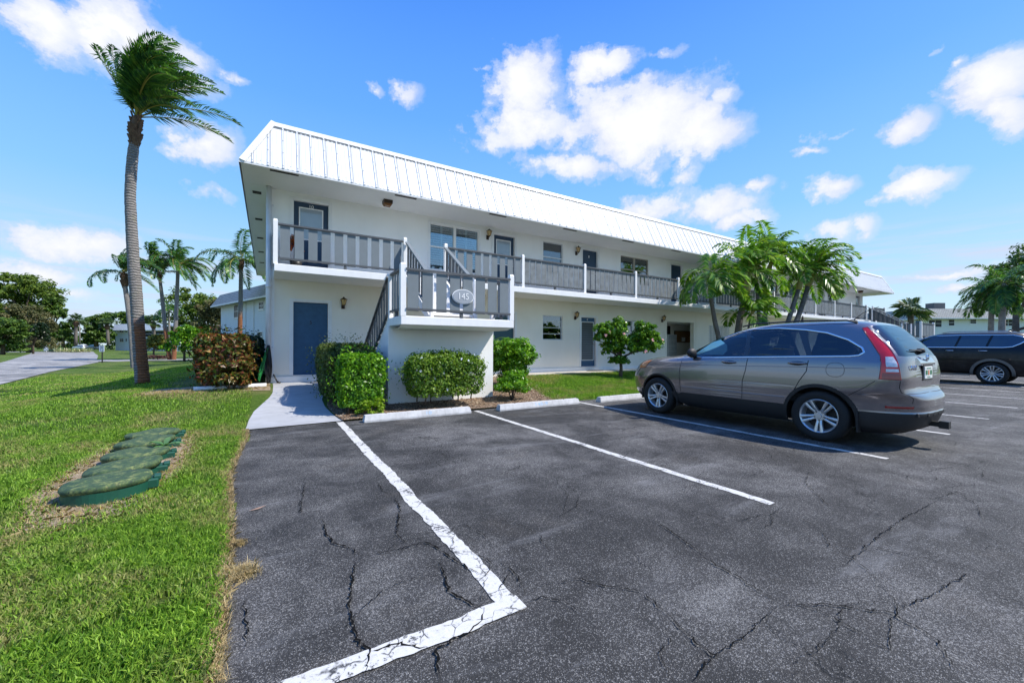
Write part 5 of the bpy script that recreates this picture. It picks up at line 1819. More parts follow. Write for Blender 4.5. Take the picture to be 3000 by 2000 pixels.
loc_box('plate_marks', mPO, pt_, lambda mb: (mb.box(xr_-.003, xr_-.0008, -.012, .03, zc_-.03, zc_+.032)))
loc_box('plate_recess', M('recess', (.05, .045, .042), .5), suv, lambda mb: mb.bbox(xr_+.006, xr_+.02, -.19, .19, zc_-.10, zc_+.11, .004))
def wiper(mb):
    mb.tube([(rear_x(0, 1.24)-.02, 0, 1.24), (rear_x(.2, 1.26)-.03, .22, 1.25), (rear_x(.4, 1.27)-.025, .42, 1.255)], [.014, .01, .006], 8)
    mb.tube([(rear_x(0, 1.24)+.03, 0, 1.23), (rear_x(0, 1.24)-.05, 0, 1.25)], [.045, .028], 12)
loc_box('rear_wiper', mClad, suv, wiper)
loc_box('aerial', mBlack, suv, lambda mb: (mb.ellipsoid((-.08, 0, 1.672), (.06, .028, .022)), mb.tube([(-.09, 0, 1.68), (-.20, 0, 1.78), (-.38, 0, 1.86)], [.006, .004, .003], 6)))
def side_y(x, z):
    t, q = F1.th_side(x, z); return float(F1.pt(np.array([float(t)]), np.array([float(q)]))[0][1])
for hx, hz in ((1.25, 1.03), (.26, 1.05)):
    for s in (1, -1):
        y = side_y(hx, hz)*s
        mb = MB()
        mb.ellipsoid((hx, y-s*.006, hz), (.125, .014, .035), 16, 8, 1)
        pts = [(hx-.115, y, hz+.005), (hx-.09, y+s*.028, hz+.008), (hx, y+s*.038, hz+.01), (hx+.09, y+s*.028, hz+.008), (hx+.115, y, hz+.005)]
        mb.tube(pts, [.012, .015, .016, .015, .012], 8, 0)
        mb.build('door_handle', [mTaupeCar, mBlack], suv)
for s in (1, -1):
    mb = MB(); y = side_y(2.0, 1.12)*s
    mb.ellipsoid((1.93, y+s*.13, 1.175), (.065, .11, .085), 14, 10, 0)
    mb.tube([(1.96, y, 1.12), (1.94, y+s*.08, 1.15)], [.03, .035], 8, 1)
    mb.build('wing_mirror', [mClad, mBlack], suv)
# roof rails
for s in (1, -1):
    mb = MB(); mb.tube([(1.2, s*.56, 1.625), (1.0, s*.575, 1.66), (.3, s*.58, 1.672), (-.2, s*.565, 1.655), (-.32, s*.55, 1.62)], .012, 8)
    mb.build('roof_rail', mBlack, suv)
# mud flaps, tow hitch, under body
for s in (1, -1):
    for x in (-.42, 2.22):
        mb = MB(); mb.box(x-.01, x+.005, s*.70, s*.885, .20, .46); mb.build('mud_flap', mClad, suv)
mb = MB(); mb.box(-.98, -.6, -.035, .035, .28, .34); mb.box(-1.07, -.98, -.05, .05, .265, .355); mb.box(-.85, -.78, -.5, .5, .27, .33)
mb.build('tow_hitch', mBlack, suv)
mb = MB(); mb.box(-.75, 3.1, -.62, .62, .22, .42); mb.box(.45, 2.15, -.78, .78, .24, .5); mb.box(-.38, .38, -.80, .80, .74, .78); mb.box(WB-.38, WB+.38, -.80, .80, .74, .78); mb.box(-.45, -.42, -.8, .8, .25, .78); mb.box(.42, .45, -.8, .8, .25, .78); mb.box(WB-.45, WB-.42, -.8, .8, .25, .78); mb.box(WB+.42, WB+.45, -.8, .8, .25, .78); mb.box(-.42, .42, -.6, .6, .42, .74); mb.box(WB-.42, WB+.42, -.6, .6, .42, .74)
mb.build('underbody', mDark, suv)
# bumper guard bumps
for y in (.5, .3, .1, -.1, -.3, -.5):
    x = rear_x(y, .48); mb = MB(); mb.bbox(x-.006, x+.02, y-.04, y+.04, .43, .475, .004); mb.build('bumper_rib', mClad, suv)
for x in (0, WB):
    for s in (1, -1): wheel(suv, x, s*.785, WR, .232, .225, (5, True), s)
# cabin: floor, seats, dashboard, sunshade
mSeat = M('seat_cloth', (.035, .035, .037), .9)
def seats(mb):
    for (x, y) in ((1.15, .36), (1.15, -.36), (.28, .42), (.28, 0), (.28, -.42)):
        w = .25 if x > 1 else .2
        mb.bbox(x-.02, x+.48, y-w, y+w, .60, .80, .04)
        mb.obox((x-.08, y, 1.0), (.05, 0, .012), (0, w, 0), (-.09, 0, .30))
        mb.obox((x-.17, y, 1.39), (.045, 0, .01), (0, .13, 0), (-.02, 0, .085))
    mb.tube([(1.72, .36, 1.0), (1.70, .36, 1.01)], [.19, .19], 18)
loc_box('seat', mSeat, suv, seats)
loc_box('cabin_lining', mSeat, suv, lambda mb: (mb.box(-.45, 1.9, -.76, .76, .5, .62), mb.box(1.75, 2.25, -.72, .72, .6, 1.1), mb.box(-.6, -.2, -.7, .7, .6, 1.0)))
m3, gg, out = newmat('sunshade_foil')
b = gg.n('ShaderNodeBsdfPrincipled', Base_Color=(.35, .62, .66, 1), Metallic=.6, Roughness=.35)
tc = gg.n('ShaderNodeTexCoord').outputs['Object']
bp = gg.n('ShaderNodeBump', Strength=.6, Distance=.02, Height=gg.noise(tc, 14, 3, .5)); m3.node_tree.links.new(bp.outputs[0], b.inputs['Normal'])
m3.node_tree.links.new(b.outputs[0], out.inputs[0])
shade = MB()
shade.add([(2.12, -.66, 1.13), (2.12, .66, 1.13), (1.98, .70, 1.20), (1.62, .66, 1.40), (1.55, .55, 1.46), (1.55, -.55, 1.46), (1.62, -.66, 1.40)], [(0, 1, 2, 3, 4, 5, 6)])
shade.add([(1.98, .715, 1.15), (1.45, .715, 1.15), (1.38, .70, 1.22), (1.40, .68, 1.32), (1.52, .665, 1.41), (1.66, .68, 1.365)], [(0, 1, 2, 3, 4, 5)])
shade.build('sunshade', m3, suv)


# ---- generic builder for the other cars (same surface method, fewer parts)
def simple_car(loc, rz, scale, LVx, xc, wr, wb, panes, dlo_, label, mat, rimr=.25, chrome=False, arches=None, half=.93, lamps=True, style=(5, True), cat='car', dull=False):
    Fm = CarForm(LVx, xc)
    c = empty('parked_car', loc, rz, label, cat)
    c.scale = (scale,)*3
    fz = lambda z: float(Fm.qz(z))
    AR_ = wr+.06
    def sp_(pts): 
        return [(float(a), float(b)) for a, b in (Fm.th_side(x, z) for x, z in pts)]
    zlo = LVx[1][0]
    low = arch(0, wr, AR_, zlo+.06) + densify([(AR_-.02, zlo+.06), (wb-AR_+.02, zlo+.06)], .1, False)[1:-1] + arch(wb, wr, AR_, zlo+.06)
    lt = sp_(low)
    tq = len(LVx)-1.02
    outl = [(t, fz(zlo)) for t in np.linspace(0, lt[0][0]-.03, 12)] + lt + [(t, fz(zlo)) for t in np.linspace(lt[-1][0]+.03, PI, 12)] + [(PI, q) for q in np.linspace(fz(zlo), tq, 30)][1:-1] + [(t, tq) for t in np.linspace(PI, 0, 24)] + [(0.0, q) for q in np.linspace(tq, fz(zlo), 30)][1:-1]
    d = sp_(densify(dlo_, .06))
    V_, F_ = cdt_patch(outl, [d], .06, .22)
    form_mesh(Fm, V_, F_, 'body', mat, c)
    V_, F_ = cdt_patch(d, [], .06, .25); form_mesh(Fm, V_, F_, 'side_window', mRearGlass, c, -.004)
    surf_line(Fm, d+[d[0]], .028, 'window_trim', mChrome, c, .006)
    z0, z1 = dlo_[0][1]+.03, max(p[1] for p in dlo_)-.01
    gl_t = np.linspace(0, .42, 8)
    grid_form(Fm, np.linspace(0, .36, 8), np.linspace(fz(z0), fz(z1), 8), 'rear_window', mRearGlass, c, .004)
    grid_form(Fm, np.linspace(PI-.42, PI, 8), np.linspace(fz(z0), fz(z1), 8), 'windscreen', mRearGlass, c, .004)
    for p_ in panes:
        surf_line(Fm, sp_(densify(p_, .05, False)), .009, 'door_gap', mSeamC, c, .002)
        surf_line(Fm, sp_(densify([(p_[0][0]+.02, z0), (p_[0][0]-.10, z1-.02)], .05, False)), .06, 'pillar', mBlackCar, c, .003)
    for x in (0, wb):
        for s in (1, -1): wheel(c, x, s*(half-.13), wr, rimr, .25, style, s)
    mb = MB(); mb.box(-.7, wb+.6, -.6, .6, wr-.1, wr+.15); mb.box(-AR_, AR_, -half+.12, half-.12, wr*2, wr*2+.03); mb.box(wb-AR_, wb+AR_, -half+.12, half-.12, wr*2, wr*2+.03)
    for x in (0, wb): mb.box(x-AR_, x+AR_, -half+.32, half-.32, wr, 2*wr)
    mb.build('underbody', mDark, c)
    return c, Fm


LV2 = [
    (0.30, -1.00, 3.75, 0.90, 5, 4), (0.38, -1.18, 3.90, 0.97, 5, 4), (0.60, -1.22, 3.98, 1.00, 5, 4), (0.90, -1.20, 3.98, 1.01, 5, 4), (1.10, -1.17, 3.90, 1.00, 5, 4),
    (1.20, -1.14, 3.60, 0.985, 5, 4), (1.27, -1.12, 3.00, 0.965, 5, 4), (1.33, -1.10, 2.62, 0.94, 5, 4), (1.50, -1.00, 2.35, 0.88, 5, 4), (1.70, -.88, 1.95, 0.81, 5, 4),
    (1.82, -.80, 1.65, 0.75, 4.5, 3.6), (1.88, -.70, 1.40, 0.66, 4, 3.4), (1.915, -.45, 1.0, 0.48, 3.4, 3), (1.925, .1, .6, .2, 2.5, 2.5)]
dlo2 = [(2.48, 1.345), (2.20, 1.56), (1.85, 1.735), (1.55, 1.80), (.6, 1.815), (-.45, 1.79), (-.62, 1.74), (-.80, 1.66), (-.62, 1.48), (-.45, 1.37), (-.25, 1.345)]
c2, F2m = simple_car((24.42, 3.47, 0), PI/2, 1.045, LV2, 1.2, .40, 3.07, [[(1.90, 1.33), (1.93, .9), (1.95, .45)], [(.90, 1.33), (.92, .9), (.92, .45)], [(.12, 1.33), (.14, 1.1), (.42, .86)]], dlo2,
                     'large black SUV with chrome window trim parked further along behind the taupe one', mBlackCar, .285, style=(7, True), half=1.0)
# grey arch trim, sill step and handles on the big SUV
WRs = WR
WR = .40
arch_ring(F2m, 0, .455, .54, .34, 'wheel_arch', M('arch_silver', (.16, .155, .15), .45, .4), c2, .014)
arch_ring(F2m, 3.07, .455, .54, .34, 'wheel_arch', MATS['arch_silver'], c2, .014)
WR = WRs
for hx in (1.06, .22):
    t_, q_ = F2m.th_side(hx, 1.22); y = float(F2m.pt(np.array([float(t_)]), np.array([float(q_)]))[0][1])
    for s in (1, -1):
        mb = MB(); mb.tube([(hx-.12, s*y, 1.22), (hx-.09, s*(y+.03), 1.22), (hx+.09, s*(y+.03), 1.22), (hx+.12, s*y, 1.22)], .014, 8); mb.build('door_handle', mChrome, c2)
for s in (1, -1):
    mb = MB(); mb.tube([(1.3, s*.70, 1.90), (1.1, s*.72, 1.94), (-.3, s*.72, 1.94), (-.5, s*.70, 1.88)], .014, 8); mb.build('roof_rail', mSteel, c2)
    mb = MB(); mb.box(.55, 2.5, s*.86, s*1.0, .30, .36); mb.build('running_board', MATS['arch_silver'], c2)
    mb = MB(); mb.ellipsoid((2.30, s*1.10, 1.42), (.07, .13, .10)); mb.tube([(2.32, s*.92, 1.36), (2.3, s*1.02, 1.40)], .03, 8); mb.build('wing_mirror', mBlackCar, c2)
    mb = MB(); mb.box(-1.19, -1.02, s*.62, s*.98, 1.0, 1.18); mb.build('tail_light', mRedD, c2)
mb = MB(); mb.ellipsoid((-.3, 0, 1.95), (.07, .02, .06)); mb.build('aerial', mBlackCar, c2)


# ------------------------------------------------------------------ vegetation
mTrunk = M('palm_trunk', (0.30, 0.275, 0.25), 0.9, var=0.4, scale=4, bump=0.6, bscale=30, col2=(0.17, 0.15, 0.135))
def trunkmat(name, stain=None):
    m, gg, out = newmat(name)
    tc = gg.n('ShaderNodeTexCoord').outputs['Object']
    w = gg.n('ShaderNodeTexWave', {'bands_direction': 'Z'}, Vector=tc, Scale=4.1, Distortion=7.0, Detail=5.0, Detail_Roughness=0.72)
    n1 = gg.noise(tc, 3.0, 6, .65); n2 = gg.noise(gg.v('MULTIPLY', tc, (6, 6, 40)), 1.0, 4, .7)
    c = gg.mix(gg.ramp(w.outputs[0], [(.2, 0.0), (.6, 1.0)]), (.17, .155, .145), (.28, .265, .255))
    c = gg.mix(gg.ramp(n2, [(.42, 0.0), (.7, .6)]), c, (.12, .105, .095))
    c = gg.mix(gg.ramp(n1, [(.55, 0), (.75, .5)]), c, (.24, .25, .13))
    if stain:
        (dxs, dys, lean, h0, h1, off_) = stain
        sp = gg.n('ShaderNodeSeparateXYZ', i0=tc)
        x, y, z = sp.outputs
        dd_ = gg.m('ADD', gg.m('ADD', gg.m('MULTIPLY', x, dxs), gg.m('MULTIPLY', y, dys)), gg.m('MULTIPLY', z, lean))
        e = gg.m('ADD', gg.m('SUBTRACT', dd_, off_), gg.m('MULTIPLY', gg.m('SUBTRACT', n1, .5), .14))
        mk = gg.m('MULTIPLY', gg.ramp(e, [(0.0, 0.0), (0.03, 1.0)]), gg.ramp(gg.m('DIVIDE', gg.m('ADD', z, gg.m('MULTIPLY', n1, .5)), h1*1.35), [(h0, 1.0), (min(.99, h0+.14), 0.0)]))
        rust = gg.mix(gg.ramp(n2, [(.35, 0), (.7, 1)]), (.40, .145, .05), (.16, .07, .04))
        rust = gg.mix(gg.ramp(w.outputs[0], [(.2, .45), (.6, 0.0)]), rust, (.10, .05, .03))
        c = gg.mix(mk, c, rust)
    bp = gg.n('ShaderNodeBump', Strength=.8, Distance=.03, Height=gg.m('ADD', w.outputs[0], gg.m('MULTIPLY', n2, .6)))
    b = gg.n('ShaderNodeBsdfPrincipled', Base_Color=c, Roughness=.9, Normal=bp.outputs[0])
    m.node_tree.links.new(b.outputs[0], out.inputs[0])
    return m


mRing = trunkmat('ringed_trunk')
mRingNear = trunkmat('ringed_trunk_rust', (.854, -.52, .085, .80, 1.75, .0))
mRingRust = trunkmat('ringed_trunk_rust_far', (.5, -.3, .0, .78, 3.2, -.4))
mTrunkD = M('brown_palm_trunk', (0.10, 0.082, 0.068), 0.9, var=0.5, scale=5, bump=0.7, bscale=25, col2=(0.17, 0.155, 0.14))
mRust = M('rust_stain', (0.36, 0.13, 0.045), 0.9, var=0.3, scale=5, bump=.5, bscale=40, col2=(.20, .09, .045))
mBoot = M('palm_boot', (0.085, 0.045, 0.025), 0.95, var=0.5, scale=12, bump=1, bscale=30, col2=(.16, .10, .06))
mShaft = M('crown_shaft', (0.34, 0.34, 0.07), 0.45, var=0.25, scale=3, col2=(.36, .27, .07))
mBark = M('bark', (0.12, 0.09, 0.065), 0.95, var=0.5, scale=8, bump=.8, bscale=30)
mPalmA = leafmat('palm_leaf', [(0.008, 0.04, 0.018), (0.03, 0.10, 0.028), (0.08, 0.19, 0.03), (0.20, 0.32, 0.05)], .36, .3)
mPalmB = leafmat('coconut_leaf', [(0.025, 0.075, 0.010), (0.07, 0.18, 0.014), (0.15, 0.30, 0.025), (0.36, 0.44, 0.07)], .34, .38)
mPalmD = leafmat('far_palm_leaf', [(0.03, 0.06, 0.02), (0.06, 0.11, 0.03), (0.12, 0.17, 0.05)], .5, .25)
mHedge = leafmat('hedge_leaf', [(0.015, 0.06, 0.006), (0.07, 0.21, 0.010), (0.17, 0.38, 0.015), (0.36, 0.56, 0.035)], .35, .3, 1.2)
mHedgeTop = leafmat('clipped_leaf', [(0.02, 0.045, 0.008), (0.05, 0.09, 0.015), (0.10, 0.14, 0.03), (0.22, 0.22, 0.08)], .5, .2, 1.2)
mPlum = leafmat('plumbago_leaf', [(0.02, 0.07, 0.008), (0.08, 0.18, 0.015), (0.18, 0.30, 0.028), (0.34, 0.44, 0.07)], .5, .3, 1.0)
mHib = leafmat('hibiscus_leaf', [(0.02, 0.07, 0.008), (0.07, 0.18, 0.014), (0.15, 0.31, 0.02), (0.30, 0.46, 0.05)], .25, .25, 1.0)
mYel = leafmat('young_leaf', [(0.10, 0.22, 0.01), (0.22, 0.36, 0.02), (0.36, 0.46, 0.05)], .45, .35, 1.0)
mCroton = leafmat('croton_leaf', [(0.015, 0.03, 0.008), (0.04, 0.09, 0.015), (0.11, 0.018, 0.014), (0.12, 0.19, 0.025), (0.28, 0.05, 0.03), (0.55, 0.46, 0.16)], .35, .25, 1.4)
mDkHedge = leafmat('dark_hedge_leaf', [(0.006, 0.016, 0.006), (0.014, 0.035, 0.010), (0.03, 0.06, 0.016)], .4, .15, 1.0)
mTreeA = leafmat('pine_leaf', [(0.025, 0.055, 0.010), (0.075, 0.13, 0.015), (0.14, 0.21, 0.022), (0.22, 0.28, 0.035)], .6, .25, .12)
mTreeB = leafmat('tree_leaf', [(0.014, 0.040, 0.008), (0.045, 0.10, 0.014), (0.10, 0.18, 0.022), (0.18, 0.26, 0.04)], .5, .25, .12)
mTreeC = leafmat('olive_leaf', [(0.04, 0.05, 0.02), (0.09, 0.10, 0.035), (0.15, 0.15, 0.06), (0.20, 0.13, 0.06)], .6, .25, .12)
mPetal = leafmat('pink_petal', [(0.75, 0.35, 0.38), (0.85, 0.55, 0.55)], .5, .3)
mPetalW = leafmat('pale_petal', [(0.60, 0.66, 0.85), (0.80, 0.82, 0.9)], .5, .3)
mRedF = leafmat('red_petal', [(0.55, 0.04, 0.02), (0.75, 0.22, 0.05), (0.12, 0.05, 0.08), (.7, .5, .2)], .5, .2)
mYuc = leafmat('strap_leaf', [(0.06, 0.16, 0.05), (0.14, 0.28, 0.10), (0.30, 0.42, 0.20)], .4, .3)
WIND = Vector((0.854, -0.52, 0))


def unit(a):
    return a/np.maximum(np.linalg.norm(a, axis=-1, keepdims=True), 1e-9)


def leaves(P, N, size, aspect=.5, cup=.15):
    """rhombic leaf per point; N = preferred facing"""
    n = len(P)
    N = unit(N+rng.normal(0, .55, (n, 3)))
    t = unit(np.cross(N, rng.normal(0, 1, (n, 3))))
    b = np.cross(N, t)
    s = (size*rng.uniform(.45, 1.4, n))[:, None]
    tip = P+t*s*.55; base = P-t*s*.55
    l = P+b*s*aspect*.5+N*s*cup; r = P-b*s*aspect*.5+N*s*cup
    return np.stack([base, r, tip, l], 1).reshape(-1, 3)


def leafobj(name, V, mat, parent=None):
    return npmesh(name, V, np.arange(len(V)).reshape(-1, 4), mat, parent)


def clumped(ells, n, leaf, clumps=26, cr=.22, aspect=.55, shell=(.62, 1.05)):
    """leaves gathered in clumps spread over ellipsoids -> uneven outline with gaps"""
    vol = np.array([e[3]*e[4]*e[5] for e in ells])**.67
    out = []
    for e, sh in zip(ells, vol/vol.sum()):
        c = np.array(e[:3]); r = np.array(e[3:6])
        m_ = max(6, int(clumps)); k = int(n*sh)
        d = unit(rng.normal(0, 1, (m_, 3))); d[:, 2] = np.where(d[:, 2] < -.5, -d[:, 2], d[:, 2])
        rad = rng.uniform(*shell, m_)[:, None]
        cc = c+d*rad*r
        idx = rng.integers(0, m_, k)
        dd = unit(rng.normal(0, 1, (k, 3)))*(rng.random(k)**.45)[:, None]
        csz = (rng.uniform(.6, 1.35, m_)*cr)[idx][:, None]
        P = cc[idx]+dd*csz*r*np.array([1, 1, .8])
        out.append(leaves(P, dd+np.array([0, 0, .5]), leaf, aspect))
    return np.concatenate(out)


def local(V, loc):
    return np.asarray(V)-np.array(loc)


def boxhedge(x0, x1, y0, y1, z0, z1, n, leaf, j=.04, rnd=.06):
    """leaves over the faces of a clipped box (world coords)"""
    w, d, h = x1-x0, y1-y0, z1-z0
    A = np.array([w*d, w*h, w*h, d*h, d*h]); f = rng.choice(5, n, p=A/A.sum())
    a, b = rng.random(n), rng.random(n)
    P = np.zeros((n, 3)); N = np.zeros((n, 3))
    for k in range(5):
        m_ = f == k
        if k == 0: P[m_] = np.stack([x0+a[m_]*w, y0+b[m_]*d, 0*a[m_]+z1], 1); N[m_] = (0, 0, 1)
        if k == 1: P[m_] = np.stack([x0+a[m_]*w, 0*a[m_]+y0, z0+b[m_]*h], 1); N[m_] = (0, -1, 0)
        if k == 2: P[m_] = np.stack([x0+a[m_]*w, 0*a[m_]+y1, z0+b[m_]*h], 1); N[m_] = (0, 1, 0)
        if k == 3: P[m_] = np.stack([0*a[m_]+x0, y0+a[m_]*d, z0+b[m_]*h], 1); N[m_] = (-1, 0, 0)
        if k == 4: P[m_] = np.stack([0*a[m_]+x1, y0+a[m_]*d, z0+b[m_]*h], 1); N[m_] = (1, 0, 0)
    c = np.array([(x0+x1)/2, (y0+y1)/2, (z0+z1)/2])
    # rounded corners, lumpy faces, slightly narrower foot
    q = (P-c)/np.array([w/2, d/2, h/2])
    e = np.sqrt((np.abs(q)**7).sum(1))**(2/7)
    q = q/np.maximum(e, 1)[:, None]
    P = c+q*np.array([w/2, d/2, h/2])
    sh = rng.random(n) < .035
    lump = rnd*(1+2.2*sh)*(np.sin(P[:, 0]*7+P[:, 2]*5)*np.sin(P[:, 1]*6-P[:, 2]*8)*.5+rng.normal(0, .3, n)+.8*sh)
    P = P+N*lump[:, None]-N*np.abs(rng.normal(0, j, n))[:, None]
    foot = 1-.14*np.clip(1-(P[:, 2]-z0)/(h*.5), 0, 1)
    P[:, :2] = c[:2]+(P[:, :2]-c[:2])*foot[:, None]
    return P, N


def hedge_thing(name, label, cat, x0, x1, y0, y1, z0, z1, n, leaf, mat, core=True, aspect=.6, group=None, mats2=None, fill=0):
    loc = ((x0+x1)/2, (y0+y1)/2, z0)
    r = empty(name, loc, 0, label, cat, group)
    P, N = boxhedge(x0, x1, y0, y1, z0+.06, z1, n, leaf)
    V = local(leaves(P, N, leaf, aspect), loc)
    leafobj('foliage', V, mat, r)
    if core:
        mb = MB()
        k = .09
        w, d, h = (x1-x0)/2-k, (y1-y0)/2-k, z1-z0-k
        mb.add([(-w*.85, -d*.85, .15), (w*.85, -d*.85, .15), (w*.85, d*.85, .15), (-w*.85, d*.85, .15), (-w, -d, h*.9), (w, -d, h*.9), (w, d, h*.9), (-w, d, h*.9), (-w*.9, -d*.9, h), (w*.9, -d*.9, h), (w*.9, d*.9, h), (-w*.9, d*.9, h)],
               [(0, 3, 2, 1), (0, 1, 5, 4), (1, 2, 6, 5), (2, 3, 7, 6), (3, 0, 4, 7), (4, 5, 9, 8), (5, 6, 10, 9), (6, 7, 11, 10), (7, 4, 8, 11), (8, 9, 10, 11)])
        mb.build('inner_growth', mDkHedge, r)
    mb = MB(); rr_ = random.Random(3)
    for k in range(max(3, int((x1-x0)*(y1-y0)*6))):
        x, y = rr_.uniform(-.35, .35)*(x1-x0), rr_.uniform(-.35, .35)*(y1-y0)
        mb.tube([(x, y, -.03), (x+rr_.uniform(-.05, .05), y, .2), (x+rr_.uniform(-.1, .1), y+rr_.uniform(-.1, .1), .45)], [.016, .012, .006], 5)
    mb.build('stem', mBark, r)
    return r


# hedges and shrubs by the staircase
hedge_thing('clipped_hedge', 'tall clipped hedge with olive top along the right side of the walkway', 'hedge', .99, 2.0, 8.75, 11.0, .12, 1.40, 17000, .045, mHedgeTop)
hedge_thing('clipped_hedge', 'bright green block shaped hedge at the front corner of the walkway', 'hedge', 1.16, 2.02, 8.15, 8.72, .06, 1.20, 15000, .055, mHedge)
r = hedge_thing('plumbago_shrub', 'wide loose green shrub with pale flowers in front of the staircase wall', 'shrub', 2.46, 4.22, 7.95, 8.62, .2, 1.07, 7000, .05, mPlum, core=False)
E_ = [(0, 0, .62, .80, .26, .38), (0, -.02, .72, .42, .26, .32), (-.2, -.02, .25, .5, .25, .24), (-.5, -.02, .7, .36, .25, .33), (.5, 0, .66, .38, .25, .33), (.25, -.05, .28, .5, .24, .22)]
leafobj('inner_foliage', clumped(E_, 20000, .052, 60, .3, .55, (.6, 1.12)), mPlum, r)
for k in range(20):
    c_ = rng.uniform(-1, 1, 3)*np.array([.8, .06, .4])+np.array([0, -.28, .6])
    leafobj('flower', leaves(c_+rng.normal(0, .012, (6, 3)), np.tile([0, -1, .3], (6, 1)), .035, .8), mPetalW, r)


def shrub(name, label, cat, loc, ells, n, leaf, mat, stems=5, group=None, aspect=.55, clumps=26, cr=.3, petals=None):
    r = empty(name, loc, 0, label, cat, group)
    leafobj('foliage', clumped(ells, n, leaf, clumps, cr, aspect), mat, r)
    mb = MB(); rr_ = random.Random(int(abs(loc[0])*100))
    for e in ells:
        for k in range(stems):
            t = (e[0]+rr_.uniform(-.5, .5)*e[3], e[1]+rr_.uniform(-.5, .5)*e[4], e[2]+rr_.uniform(-.2, .6)*e[5])
            b_ = (rr_.uniform(-.04, .04), rr_.uniform(-.04, .04), -.05)
            mb.tube([b_, (t[0]*.4, t[1]*.4, t[2]*.45), t], [.016, .011, .005], 5)
    mb.build('stem', mBark, r)
    return r


shrub('young_shrub', 'small yellow-green plant at the foot of the front hedge', 'shrub', (1.694, 8.001, 0.03), [(0, 0, .13, .24, .16, .15), (.16, .02, .2, .12, .1, .12)], 1500, .05, mYel, 3)
shrub('low_shrub', 'low bright green shrub on the mulch left of the lawn', 'shrub', (5.124, 8.384, 0.08), [(0, 0, .30, .42, .3, .28), (.12, .1, .42, .3, .26, .24)], 9000, .05, mHedge, 4, clumps=50, cr=.34)
shrub('tall_shrub', 'rounded green shrub on stems right of the staircase wall', 'shrub', (5.85, 9.5, .12), [(.05, 0, 1.1, .62, .42, .36), (.15, 0, .85, .5, .4, .4), (-.35, .05, .75, .36, .3, .4), (0, 0, .6, .4, .3, .3)], 20000, .065, mHedge, 6, clumps=60, cr=.34)
# broad strap-leaved plant
r = empty('strap_plant', (5.5, 10.2, .25), 0, 'plant with long pale green strap leaves behind the staircase wall', 'plant')
mb = MB(); rr_ = random.Random(4)
for k in range(26):
    a = rr_.uniform(0, 2*PI); L = rr_.uniform(.5, .85); el = rr_.uniform(.1, 1.2)
    pts = []
    for j in range(7):
        t = j/6; e2 = el-1.9*t*t
        rad_ = L*t*math.cos(el*.6); zz = 1.2+L*(math.sin(el)*t-.75*t*t)
        pts.append(Vector((rad_*math.cos(a), rad_*math.sin(a), zz)))
    sd = Vector((-math.sin(a), math.cos(a), 0)); vs = []
    for j, p in enumerate(pts):
        w_ = .042*math.sin(PI*min(1, .12+j/6*.86)); vs += [p-sd*w_, p+Vector((0, 0, -.012)), p+sd*w_]
    mb.add(vs, [(3*j+i, 3*j+i+1, 3*j+i+4, 3*j+i+3) for j in range(6) for i in (0, 1)], 0, True)
mb.build('leaf', mYuc, r)
mb = MB(); mb.tube([(0, 0, -.05), (.03, 0, .6), (0, 0, 1.25)], [.05, .04, .04], 8); mb.build('stem', mBark, r)

# hibiscus standard tree
hx, hy, hz = (10.812, 10.229, 0.26)
r = empty('flowering_tree', (hx, hy, hz), 0, 'small tree with glossy leaves and pink blossoms on the lawn before door 4', 'tree')

ax = Vector((math.cos(YAW), -math.sin(YAW), 0))   # image right on the ground
def HB(a, z, b=0.0): 
    p = ax*a+Vector((ax.y*-1, ax.x, 0))*b; return (p.x, p.y, z)
hs = 1.0
trunk = [HB(0, -.05), HB(.02, .35), HB(-.01, .75)]
mb = MB(); mb.tube(trunk, [.07, .055, .055], 10)
for tgt in [(-.45, 1.35), (-.2, 1.6), (.1, 1.3), (-.55, 1.0)]: mb.tube([HB(-.01, .72), HB(tgt[0]*.5, .72+(tgt[1]-.72)*.6), HB(*tgt)], [.045, .03, .015], 7)
for tgt in [(.95, 1.35), (1.0, 1.0), (.7, 1.5)]: mb.tube([HB(0, .7), HB(.45, .92), HB(*tgt)], [.04, .032, .015], 7)
mb.build('trunk', mBark, r)
def HE(a, z, ra, rz, rb=.42, b=0.0): return (*HB(a, z, b), ra, rb, rz)
crown = [HE(-.55, 1.55, .38, .36), HE(-.42, 1.42, .36, .34), HE(-.10, 1.70, .40, .42), HE(-.3, 1.05, .36, .3), HE(.12, 1.15, .3, .35), HE(-.1, .6, .22, .18), HE(.88, 1.58, .38, .40), HE(1.15, 1.25, .38, .4), HE(.78, 1.05, .36, .28), HE(.6, 1.3, .25, .3)]
leafobj('crown', clumped(crown, 20000, .085, 40, .30, .62, (.5, 1.08)), mHib, r)
for k, (a, z, b) in enumerate([(-.05, 1.55, -.5), (-.62, 1.5, -.35), (.98, 1.35, -.48), (1.42, 1.35, -.2), (-.5, 1.62, -.4), (.72, .95, -.5)]):
    c0 = np.array(HB(a, z, b)); an = rng.uniform(0, 2*PI, 6)
    d = np.stack([np.cos(an), np.full(6, -.4), np.sin(an)], 1)
    leafobj('blossom', leaves(c0+d*.035, np.tile([0.2, -1, .2], (6, 1)), .09, .8, .05), mPetal, r)

# croton hedge and the dark hedge behind it
hedge_thing('croton_hedge', 'red and yellow leaved croton hedge by the left wall corner', 'hedge', -1.42, -.36, 11.35, 12.1, .30, 1.60, 6500, .12, mCroton, aspect=.42)
shrub('croton_shrub', 'small red and yellow croton in front of the croton hedge', 'shrub', (-0.686, 11.082, 0.332), [(0, 0, .42, .44, .3, .24), (-.12, 0, .2, .4, .28, .15)], 1500, .12, mCroton, 4, aspect=.42)
hedge_thing('dark_hedge', 'dark green hedge in shade behind the croton hedge', 'hedge', -1.15, -.12, 12.35, 17.5, .33, 1.62, 14000, .07, mDkHedge)

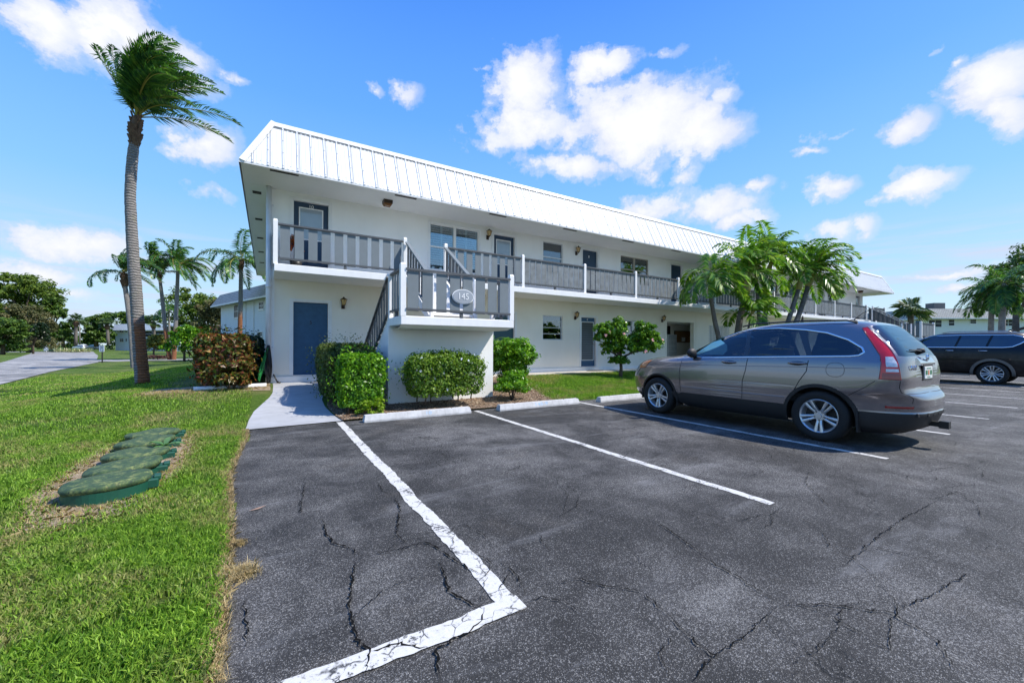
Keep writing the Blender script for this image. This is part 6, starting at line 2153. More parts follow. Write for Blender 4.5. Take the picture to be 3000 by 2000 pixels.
# flowers in the black pot on the balcony
leafobj('flower', local(clumped([(.62, 11.75, ZS+.62, .16, .16, .36)], 1400, .06, 20, .4), fp.location), mRedF, fp)


# ---- palms
def frond(P0, az, el, L, nleaf=46, ll=.42, lw=.03, wind=.0, grav=1.0, droop=.6, stiff=1.0, vee=.5, rnd=None):
    """one feather frond: returns leaf quads and rachis quads"""
    n = 22
    d = np.array([math.cos(az)*math.cos(el), math.sin(az)*math.cos(el), math.sin(el)])
    p = np.array(P0, float); pts = [p.copy()]; T = [d.copy()]
    st = L/n
    for i in range(n):
        t = i/n
        d = d+np.array([0, 0, -1.0])*grav*.095*(.35+1.5*t)/stiff+np.array(WIND)*wind*.085*(.5+1.2*t)
        d /= np.linalg.norm(d)
        p = p+d*st; pts.append(p.copy()); T.append(d.copy())
    pts = np.array(pts); T = np.array(T)
    up = np.array([0, 0, 1.0])
    S_ = np.cross(T, up); S_ = unit(S_+1e-6)
    U_ = np.cross(S_, T)
    tt_ = np.linspace(.14, .995, nleaf)
    tt_ = np.repeat(tt_, 2)+rng.normal(0, .004, nleaf*2)
    sg = np.tile([1.0, -1.0], nleaf)
    f = np.clip(tt_, 0, 1)*n
    i0 = np.clip(f.astype(int), 0, n-1); fr_ = (f-i0)[:, None]
    def ip(A): return A[i0]*(1-fr_)+A[i0+1]*fr_
    B, TT_, SS, UU_ = ip(pts), ip(T), ip(S_), ip(U_)
    prof = np.sin(np.clip(.22+tt_*.78, 0, 1)*PI)**.55
    l = (ll*prof*rng.uniform(.82, 1.12, len(tt_)))[:, None]
    fwd = .45+.5*tt_[:, None]
    D0 = unit(SS*sg[:, None]+TT_*fwd+UU_*vee*rng.uniform(.3, 1.1, (len(tt_), 1)))
    D1 = unit(D0+np.array([0, 0, -1.0])*droop*rng.uniform(.6, 1.3, (len(tt_), 1))+np.array(WIND)*wind*1.2)
    mid = B+D0*l*.42
    tip = mid+D1*l*.62
    W = unit(np.cross(D0, UU_)+.25*rng.normal(0, 1, D0.shape))*lw*.5
    Q = np.stack([B, mid-W, tip, mid+W], 1).reshape(-1, 3)
    # rachis as a narrow strip (two crossed)
    rw = np.linspace(.022, .004, n+1)[:, None]*(L/2.5)
    R1 = []
    for A in (S_, U_):
        a, b = pts-A*rw, pts+A*rw
        R1.append(np.stack([a[:-1], b[:-1], b[1:], a[1:]], 1).reshape(-1, 3))
    return Q, np.concatenate(R1)


def palm(name, label, group, pts, rads, fronds, leafmat_, trunkmat, L, ll, lw, wind, grav, droop, boot=None, shaft=None, seed=1, nleaf=46, vee=.5, stain=None, rachm=None, elmul=1.0):
    """pts: trunk centre line (world); fronds: list of (az, el, lengthfactor)"""
    base = pts[0]
    r = empty(name, base, 0, label, 'palm tree', group)
    o = np.array(base)
    mb = MB()
    # finely subdivided ringed trunk
    P = np.array(pts); s = np.r_[0, np.cumsum(np.linalg.norm(np.diff(P, axis=0), axis=1))]
    nseg = max(8, min(90, int(s[-1]/.07)))
    t = np.linspace(0, s[-1], nseg)
    C_ = np.stack([np.interp(t, s, P[:, i]) for i in range(3)], 1)
    # light smoothing of the polyline
    for _ in range(3): C_[1:-1] = (C_[:-2]+2*C_[1:-1]+C_[2:])/4
    Rr = np.interp(t, s, rads)*(1+.025*np.sin(t*48)+rng.normal(0, .008, nseg))
    mb.tube([tuple(c-o) for c in C_], list(Rr), 18)
    to = mb.build('trunk', trunkmat, r)
    top = np.array(pts[-1])-o
    if boot:
        h0, h1, rb = boot     # heights below the crown
        mb = MB(); rr_ = random.Random(seed)
        d = unit(np.array(pts[-1])-np.array(pts[-2]))
        for k in range(46):
            hh = rr_.uniform(-h1, -h0); a = rr_.uniform(0, 2*PI)
            c = top+d*hh; rad_ = rb*(.72+.28*math.sin(PI*(hh+h1)/(h1-h0)))
            v = np.array([math.cos(a), math.sin(a), 0])
            mb.obox(c+v*rad_*.8, v*rad_*.22, np.cross(v, [0, 0, 1])*rad_*.36, np.array([0, 0, .13*rr_.uniform(.6, 1.3)])+v*.045)
        mb.tube([tuple(top-d*h1), tuple(top-d*(h0+h1)/2), tuple(top-d*h0), tuple(top+d*.05)], [rb*.72, rb*.88, rb*.7, rb*.42], 12)
        mb.build('leaf_boot', mBoot, r)
    if shaft:
        hs_, rs_ = shaft; d = unit(np.array(pts[-1])-np.array(pts[-2]))
        mb = MB(); mb.tube([tuple(top-d*hs_), tuple(top-d*hs_*.8), tuple(top-d*hs_*.4), tuple(top)], [rs_*1.0, rs_*1.15, rs_*.9, rs_*.5], 12)
        mb.build('crown_shaft', mShaft, r)
    Qs = []; Rs = []
    for (az_, el_, lf) in fronds:
        q, rq = frond(top, az_, el_, L*lf, nleaf, ll*(.6+.4*lf), lw, wind, grav, droop, vee=vee)
        Qs.append(q); Rs.append(rq)
    leafobj('crown', np.concatenate(Qs), leafmat_, r)
    leafobj('frond_stalk', np.concatenate(Rs), rachm or mShaft, r)
    return r


def ringfronds(n, els, seed=0, lo=.8, hi=1.05, azc=None, spread=PI):
    rr_ = random.Random(seed); out = []
    for k in range(n):
        az_ = 2*PI*k*.618+rr_.uniform(-.2, .2)
        if azc is not None: az_ = azc+rr_.uniform(-spread, spread)
        out.append((az_, rr_.uniform(*els), rr_.uniform(lo, hi)))
    return out


WA = math.atan2(-.52, .854)   # azimuth of image right
# the tall queen palm on the lawn, crown swept to the right by the wind
bp_ = (-3.126, 15.679, 0.24)
DD = 11.754
fr_big = []
rr_ = random.Random(12)
for k in range(10): fr_big.append((WA+rr_.uniform(-1.1, 1.1), rr_.uniform(.75, 1.2), rr_.uniform(.95, 1.2)))
for k in range(9): fr_big.append((WA+rr_.uniform(-1.8, 1.8), rr_.uniform(1.15, 1.5), rr_.uniform(.85, 1.1)))
for k in range(7): fr_big.append((WA+PI+rr_.uniform(-1.2, 1.2), rr_.uniform(1.0, 1.45), rr_.uniform(.65, .9)))
for k in range(4): fr_big.append((WA+rr_.uniform(-.7, .7), rr_.uniform(.25, .6), rr_.uniform(.85, 1.0)))
palm('palm_tree', 'tall wind-blown palm with ringed grey trunk and rusty stain on the near lawn', None,
     [bp_, (-3.216, 15.734, 1.362), (-3.253, 15.756, 2.024), (-3.308, 15.79, 2.965), (-3.371, 15.828, 3.817), (-3.417, 15.856, 4.668), (-3.463, 15.885, 5.73), (-3.432, 15.866, 6.472), (-3.391, 15.841, 7.013), (-3.333, 15.806, 7.575), (-3.301, 15.786, 8.026)],
     [.175, .155, .15, .145, .142, .135, .128, .13, .125, .10, .05], fr_big, mPalmA, mRingNear, 2.5, .56, .042, .50, .60, .6, boot=(.0, .85, .14), seed=3, nleaf=60, stain=(.05, 1.55, WA-.1))

LEFT = 'palms on the lawn left of the building'
def lp(label, px, crown_px, depth, zb_, th, n, L, seed, wind=.7, **k): pass


def midpalm(label, base, mids, rads, n, L, ll, wind, seed, group=LEFT, els=(-.1, 1.35), boot=(.1, .8, .2), mat=mPalmA, lw=.05, grav=1.0, droop=.8, nleaf=34, lo=.8, azc=None, spread=PI, stain=None, shaft=None, trunk=mRing):
    if stain: trunk = mRingRust
    rads = [q*.74 for q in rads]
    if boot: boot = (boot[0], boot[1], boot[2]*.8)
    n = int(n*1.6); nleaf = int(nleaf*1.3); lw *= 1.35
    return palm('palm_tree', label, group, [base]+mids, rads, ringfronds(n, els, seed, lo, 1.08, azc, spread), mat, trunk, L, ll, lw, wind, grav, droop, boot=boot, seed=seed, nleaf=nleaf, stain=stain, shaft=shaft)


midpalm('leaning grey palm half hidden behind the tall near palm', (-7.677, 36.319, -0.23), [(-7.842, 36.419, 2.041), (-8.025, 36.531, 3.881), (-8.248, 36.667, 5.491), (-8.309, 36.704, 6.181)], [.24, .22, .2, .17, .1], 9, 2.6, .6, .9, 5, mat=mPalmA, boot=(.1, .9, .25))
midpalm('slender palm with rusty base whose fronds sweep down to the right', (-9.185, 57.156, -0.325), [(-9.612, 57.417, 3.229), (-9.88, 57.58, 6.229), (-10.079, 57.701, 8.103), (-10.211, 57.782, 9.228)], [.27, .25, .24, .2, .12], 11, 4.6, .9, .7, 6, els=(.2, 1.4), stain=(.05, 3.2, WA), lw=.08, azc=WA+PI, spread=2.2)
midpalm('upright palm with rusty base and bushy crown left of the neighbouring roof', (-8.801, 56.921, -0.325), [(-8.652, 56.83, 3.234), (-8.535, 56.759, 6.236), (-8.45, 56.707, 9.237), (-8.358, 56.651, 10.175)], [.30, .27, .25, .22, .12], 15, 4.0, .9, .45, 7, els=(-.2, 1.4), stain=(.05, 3.2, WA), lw=.08)
midpalm('palm standing before the neighbouring grey-roofed block', (-1.848, 37.447, 0.302), [(-1.831, 37.437, 2.441), (-1.795, 37.415, 4.82), (-1.78, 37.406, 6.934), (-1.762, 37.394, 7.991)], [.24, .21, .2, .18, .1], 12, 3.6, .8, .35, 9, els=(-.15, 1.4), lw=.06, stain=(.6, 2.0, WA))
midpalm('thin palm behind the two rusty based palms', (-14.617, 90.933, -0.328), [(-14.681, 90.972, 4.331), (-14.795, 91.041, 7.613)], [.25, .22, .2], 10, 3.0, .8, .4, 10, lw=.10, boot=None, nleaf=20)


def fanpalm(label, base, top, rad, n, size, seed, group, boot=True):
    """cabbage palm: costapalmate fans"""
    r = empty('fan_palm', base, 0, label, 'palm tree', group)
    o = np.array(base); t = np.array(top)-o; rr_ = random.Random(seed)
    mb = MB(); mb.tube([(0, 0, 0), tuple(t*.3), tuple(t*.75), tuple(t)], [rad*1.1, rad, rad, rad*1.1], 12); mb.build('trunk', mTrunkD, r)
    if boot:
        mb = MB(); mb.tube([tuple(t*.72), tuple(t*.85), tuple(t*.97)], [rad*1.1, rad*1.9, rad*.8], 10); mb.build('leaf_boot', mBoot, r)
    Q = []
    for k in range(n):
        az_ = 2*PI*k*.618; el = rr_.uniform(-.7, 1.3)
        d = np.array([math.cos(az_)*math.cos(el), math.sin(az_)*math.cos(el), math.sin(el)])
        hub = t+d*size*rr_.uniform(.35, .6)
        s_ = unit(np.cross(d, [0, 0, 1.0])); u_ = np.cross(s_, d)
        for j in range(15):
            a = (j/14-.5)*3.6
            dd = d*math.cos(a)+s_*math.sin(a)+u_*.12*abs(math.sin(a))
            ln = size*.62*(1-.25*abs(a)/1.8)
            mid = hub+dd*ln*.6; tip = mid+(dd+np.array([0, 0, -.7]))*ln*.42; wv = unit(np.cross(dd, d+u_*.3)+1e-6)*size*.045
            Q.append([hub, mid-wv, tip, mid+wv])
        sv = s_*.02*size
        Q.append([t-sv, t+sv, hub+sv, hub-sv])
    leafobj('crown', np.array(Q).reshape(-1, 3), mPalmD, r)
    return r


FARG = 'far cabbage palms beyond the lawn'
fanpalm('single cabbage palm above the striped planting bed', (-34.76, 120.802, 1.111), (-34.719, 120.776, 6.618), .27, 26, 1.6, 1, FARG)
fanpalm('cabbage palm at the left end of the far white block', (-32.214, 130.963, 1.276), (-32.578, 131.186, 6.296), .3, 26, 1.9, 2, FARG)
fanpalm('cabbage palm in front of the far screened porch', (-19.327, 105.523, 1.195), (-19.519, 105.641, 5.968), .3, 26, 1.8, 3, FARG)
mb = MB(); b0 = Vector((-40.022, 141.587, 1.411)); t0 = Vector((-40.117, 141.645, 7.207)); r = empty('palm_tree', b0, 0, 'pale thin trunked palm just behind the cabbage palm', 'palm tree', FARG)
mb.tube([(0, 0, 0), tuple((t0-b0)*.5), tuple(t0-b0)], [.15, .12, .1], 8); mb.build('trunk', mTrunk, r)
leafobj('crown', np.concatenate([frond(np.array(t0-b0), a, e, 2.6, 16, .7, .12, .3)[0] for a, e, _ in ringfronds(9, (0, 1.2), 4)]), mPalmD, r)

# coconut style palms in front of the facade
CEN = 'green feather palms in front of the facade'
def cp(label, base, mids, rads, n, L, seed, els=(-.05, 1.4), azc=None, spread=PI, shaft=(.75, .10), wind=.55):
    rads = [q*.84 for q in rads]
    return palm('palm_tree', label, CEN, [base]+mids, rads, ringfronds(int(n*1.2), els, seed, .82, 1.1, azc, spread), mPalmB, mTrunkD, L*1.0, .60, .088, wind*.4, 1.15, .8, shaft=shaft, seed=seed, nleaf=30, vee=.35)


cp('leftmost feather palm, slim trunk with green shaft, drooping toward door 7', (15.838, 9.3, 0.152), [(15.354, 9.3, 1.596), (15.025, 9.3, 2.399), (14.748, 9.3, 3.322), (14.786, 9.3, 4.151)], [.12, .11, .10, .085, .05], 11, 1.75, 21)
cp('thick trunked feather palm second from the left', (16.2, 9.2, 0.145), [(16.386, 9.2, 1.606), (16.629, 9.2, 2.594), (17.083, 9.2, 3.612), (17.312, 9.2, 4.492)], [.17, .155, .15, .13, .06], 15, 2.1, 22, els=(-.1, 1.45), shaft=(.9, .13))
cp('thin feather palm behind the thick trunked one', (20.362, 10.3, -0.083), [(20.317, 10.3, 1.654), (20.211, 10.3, 3.3), (20.015, 10.3, 4.6), (20.192, 10.3, 5.521)], [.11, .10, .095, .08, .05], 10, 2.0, 23, els=(.1, 1.4))
cp('straight thin feather palm in the middle of the row', (19.885, 9.8, -0.031), [(19.871, 9.8, 1.645), (19.827, 9.8, 3.238), (19.757, 9.8, 4.348), (20.427, 9.8, 5.54)], [.11, .10, .10, .085, .05], 13, 2.1, 24, els=(0, 1.45))
cp('feather palm leaning right, left of the rightmost one', (20.069, 9.2, 0.003), [(20.458, 9.2, 2.277), (21.063, 9.2, 3.257), (21.656, 9.2, 4.187), (21.991, 9.2, 5.036)], [.13, .12, .12, .10, .05], 12, 2.1, 25, els=(.1, 1.45), shaft=(1.0, .11))
cp('rightmost feather palm of the row with fronds hanging to the right', (19.94, 9.0, 0.022), [(20.871, 9.0, 2.44), (21.594, 9.0, 3.431), (22.069, 9.0, 4.277), (22.736, 9.0, 4.997)], [.14, .13, .12, .11, .06], 15, 2.4, 26, els=(-.1, 1.4), azc=WA, spread=2.3, shaft=(1.0, .12), wind=.7)
r = cp('young short feather palm with arching fronds behind the car roof', (16.452, 8.9, 0.157), [(16.541, 8.9, 1.605), (16.689, 8.9, 2.092), (16.89, 8.9, 2.657)], [.06, .05, .05, .04], 9, 1.55, 27, els=(.2, 1.3), shaft=None)
# dry hanging boot
mb = MB(); a = Vector((21.48, 8.95, 2.858)); b_ = Vector((21.252, 8.95, 2.051))
mb.tube([a, (a+b_)/2+Vector((.03, 0, 0)), b_], [.02, .09, .015], 8); tag(mb.build('dry_frond', mBoot), 'dry brown frond sheath hanging off the rightmost feather palm', 'palm frond')

# palms and tree at the right edge
RG = 'palms at the right edge of the car park'
def rp_(label, bx, tx, ty, d, seed, L=3.0):
    pass


palm('palm_tree', 'broad dark palm at right, left one of the pair', RG, [(44.717, 6.68, -0.008), (44.711, 6.684, 2.856), (44.747, 6.662, 4.34), (44.807, 6.626, 5.329)], [.18, .15, .14, .10], ringfronds(22, (-.55, 1.2), 31), mPalmA, mTrunk, 2.5, .75, .075, .1, .9, .8, nleaf=40, boot=None, seed=31)
palm('palm_tree', 'broad palm at right, right one of the pair', RG, [(42.281, 5.824, -0.008), (42.256, 5.84, 2.757), (42.308, 5.808, 4.599), (42.382, 5.762, 5.75)], [.2, .17, .15, .10], ringfronds(24, (-.6, 1.2), 32), mPalmA, mTrunk, 2.5, .75, .075, .1, .9, .8, nleaf=40, boot=None, seed=32)
fanpalm('shaggy cabbage palm in front of the grey-roofed block beyond the lot', (57.578, 14.061, 0.044), (57.564, 14.069, 5.348), .24, 34, 1.7, 8, None, boot=False)


# ---- leafy trees
def tree(label, base, H, ells, n, leaf, mat, trunk_r=.3, seed=0, group=None, clumps=30, cr=.3, cat='tree', name='tree', limbs=6, tm=None):
    r = empty(name, base, 0, label, cat, group)
    leafobj('crown', clumped(ells, n, leaf, clumps, cr, .6, (.5, 1.02)), mat, r)
    mb = MB(); rr_ = random.Random(seed)
    mb.tube([(0, 0, -.3), (.1*trunk_r, 0, H*.25), (.3*trunk_r, 0, H*.5)], [trunk_r*1.2, trunk_r*.9, trunk_r*.6], 9)
    for k in range(limbs):
        e = ells[k % len(ells)]
        q = (e[0]+rr_.uniform(-.4, .4)*e[3], e[1]+rr_.uniform(-.4, .4)*e[4], e[2]+rr_.uniform(-.2, .4)*e[5])
        s_ = H*rr_.uniform(.2, .42)
        mb.tube([(0, 0, s_), (q[0]*.5, q[1]*.5, s_+(q[2]-s_)*.6), q], [trunk_r*.5, trunk_r*.32, trunk_r*.1], 6)
    mb.build('trunk', tm or mBark, r)
    return r


def blob_tree(label, pxs, depth, zb, mat, n, leaf, seed, trunk=(0, .3), name='tree', group=None, cat='tree', clumps=30, cr=.3):
    """pxs: (image-right offset a, height z, half width, half height) in metres around the base point"""
    base = Vector(zb)
    ells = []
    z0_ = min(z for _, z, _, _ in pxs); am = sum(p[0] for p in pxs)/len(pxs); wid = (max(p[0]+p[2] for p in pxs)-min(p[0]-p[2] for p in pxs))/2
    if wid > 3.5: pxs = pxs+[(am, z0_*.42, wid*.72, z0_*.42)]
    for (a, z, ra, rz) in pxs:
        ells.append((a*ax.x, a*ax.y, z, ra, ra*.8, rz))
    return tree(label, tuple(base), max(z+rz for _, z, _, rz in pxs), ells, n, leaf, mat, trunk[1], seed, group, name=name, cat=cat, clumps=clumps, cr=cr)


blob_tree('big pale green tree at the far left behind the road bend', [(-6, 12.5, 6.5, 4.6), (1.5, 13.5, 5.5, 4.2), (-2, 16, 5, 3.2), (5.6, 9.6, 3, 3.2), (6.2, 13, 2.2, 1.8), (-4, 8, 6, 3)], 99, (-51.431, 147.38, -0.328), mTreeA, 22000, 0.57, 1, (0, 0.64))
blob_tree('darker tree with rounded leaves right of the big pale green tree', [(0, 12, 1.9, 2.2), (.9, 9.2, 2.1, 2.0), (-1.5, 9.6, 2, 1.8)], 99, (-45.525, 143.775, -0.328), mTreeB, 6000, 0.43, 2, (0, 0.30))
blob_tree('olive brown feathery tree in front at far left', [(-1.5, 7.0, 3.2, 2.6), (2, 6.0, 2.6, 2.2), (3.6, 5, 1.6, 1.6), (0, 4.2, 3.4, 1.8)], 80, (-40.686, 118.561, -0.328), mTreeC, 15000, 0.35, 3, (0, 0.38))
blob_tree('green low tree with leaning trunk at the left frame edge', [(-1, 4.6, 2.4, 1.4), (1.8, 4.0, 2.0, 1.4), (.5, 2.9, 2.6, 1.1)], 63, (-35.568, 95.52, -0.328), mTreeB, 10000, 0.33, 4, (0, 0.26))
blob_tree('small dark shrubby tree at the verge of the road bend', [(0.0, 2.85, 1.8, 1.8), (0.75, 3.9, 1.35, 1.35)], 68, (-33.988, 100.414, -0.328), mDkHedge, 4000, 0.26, 5, (0, 0.14))
blob_tree('dense round tree left of the far cabbage palm', [(-1.3, 3.8, 1.9, 1.9), (1.3, 4.2, 1.8, 1.8), (0, 2, 2.8, 1.6)], 100, (-43.586, 143.763, 0.881), mTreeB, 8000, .5, 6, (0, .3))
blob_tree('spreading dark tree left of the far white block', [(-1.2, 5.8, 1.9, 1.8), (1.5, 6.4, 1.8, 1.6), (0, 3.2, 2.8, 2.2), (.3, 1.4, 2.6, 1.3)], 105, (-38.355, 146.427, 1.073), mTreeB, 9000, .55, 7, (0, .4))
blob_tree('dark tree behind the far white block roof', [(0, 8.5, 5, 2.5), (6, 7.5, 4, 2.5)], 130, (-41.054, 177.365, 1.036), mTreeB, 5000, .7, 8, (0, .4))
blob_tree('feathery pale palm-like tree behind the lawn bush', [(-1.5, 8.2, 3.2, 2.6), (3, 7, 3, 3), (0, 5, 4.2, 3)], 75, (-11.952, 95.164, 1.237), mTreeA, 9000, .42, 9, (0, .3))
blob_tree('tall dark bush beside the neighbouring block', [(0, 4.3, 2.2, 2.8), (2.2, 4.6, 2, 3)], 52, (-6.015, 64.594, -0.214), mTreeC, 8000, .3, 10, (0, .2))
blob_tree('rounded bright green bush on the lawn left of the croton hedge', [(-.6, 1.5, 1.25, 1.3), (.9, 1.7, 1.2, 1.4), (.1, 2.5, 1.1, .9)], 38, (-6.745, 48.637, -0.245), mHedge, 11000, .17, 11, (0, .1), name='bush', cat='bush')
blob_tree('yellow flowering bush with purple ground cover between the palms', [(0, 1.5, 1.3, 1.2), (.6, 2.1, .9, .7)], 46, (-11.175, 60.714, -0.328), leafmat('yellow_bush', [(.06, .09, .02), (.14, .17, .03), (.36, .30, .03)], .5, .3), 5000, .17, 12, (0, .1), name='bush', cat='bush')
blob_tree('low purple leaved bush at the foot of the yellow bush', [(-.4, .3, .9, .3), (.7, .3, .8, .28)], 44, (-10.305, 57.839, -0.327), leafmat('purple_bush', [(.05, .02, .03), (.12, .05, .05), (.16, .12, .05)], .6, .2), 2500, .12, 13, (0, .05), name='bush', cat='bush')
blob_tree('leafy tree behind the right pair of palms', [(0, 7.6, 2.2, 1.6), (2.2, 8.4, 2.4, 2.0), (2.6, 5.6, 2.4, 2.0), (4, 3.4, 2, 1.8)], 34, (54.208, 6.745, -0.008), mTreeB, 12000, .24, 14, (0, .25))
blob_tree('pale green shrub beyond the far staircase', [(0, 4.6, 2.2, 1.0), (1.5, 5.2, 1.2, .9)], 60, (81.034, 20.832, 0.028), mTreeA, 3000, .3, 15, (0, .2))
# far tree line, each crown its own mass of woodland
ells = []
for k in range(16):
    ells.append((k*7.0+rng.uniform(-1, 1), rng.uniform(-2, 2), 1.6+rng.uniform(0, 1.0), 4.6, 3, 2.8+rng.uniform(0, 1.6)))
V = clumped(ells, 16000, .7, 22, .32)
o = leafobj('woodland', V, mTreeB); o.location = (-82.909, 208.771, -0.4); o.rotation_euler = (0, 0, WA)
tag(o, 'low belt of dark green trees closing the view at far left', 'woodland', kind='stuff')
ells = [(k*8.0+rng.uniform(-1, 1), rng.uniform(-2, 2), 2.0, 5.2, 3, 3.4+rng.uniform(0, 2)) for k in range(26)]
o = leafobj('woodland', clumped(ells, 14000, .8, 18, .32), mTreeB); o.location = (122.775, 36.358, -0.4); o.rotation_euler = (0, 0, WA)
tag(o, 'dark trees behind the grey-roofed block on the right', 'woodland', kind='stuff')


# ------------------------------------------------------------------ neighbouring buildings
mShingle, gg, out = newmat('grey_shingle')
tc = gg.n('ShaderNodeTexCoord').outputs['UV']
br = gg.n('ShaderNodeTexBrick', Vector=tc, Scale=1.0, Color1=(.50, .49, .47, 1), Color2=(.36, .355, .345, 1), Mortar=(.13, .13, .125, 1))
br.inputs['Brick Width'].default_value = .32; br.inputs['Row Height'].default_value = .2; br.inputs['Mortar Size'].default_value = .025
n1 = gg.noise(tc, 1.2, 5, .6)
c = gg.mix(gg.m('MULTIPLY', n1, .6), br.outputs[0], (.42, .41, .39))
bp = gg.n('ShaderNodeBump', Strength=.8, Distance=.04, Height=br.outputs[1])
b = gg.n('ShaderNodeBsdfPrincipled', Base_Color=c, Roughness=.85, Normal=bp.outputs[0])
mShingle.node_tree.links.new(b.outputs[0], out.inputs[0])
mWallB = M('bluish_stucco', (0.66, 0.70, 0.74), .85, var=.05)
mWallC = M('pale_green_stucco', (0.76, 0.77, 0.75), .85, var=.05)


def block(label, A, B, depth, z0, ze, zr, over, slope, wallm, roofm, wins, extra=None, frame=None, screens=(), group=None):
    """facade from A to B (looking at it A is left), body goes back by depth"""
    A = Vector((A[0], A[1], 0)); B = Vector((B[0], B[1], 0))
    d = (B-A); L = d.length; ang = math.atan2(d.y, d.x)
    r = empty('neighbouring_building', (A.x, A.y, z0), ang, label, 'building', group)
    H_ = ze-z0
    mb = MB(); mb.box(over, L-over, over, depth, 0, H_); mb.build('wall', wallm, r)
    mb = MB()
    P = [(0, 0, H_), (L, 0, H_), (L, depth+over, H_), (0, depth+over, H_)]
    Q = [(slope, slope, zr-z0), (L-slope, slope, zr-z0), (L-slope, depth+over-slope, zr-z0), (slope, depth+over-slope, zr-z0)]
    mb.add(P+Q, [(0, 1, 5, 4), (1, 2, 6, 5), (2, 3, 7, 6), (3, 0, 4, 7), (4, 5, 6, 7), (3, 2, 1, 0)])
    o = mb.build('roof', roofm, r)
    uv = o.data.uv_layers.new(name='UVMap')
    sl_ = math.hypot(slope, zr-ze)
    for poly in o.data.polygons:
        vs = [o.data.vertices[i].co for i in poly.vertices]
        e = (vs[1]-vs[0]).normalized(); n_ = poly.normal; f = n_.cross(e)
        for li, v in zip(poly.loop_indices, vs): uv.data[li].uv = ((v-vs[0]).dot(e), (v-vs[0]).dot(f))
    mb = MB(); mb.box(-.02, L+.02, -.03, .02, H_-.12, H_+.0); mb.box(-.03, .02, .02, depth, H_-.12, H_); mb.build('fascia', mWhite, r)
    for w_ in wins:
        s0, s1, a, b_ = w_[:4]; nv = w_[4] if len(w_) > 4 else 2
        mb = MB(); y = over; t = .06
        for q in [(s0, s0+t, a, b_), (s1-t, s1, a, b_), (s0+t, s1-t, a, a+t), (s0+t, s1-t, b_-t, b_)]: mb.box(q[0], q[1], y-.05, y-.002, q[2]-z0, q[3]-z0)
        mb.box(s0-.08, s1+.08, y-.07, y-.002, a-z0-.08, a-z0-.001)
        for k in range(1, nv): mb.box(s0+(s1-s0)*k/nv-.03, s0+(s1-s0)*k/nv+.03, y-.04, y-.002, a-z0+t, b_-z0-t)
        mb.box(s0+t, s1-t, y-.035, y-.003, (a+b_)/2-z0-.02, (a+b_)/2-z0+.02)
        wo_ = mb.build('window', frame or mSteelW, r)
        mb = MB(); mb.box(s0+t*.5, s1-t*.5, y-.025, y-.001, a-z0+t*.5, b_-z0-t*.5); mb.build('pane', M('far_pane', (.025, .03, .035), .35, spec=.2) if 'far_pane' not in MATS else MATS['far_pane'], wo_)
    return r, L, H_, over


LAx, LBx = (-4.973, 50.836, 5.375), (0.121, 36.479, 5.357)
r, L, H_, ov = block('white two storey block with grey shingle roof edge behind the dark hedge', LAx, LBx, 14, -.2, 5.30, 6.45, .7, .62, mWallB, mShingle,
      [(4.7, 7.0, 3.93, 5.19), (11.0, 12.09, 4.39, 5.06), (10.71, 11.89, 2.1, 2.52)+(1,), (5.13, 7.49, 1.69, 2.5)])
mb = MB()
for px in (9.868, 7.895): mb.box(px-.03, px+.03, ov-.08, ov-.001, 0, H_)
mb.build('downpipe', mPipe, r)
mb = MB(); q = 2.252
mb.box(q-.2, ov-.01, 1.2, 2.6, 3.1-.1, 3.3); mb.box(q-.2, ov-.01, 1.2, 1.25, 4.9, 5.0)
for k in range(3): mb.box(q-.2+k*(ov-q)/2.2, q-.15+k*(ov-q)/2.2, 1.2, 1.25, 3.3, 4.9)
mb.build('porch', mWhite, r)

FAx, FBx = (-36.997, 151.456, 5.671), (-18.103, 132.894, 5.522)
r, L, H_, ov = block('long white two storey block with white metal roof across the far lawn', FAx, FBx, 14, -.4, 5.30, 7.0, .8, .7, mWallB, mMetal,
      [(2.38, 3.75, 4.63, 5.47), (4.48, 4.98, 4.71, 5.37)+(1,), (2.39, 3.76, 2.11, 3.04), (4.5, 5.12, 2.21, 3.04)+(1,)])
mb = MB(); s0 = 8.156; n = 11
for lvl in (3.0,):
    for k in range(n):
        a = s0+(L-ov-s0)*k/n; b_ = s0+(L-ov-s0)*(k+1)/n-.12
        mb.box(a, b_, ov-.06, ov-.002, lvl+.9, lvl+1.65); mb.box(a, b_, ov-.06, ov-.002, lvl+1.75, lvl+2.35)
mb.build('screened_porch', MATS['far_pane'], r)
mb = MB()
for k in range(14):
    a = s0+2+(L-ov-s0-2)*k/14
    mb.box(a, a+.1, ov-.9, ov-.8, 0, 2.9)
for z in (.6, 1.0, 1.4, 2.9): mb.box(s0+2, L-ov, ov-.9, ov-.8, z, z+.1)
mb.build('porch_railing', mWhite, r)

RAx, RBx = (75.273, 17.318, 5.34), (90.205, 8.204, 5.324)
r, L, H_, ov = block('pale two storey block with grey shingle roof beyond the black SUV', RAx, RBx, 12, -.1, 5.45, 6.75, .7, .62, mWallC, mShingle,
      [(1.61, 3.46, 4.2, 5.25), (4.33, 5.21, 4.4, 5.31)+(1,), (7.27, 8.2, 4.69, 5.33)+(1,), (11.6, 13.4, 4.39, 5.34)], frame=mWhite)
mb = MB(); dpos = (-0.09, 0.56, 4.19, 5.16); mb.box(dpos[0], dpos[1], ov-.06, ov-.001, 3.2, 5.2); mb.build('door', mBlue, r)
mb = MB(); u_ = 4.824; mb.box(u_-.0, u_+1.6, 3.0, 4.2, 6.85, 7.9); mb.build('rooftop_unit', M('unit_grey', (.14, .13, .13), .6), r)
mb = MB(); mb.box(u_+6.0, u_+9.0, 3.0, 4.2, 6.85, 7.5); mb.build('rooftop_unit', MATS['unit_grey'], r)
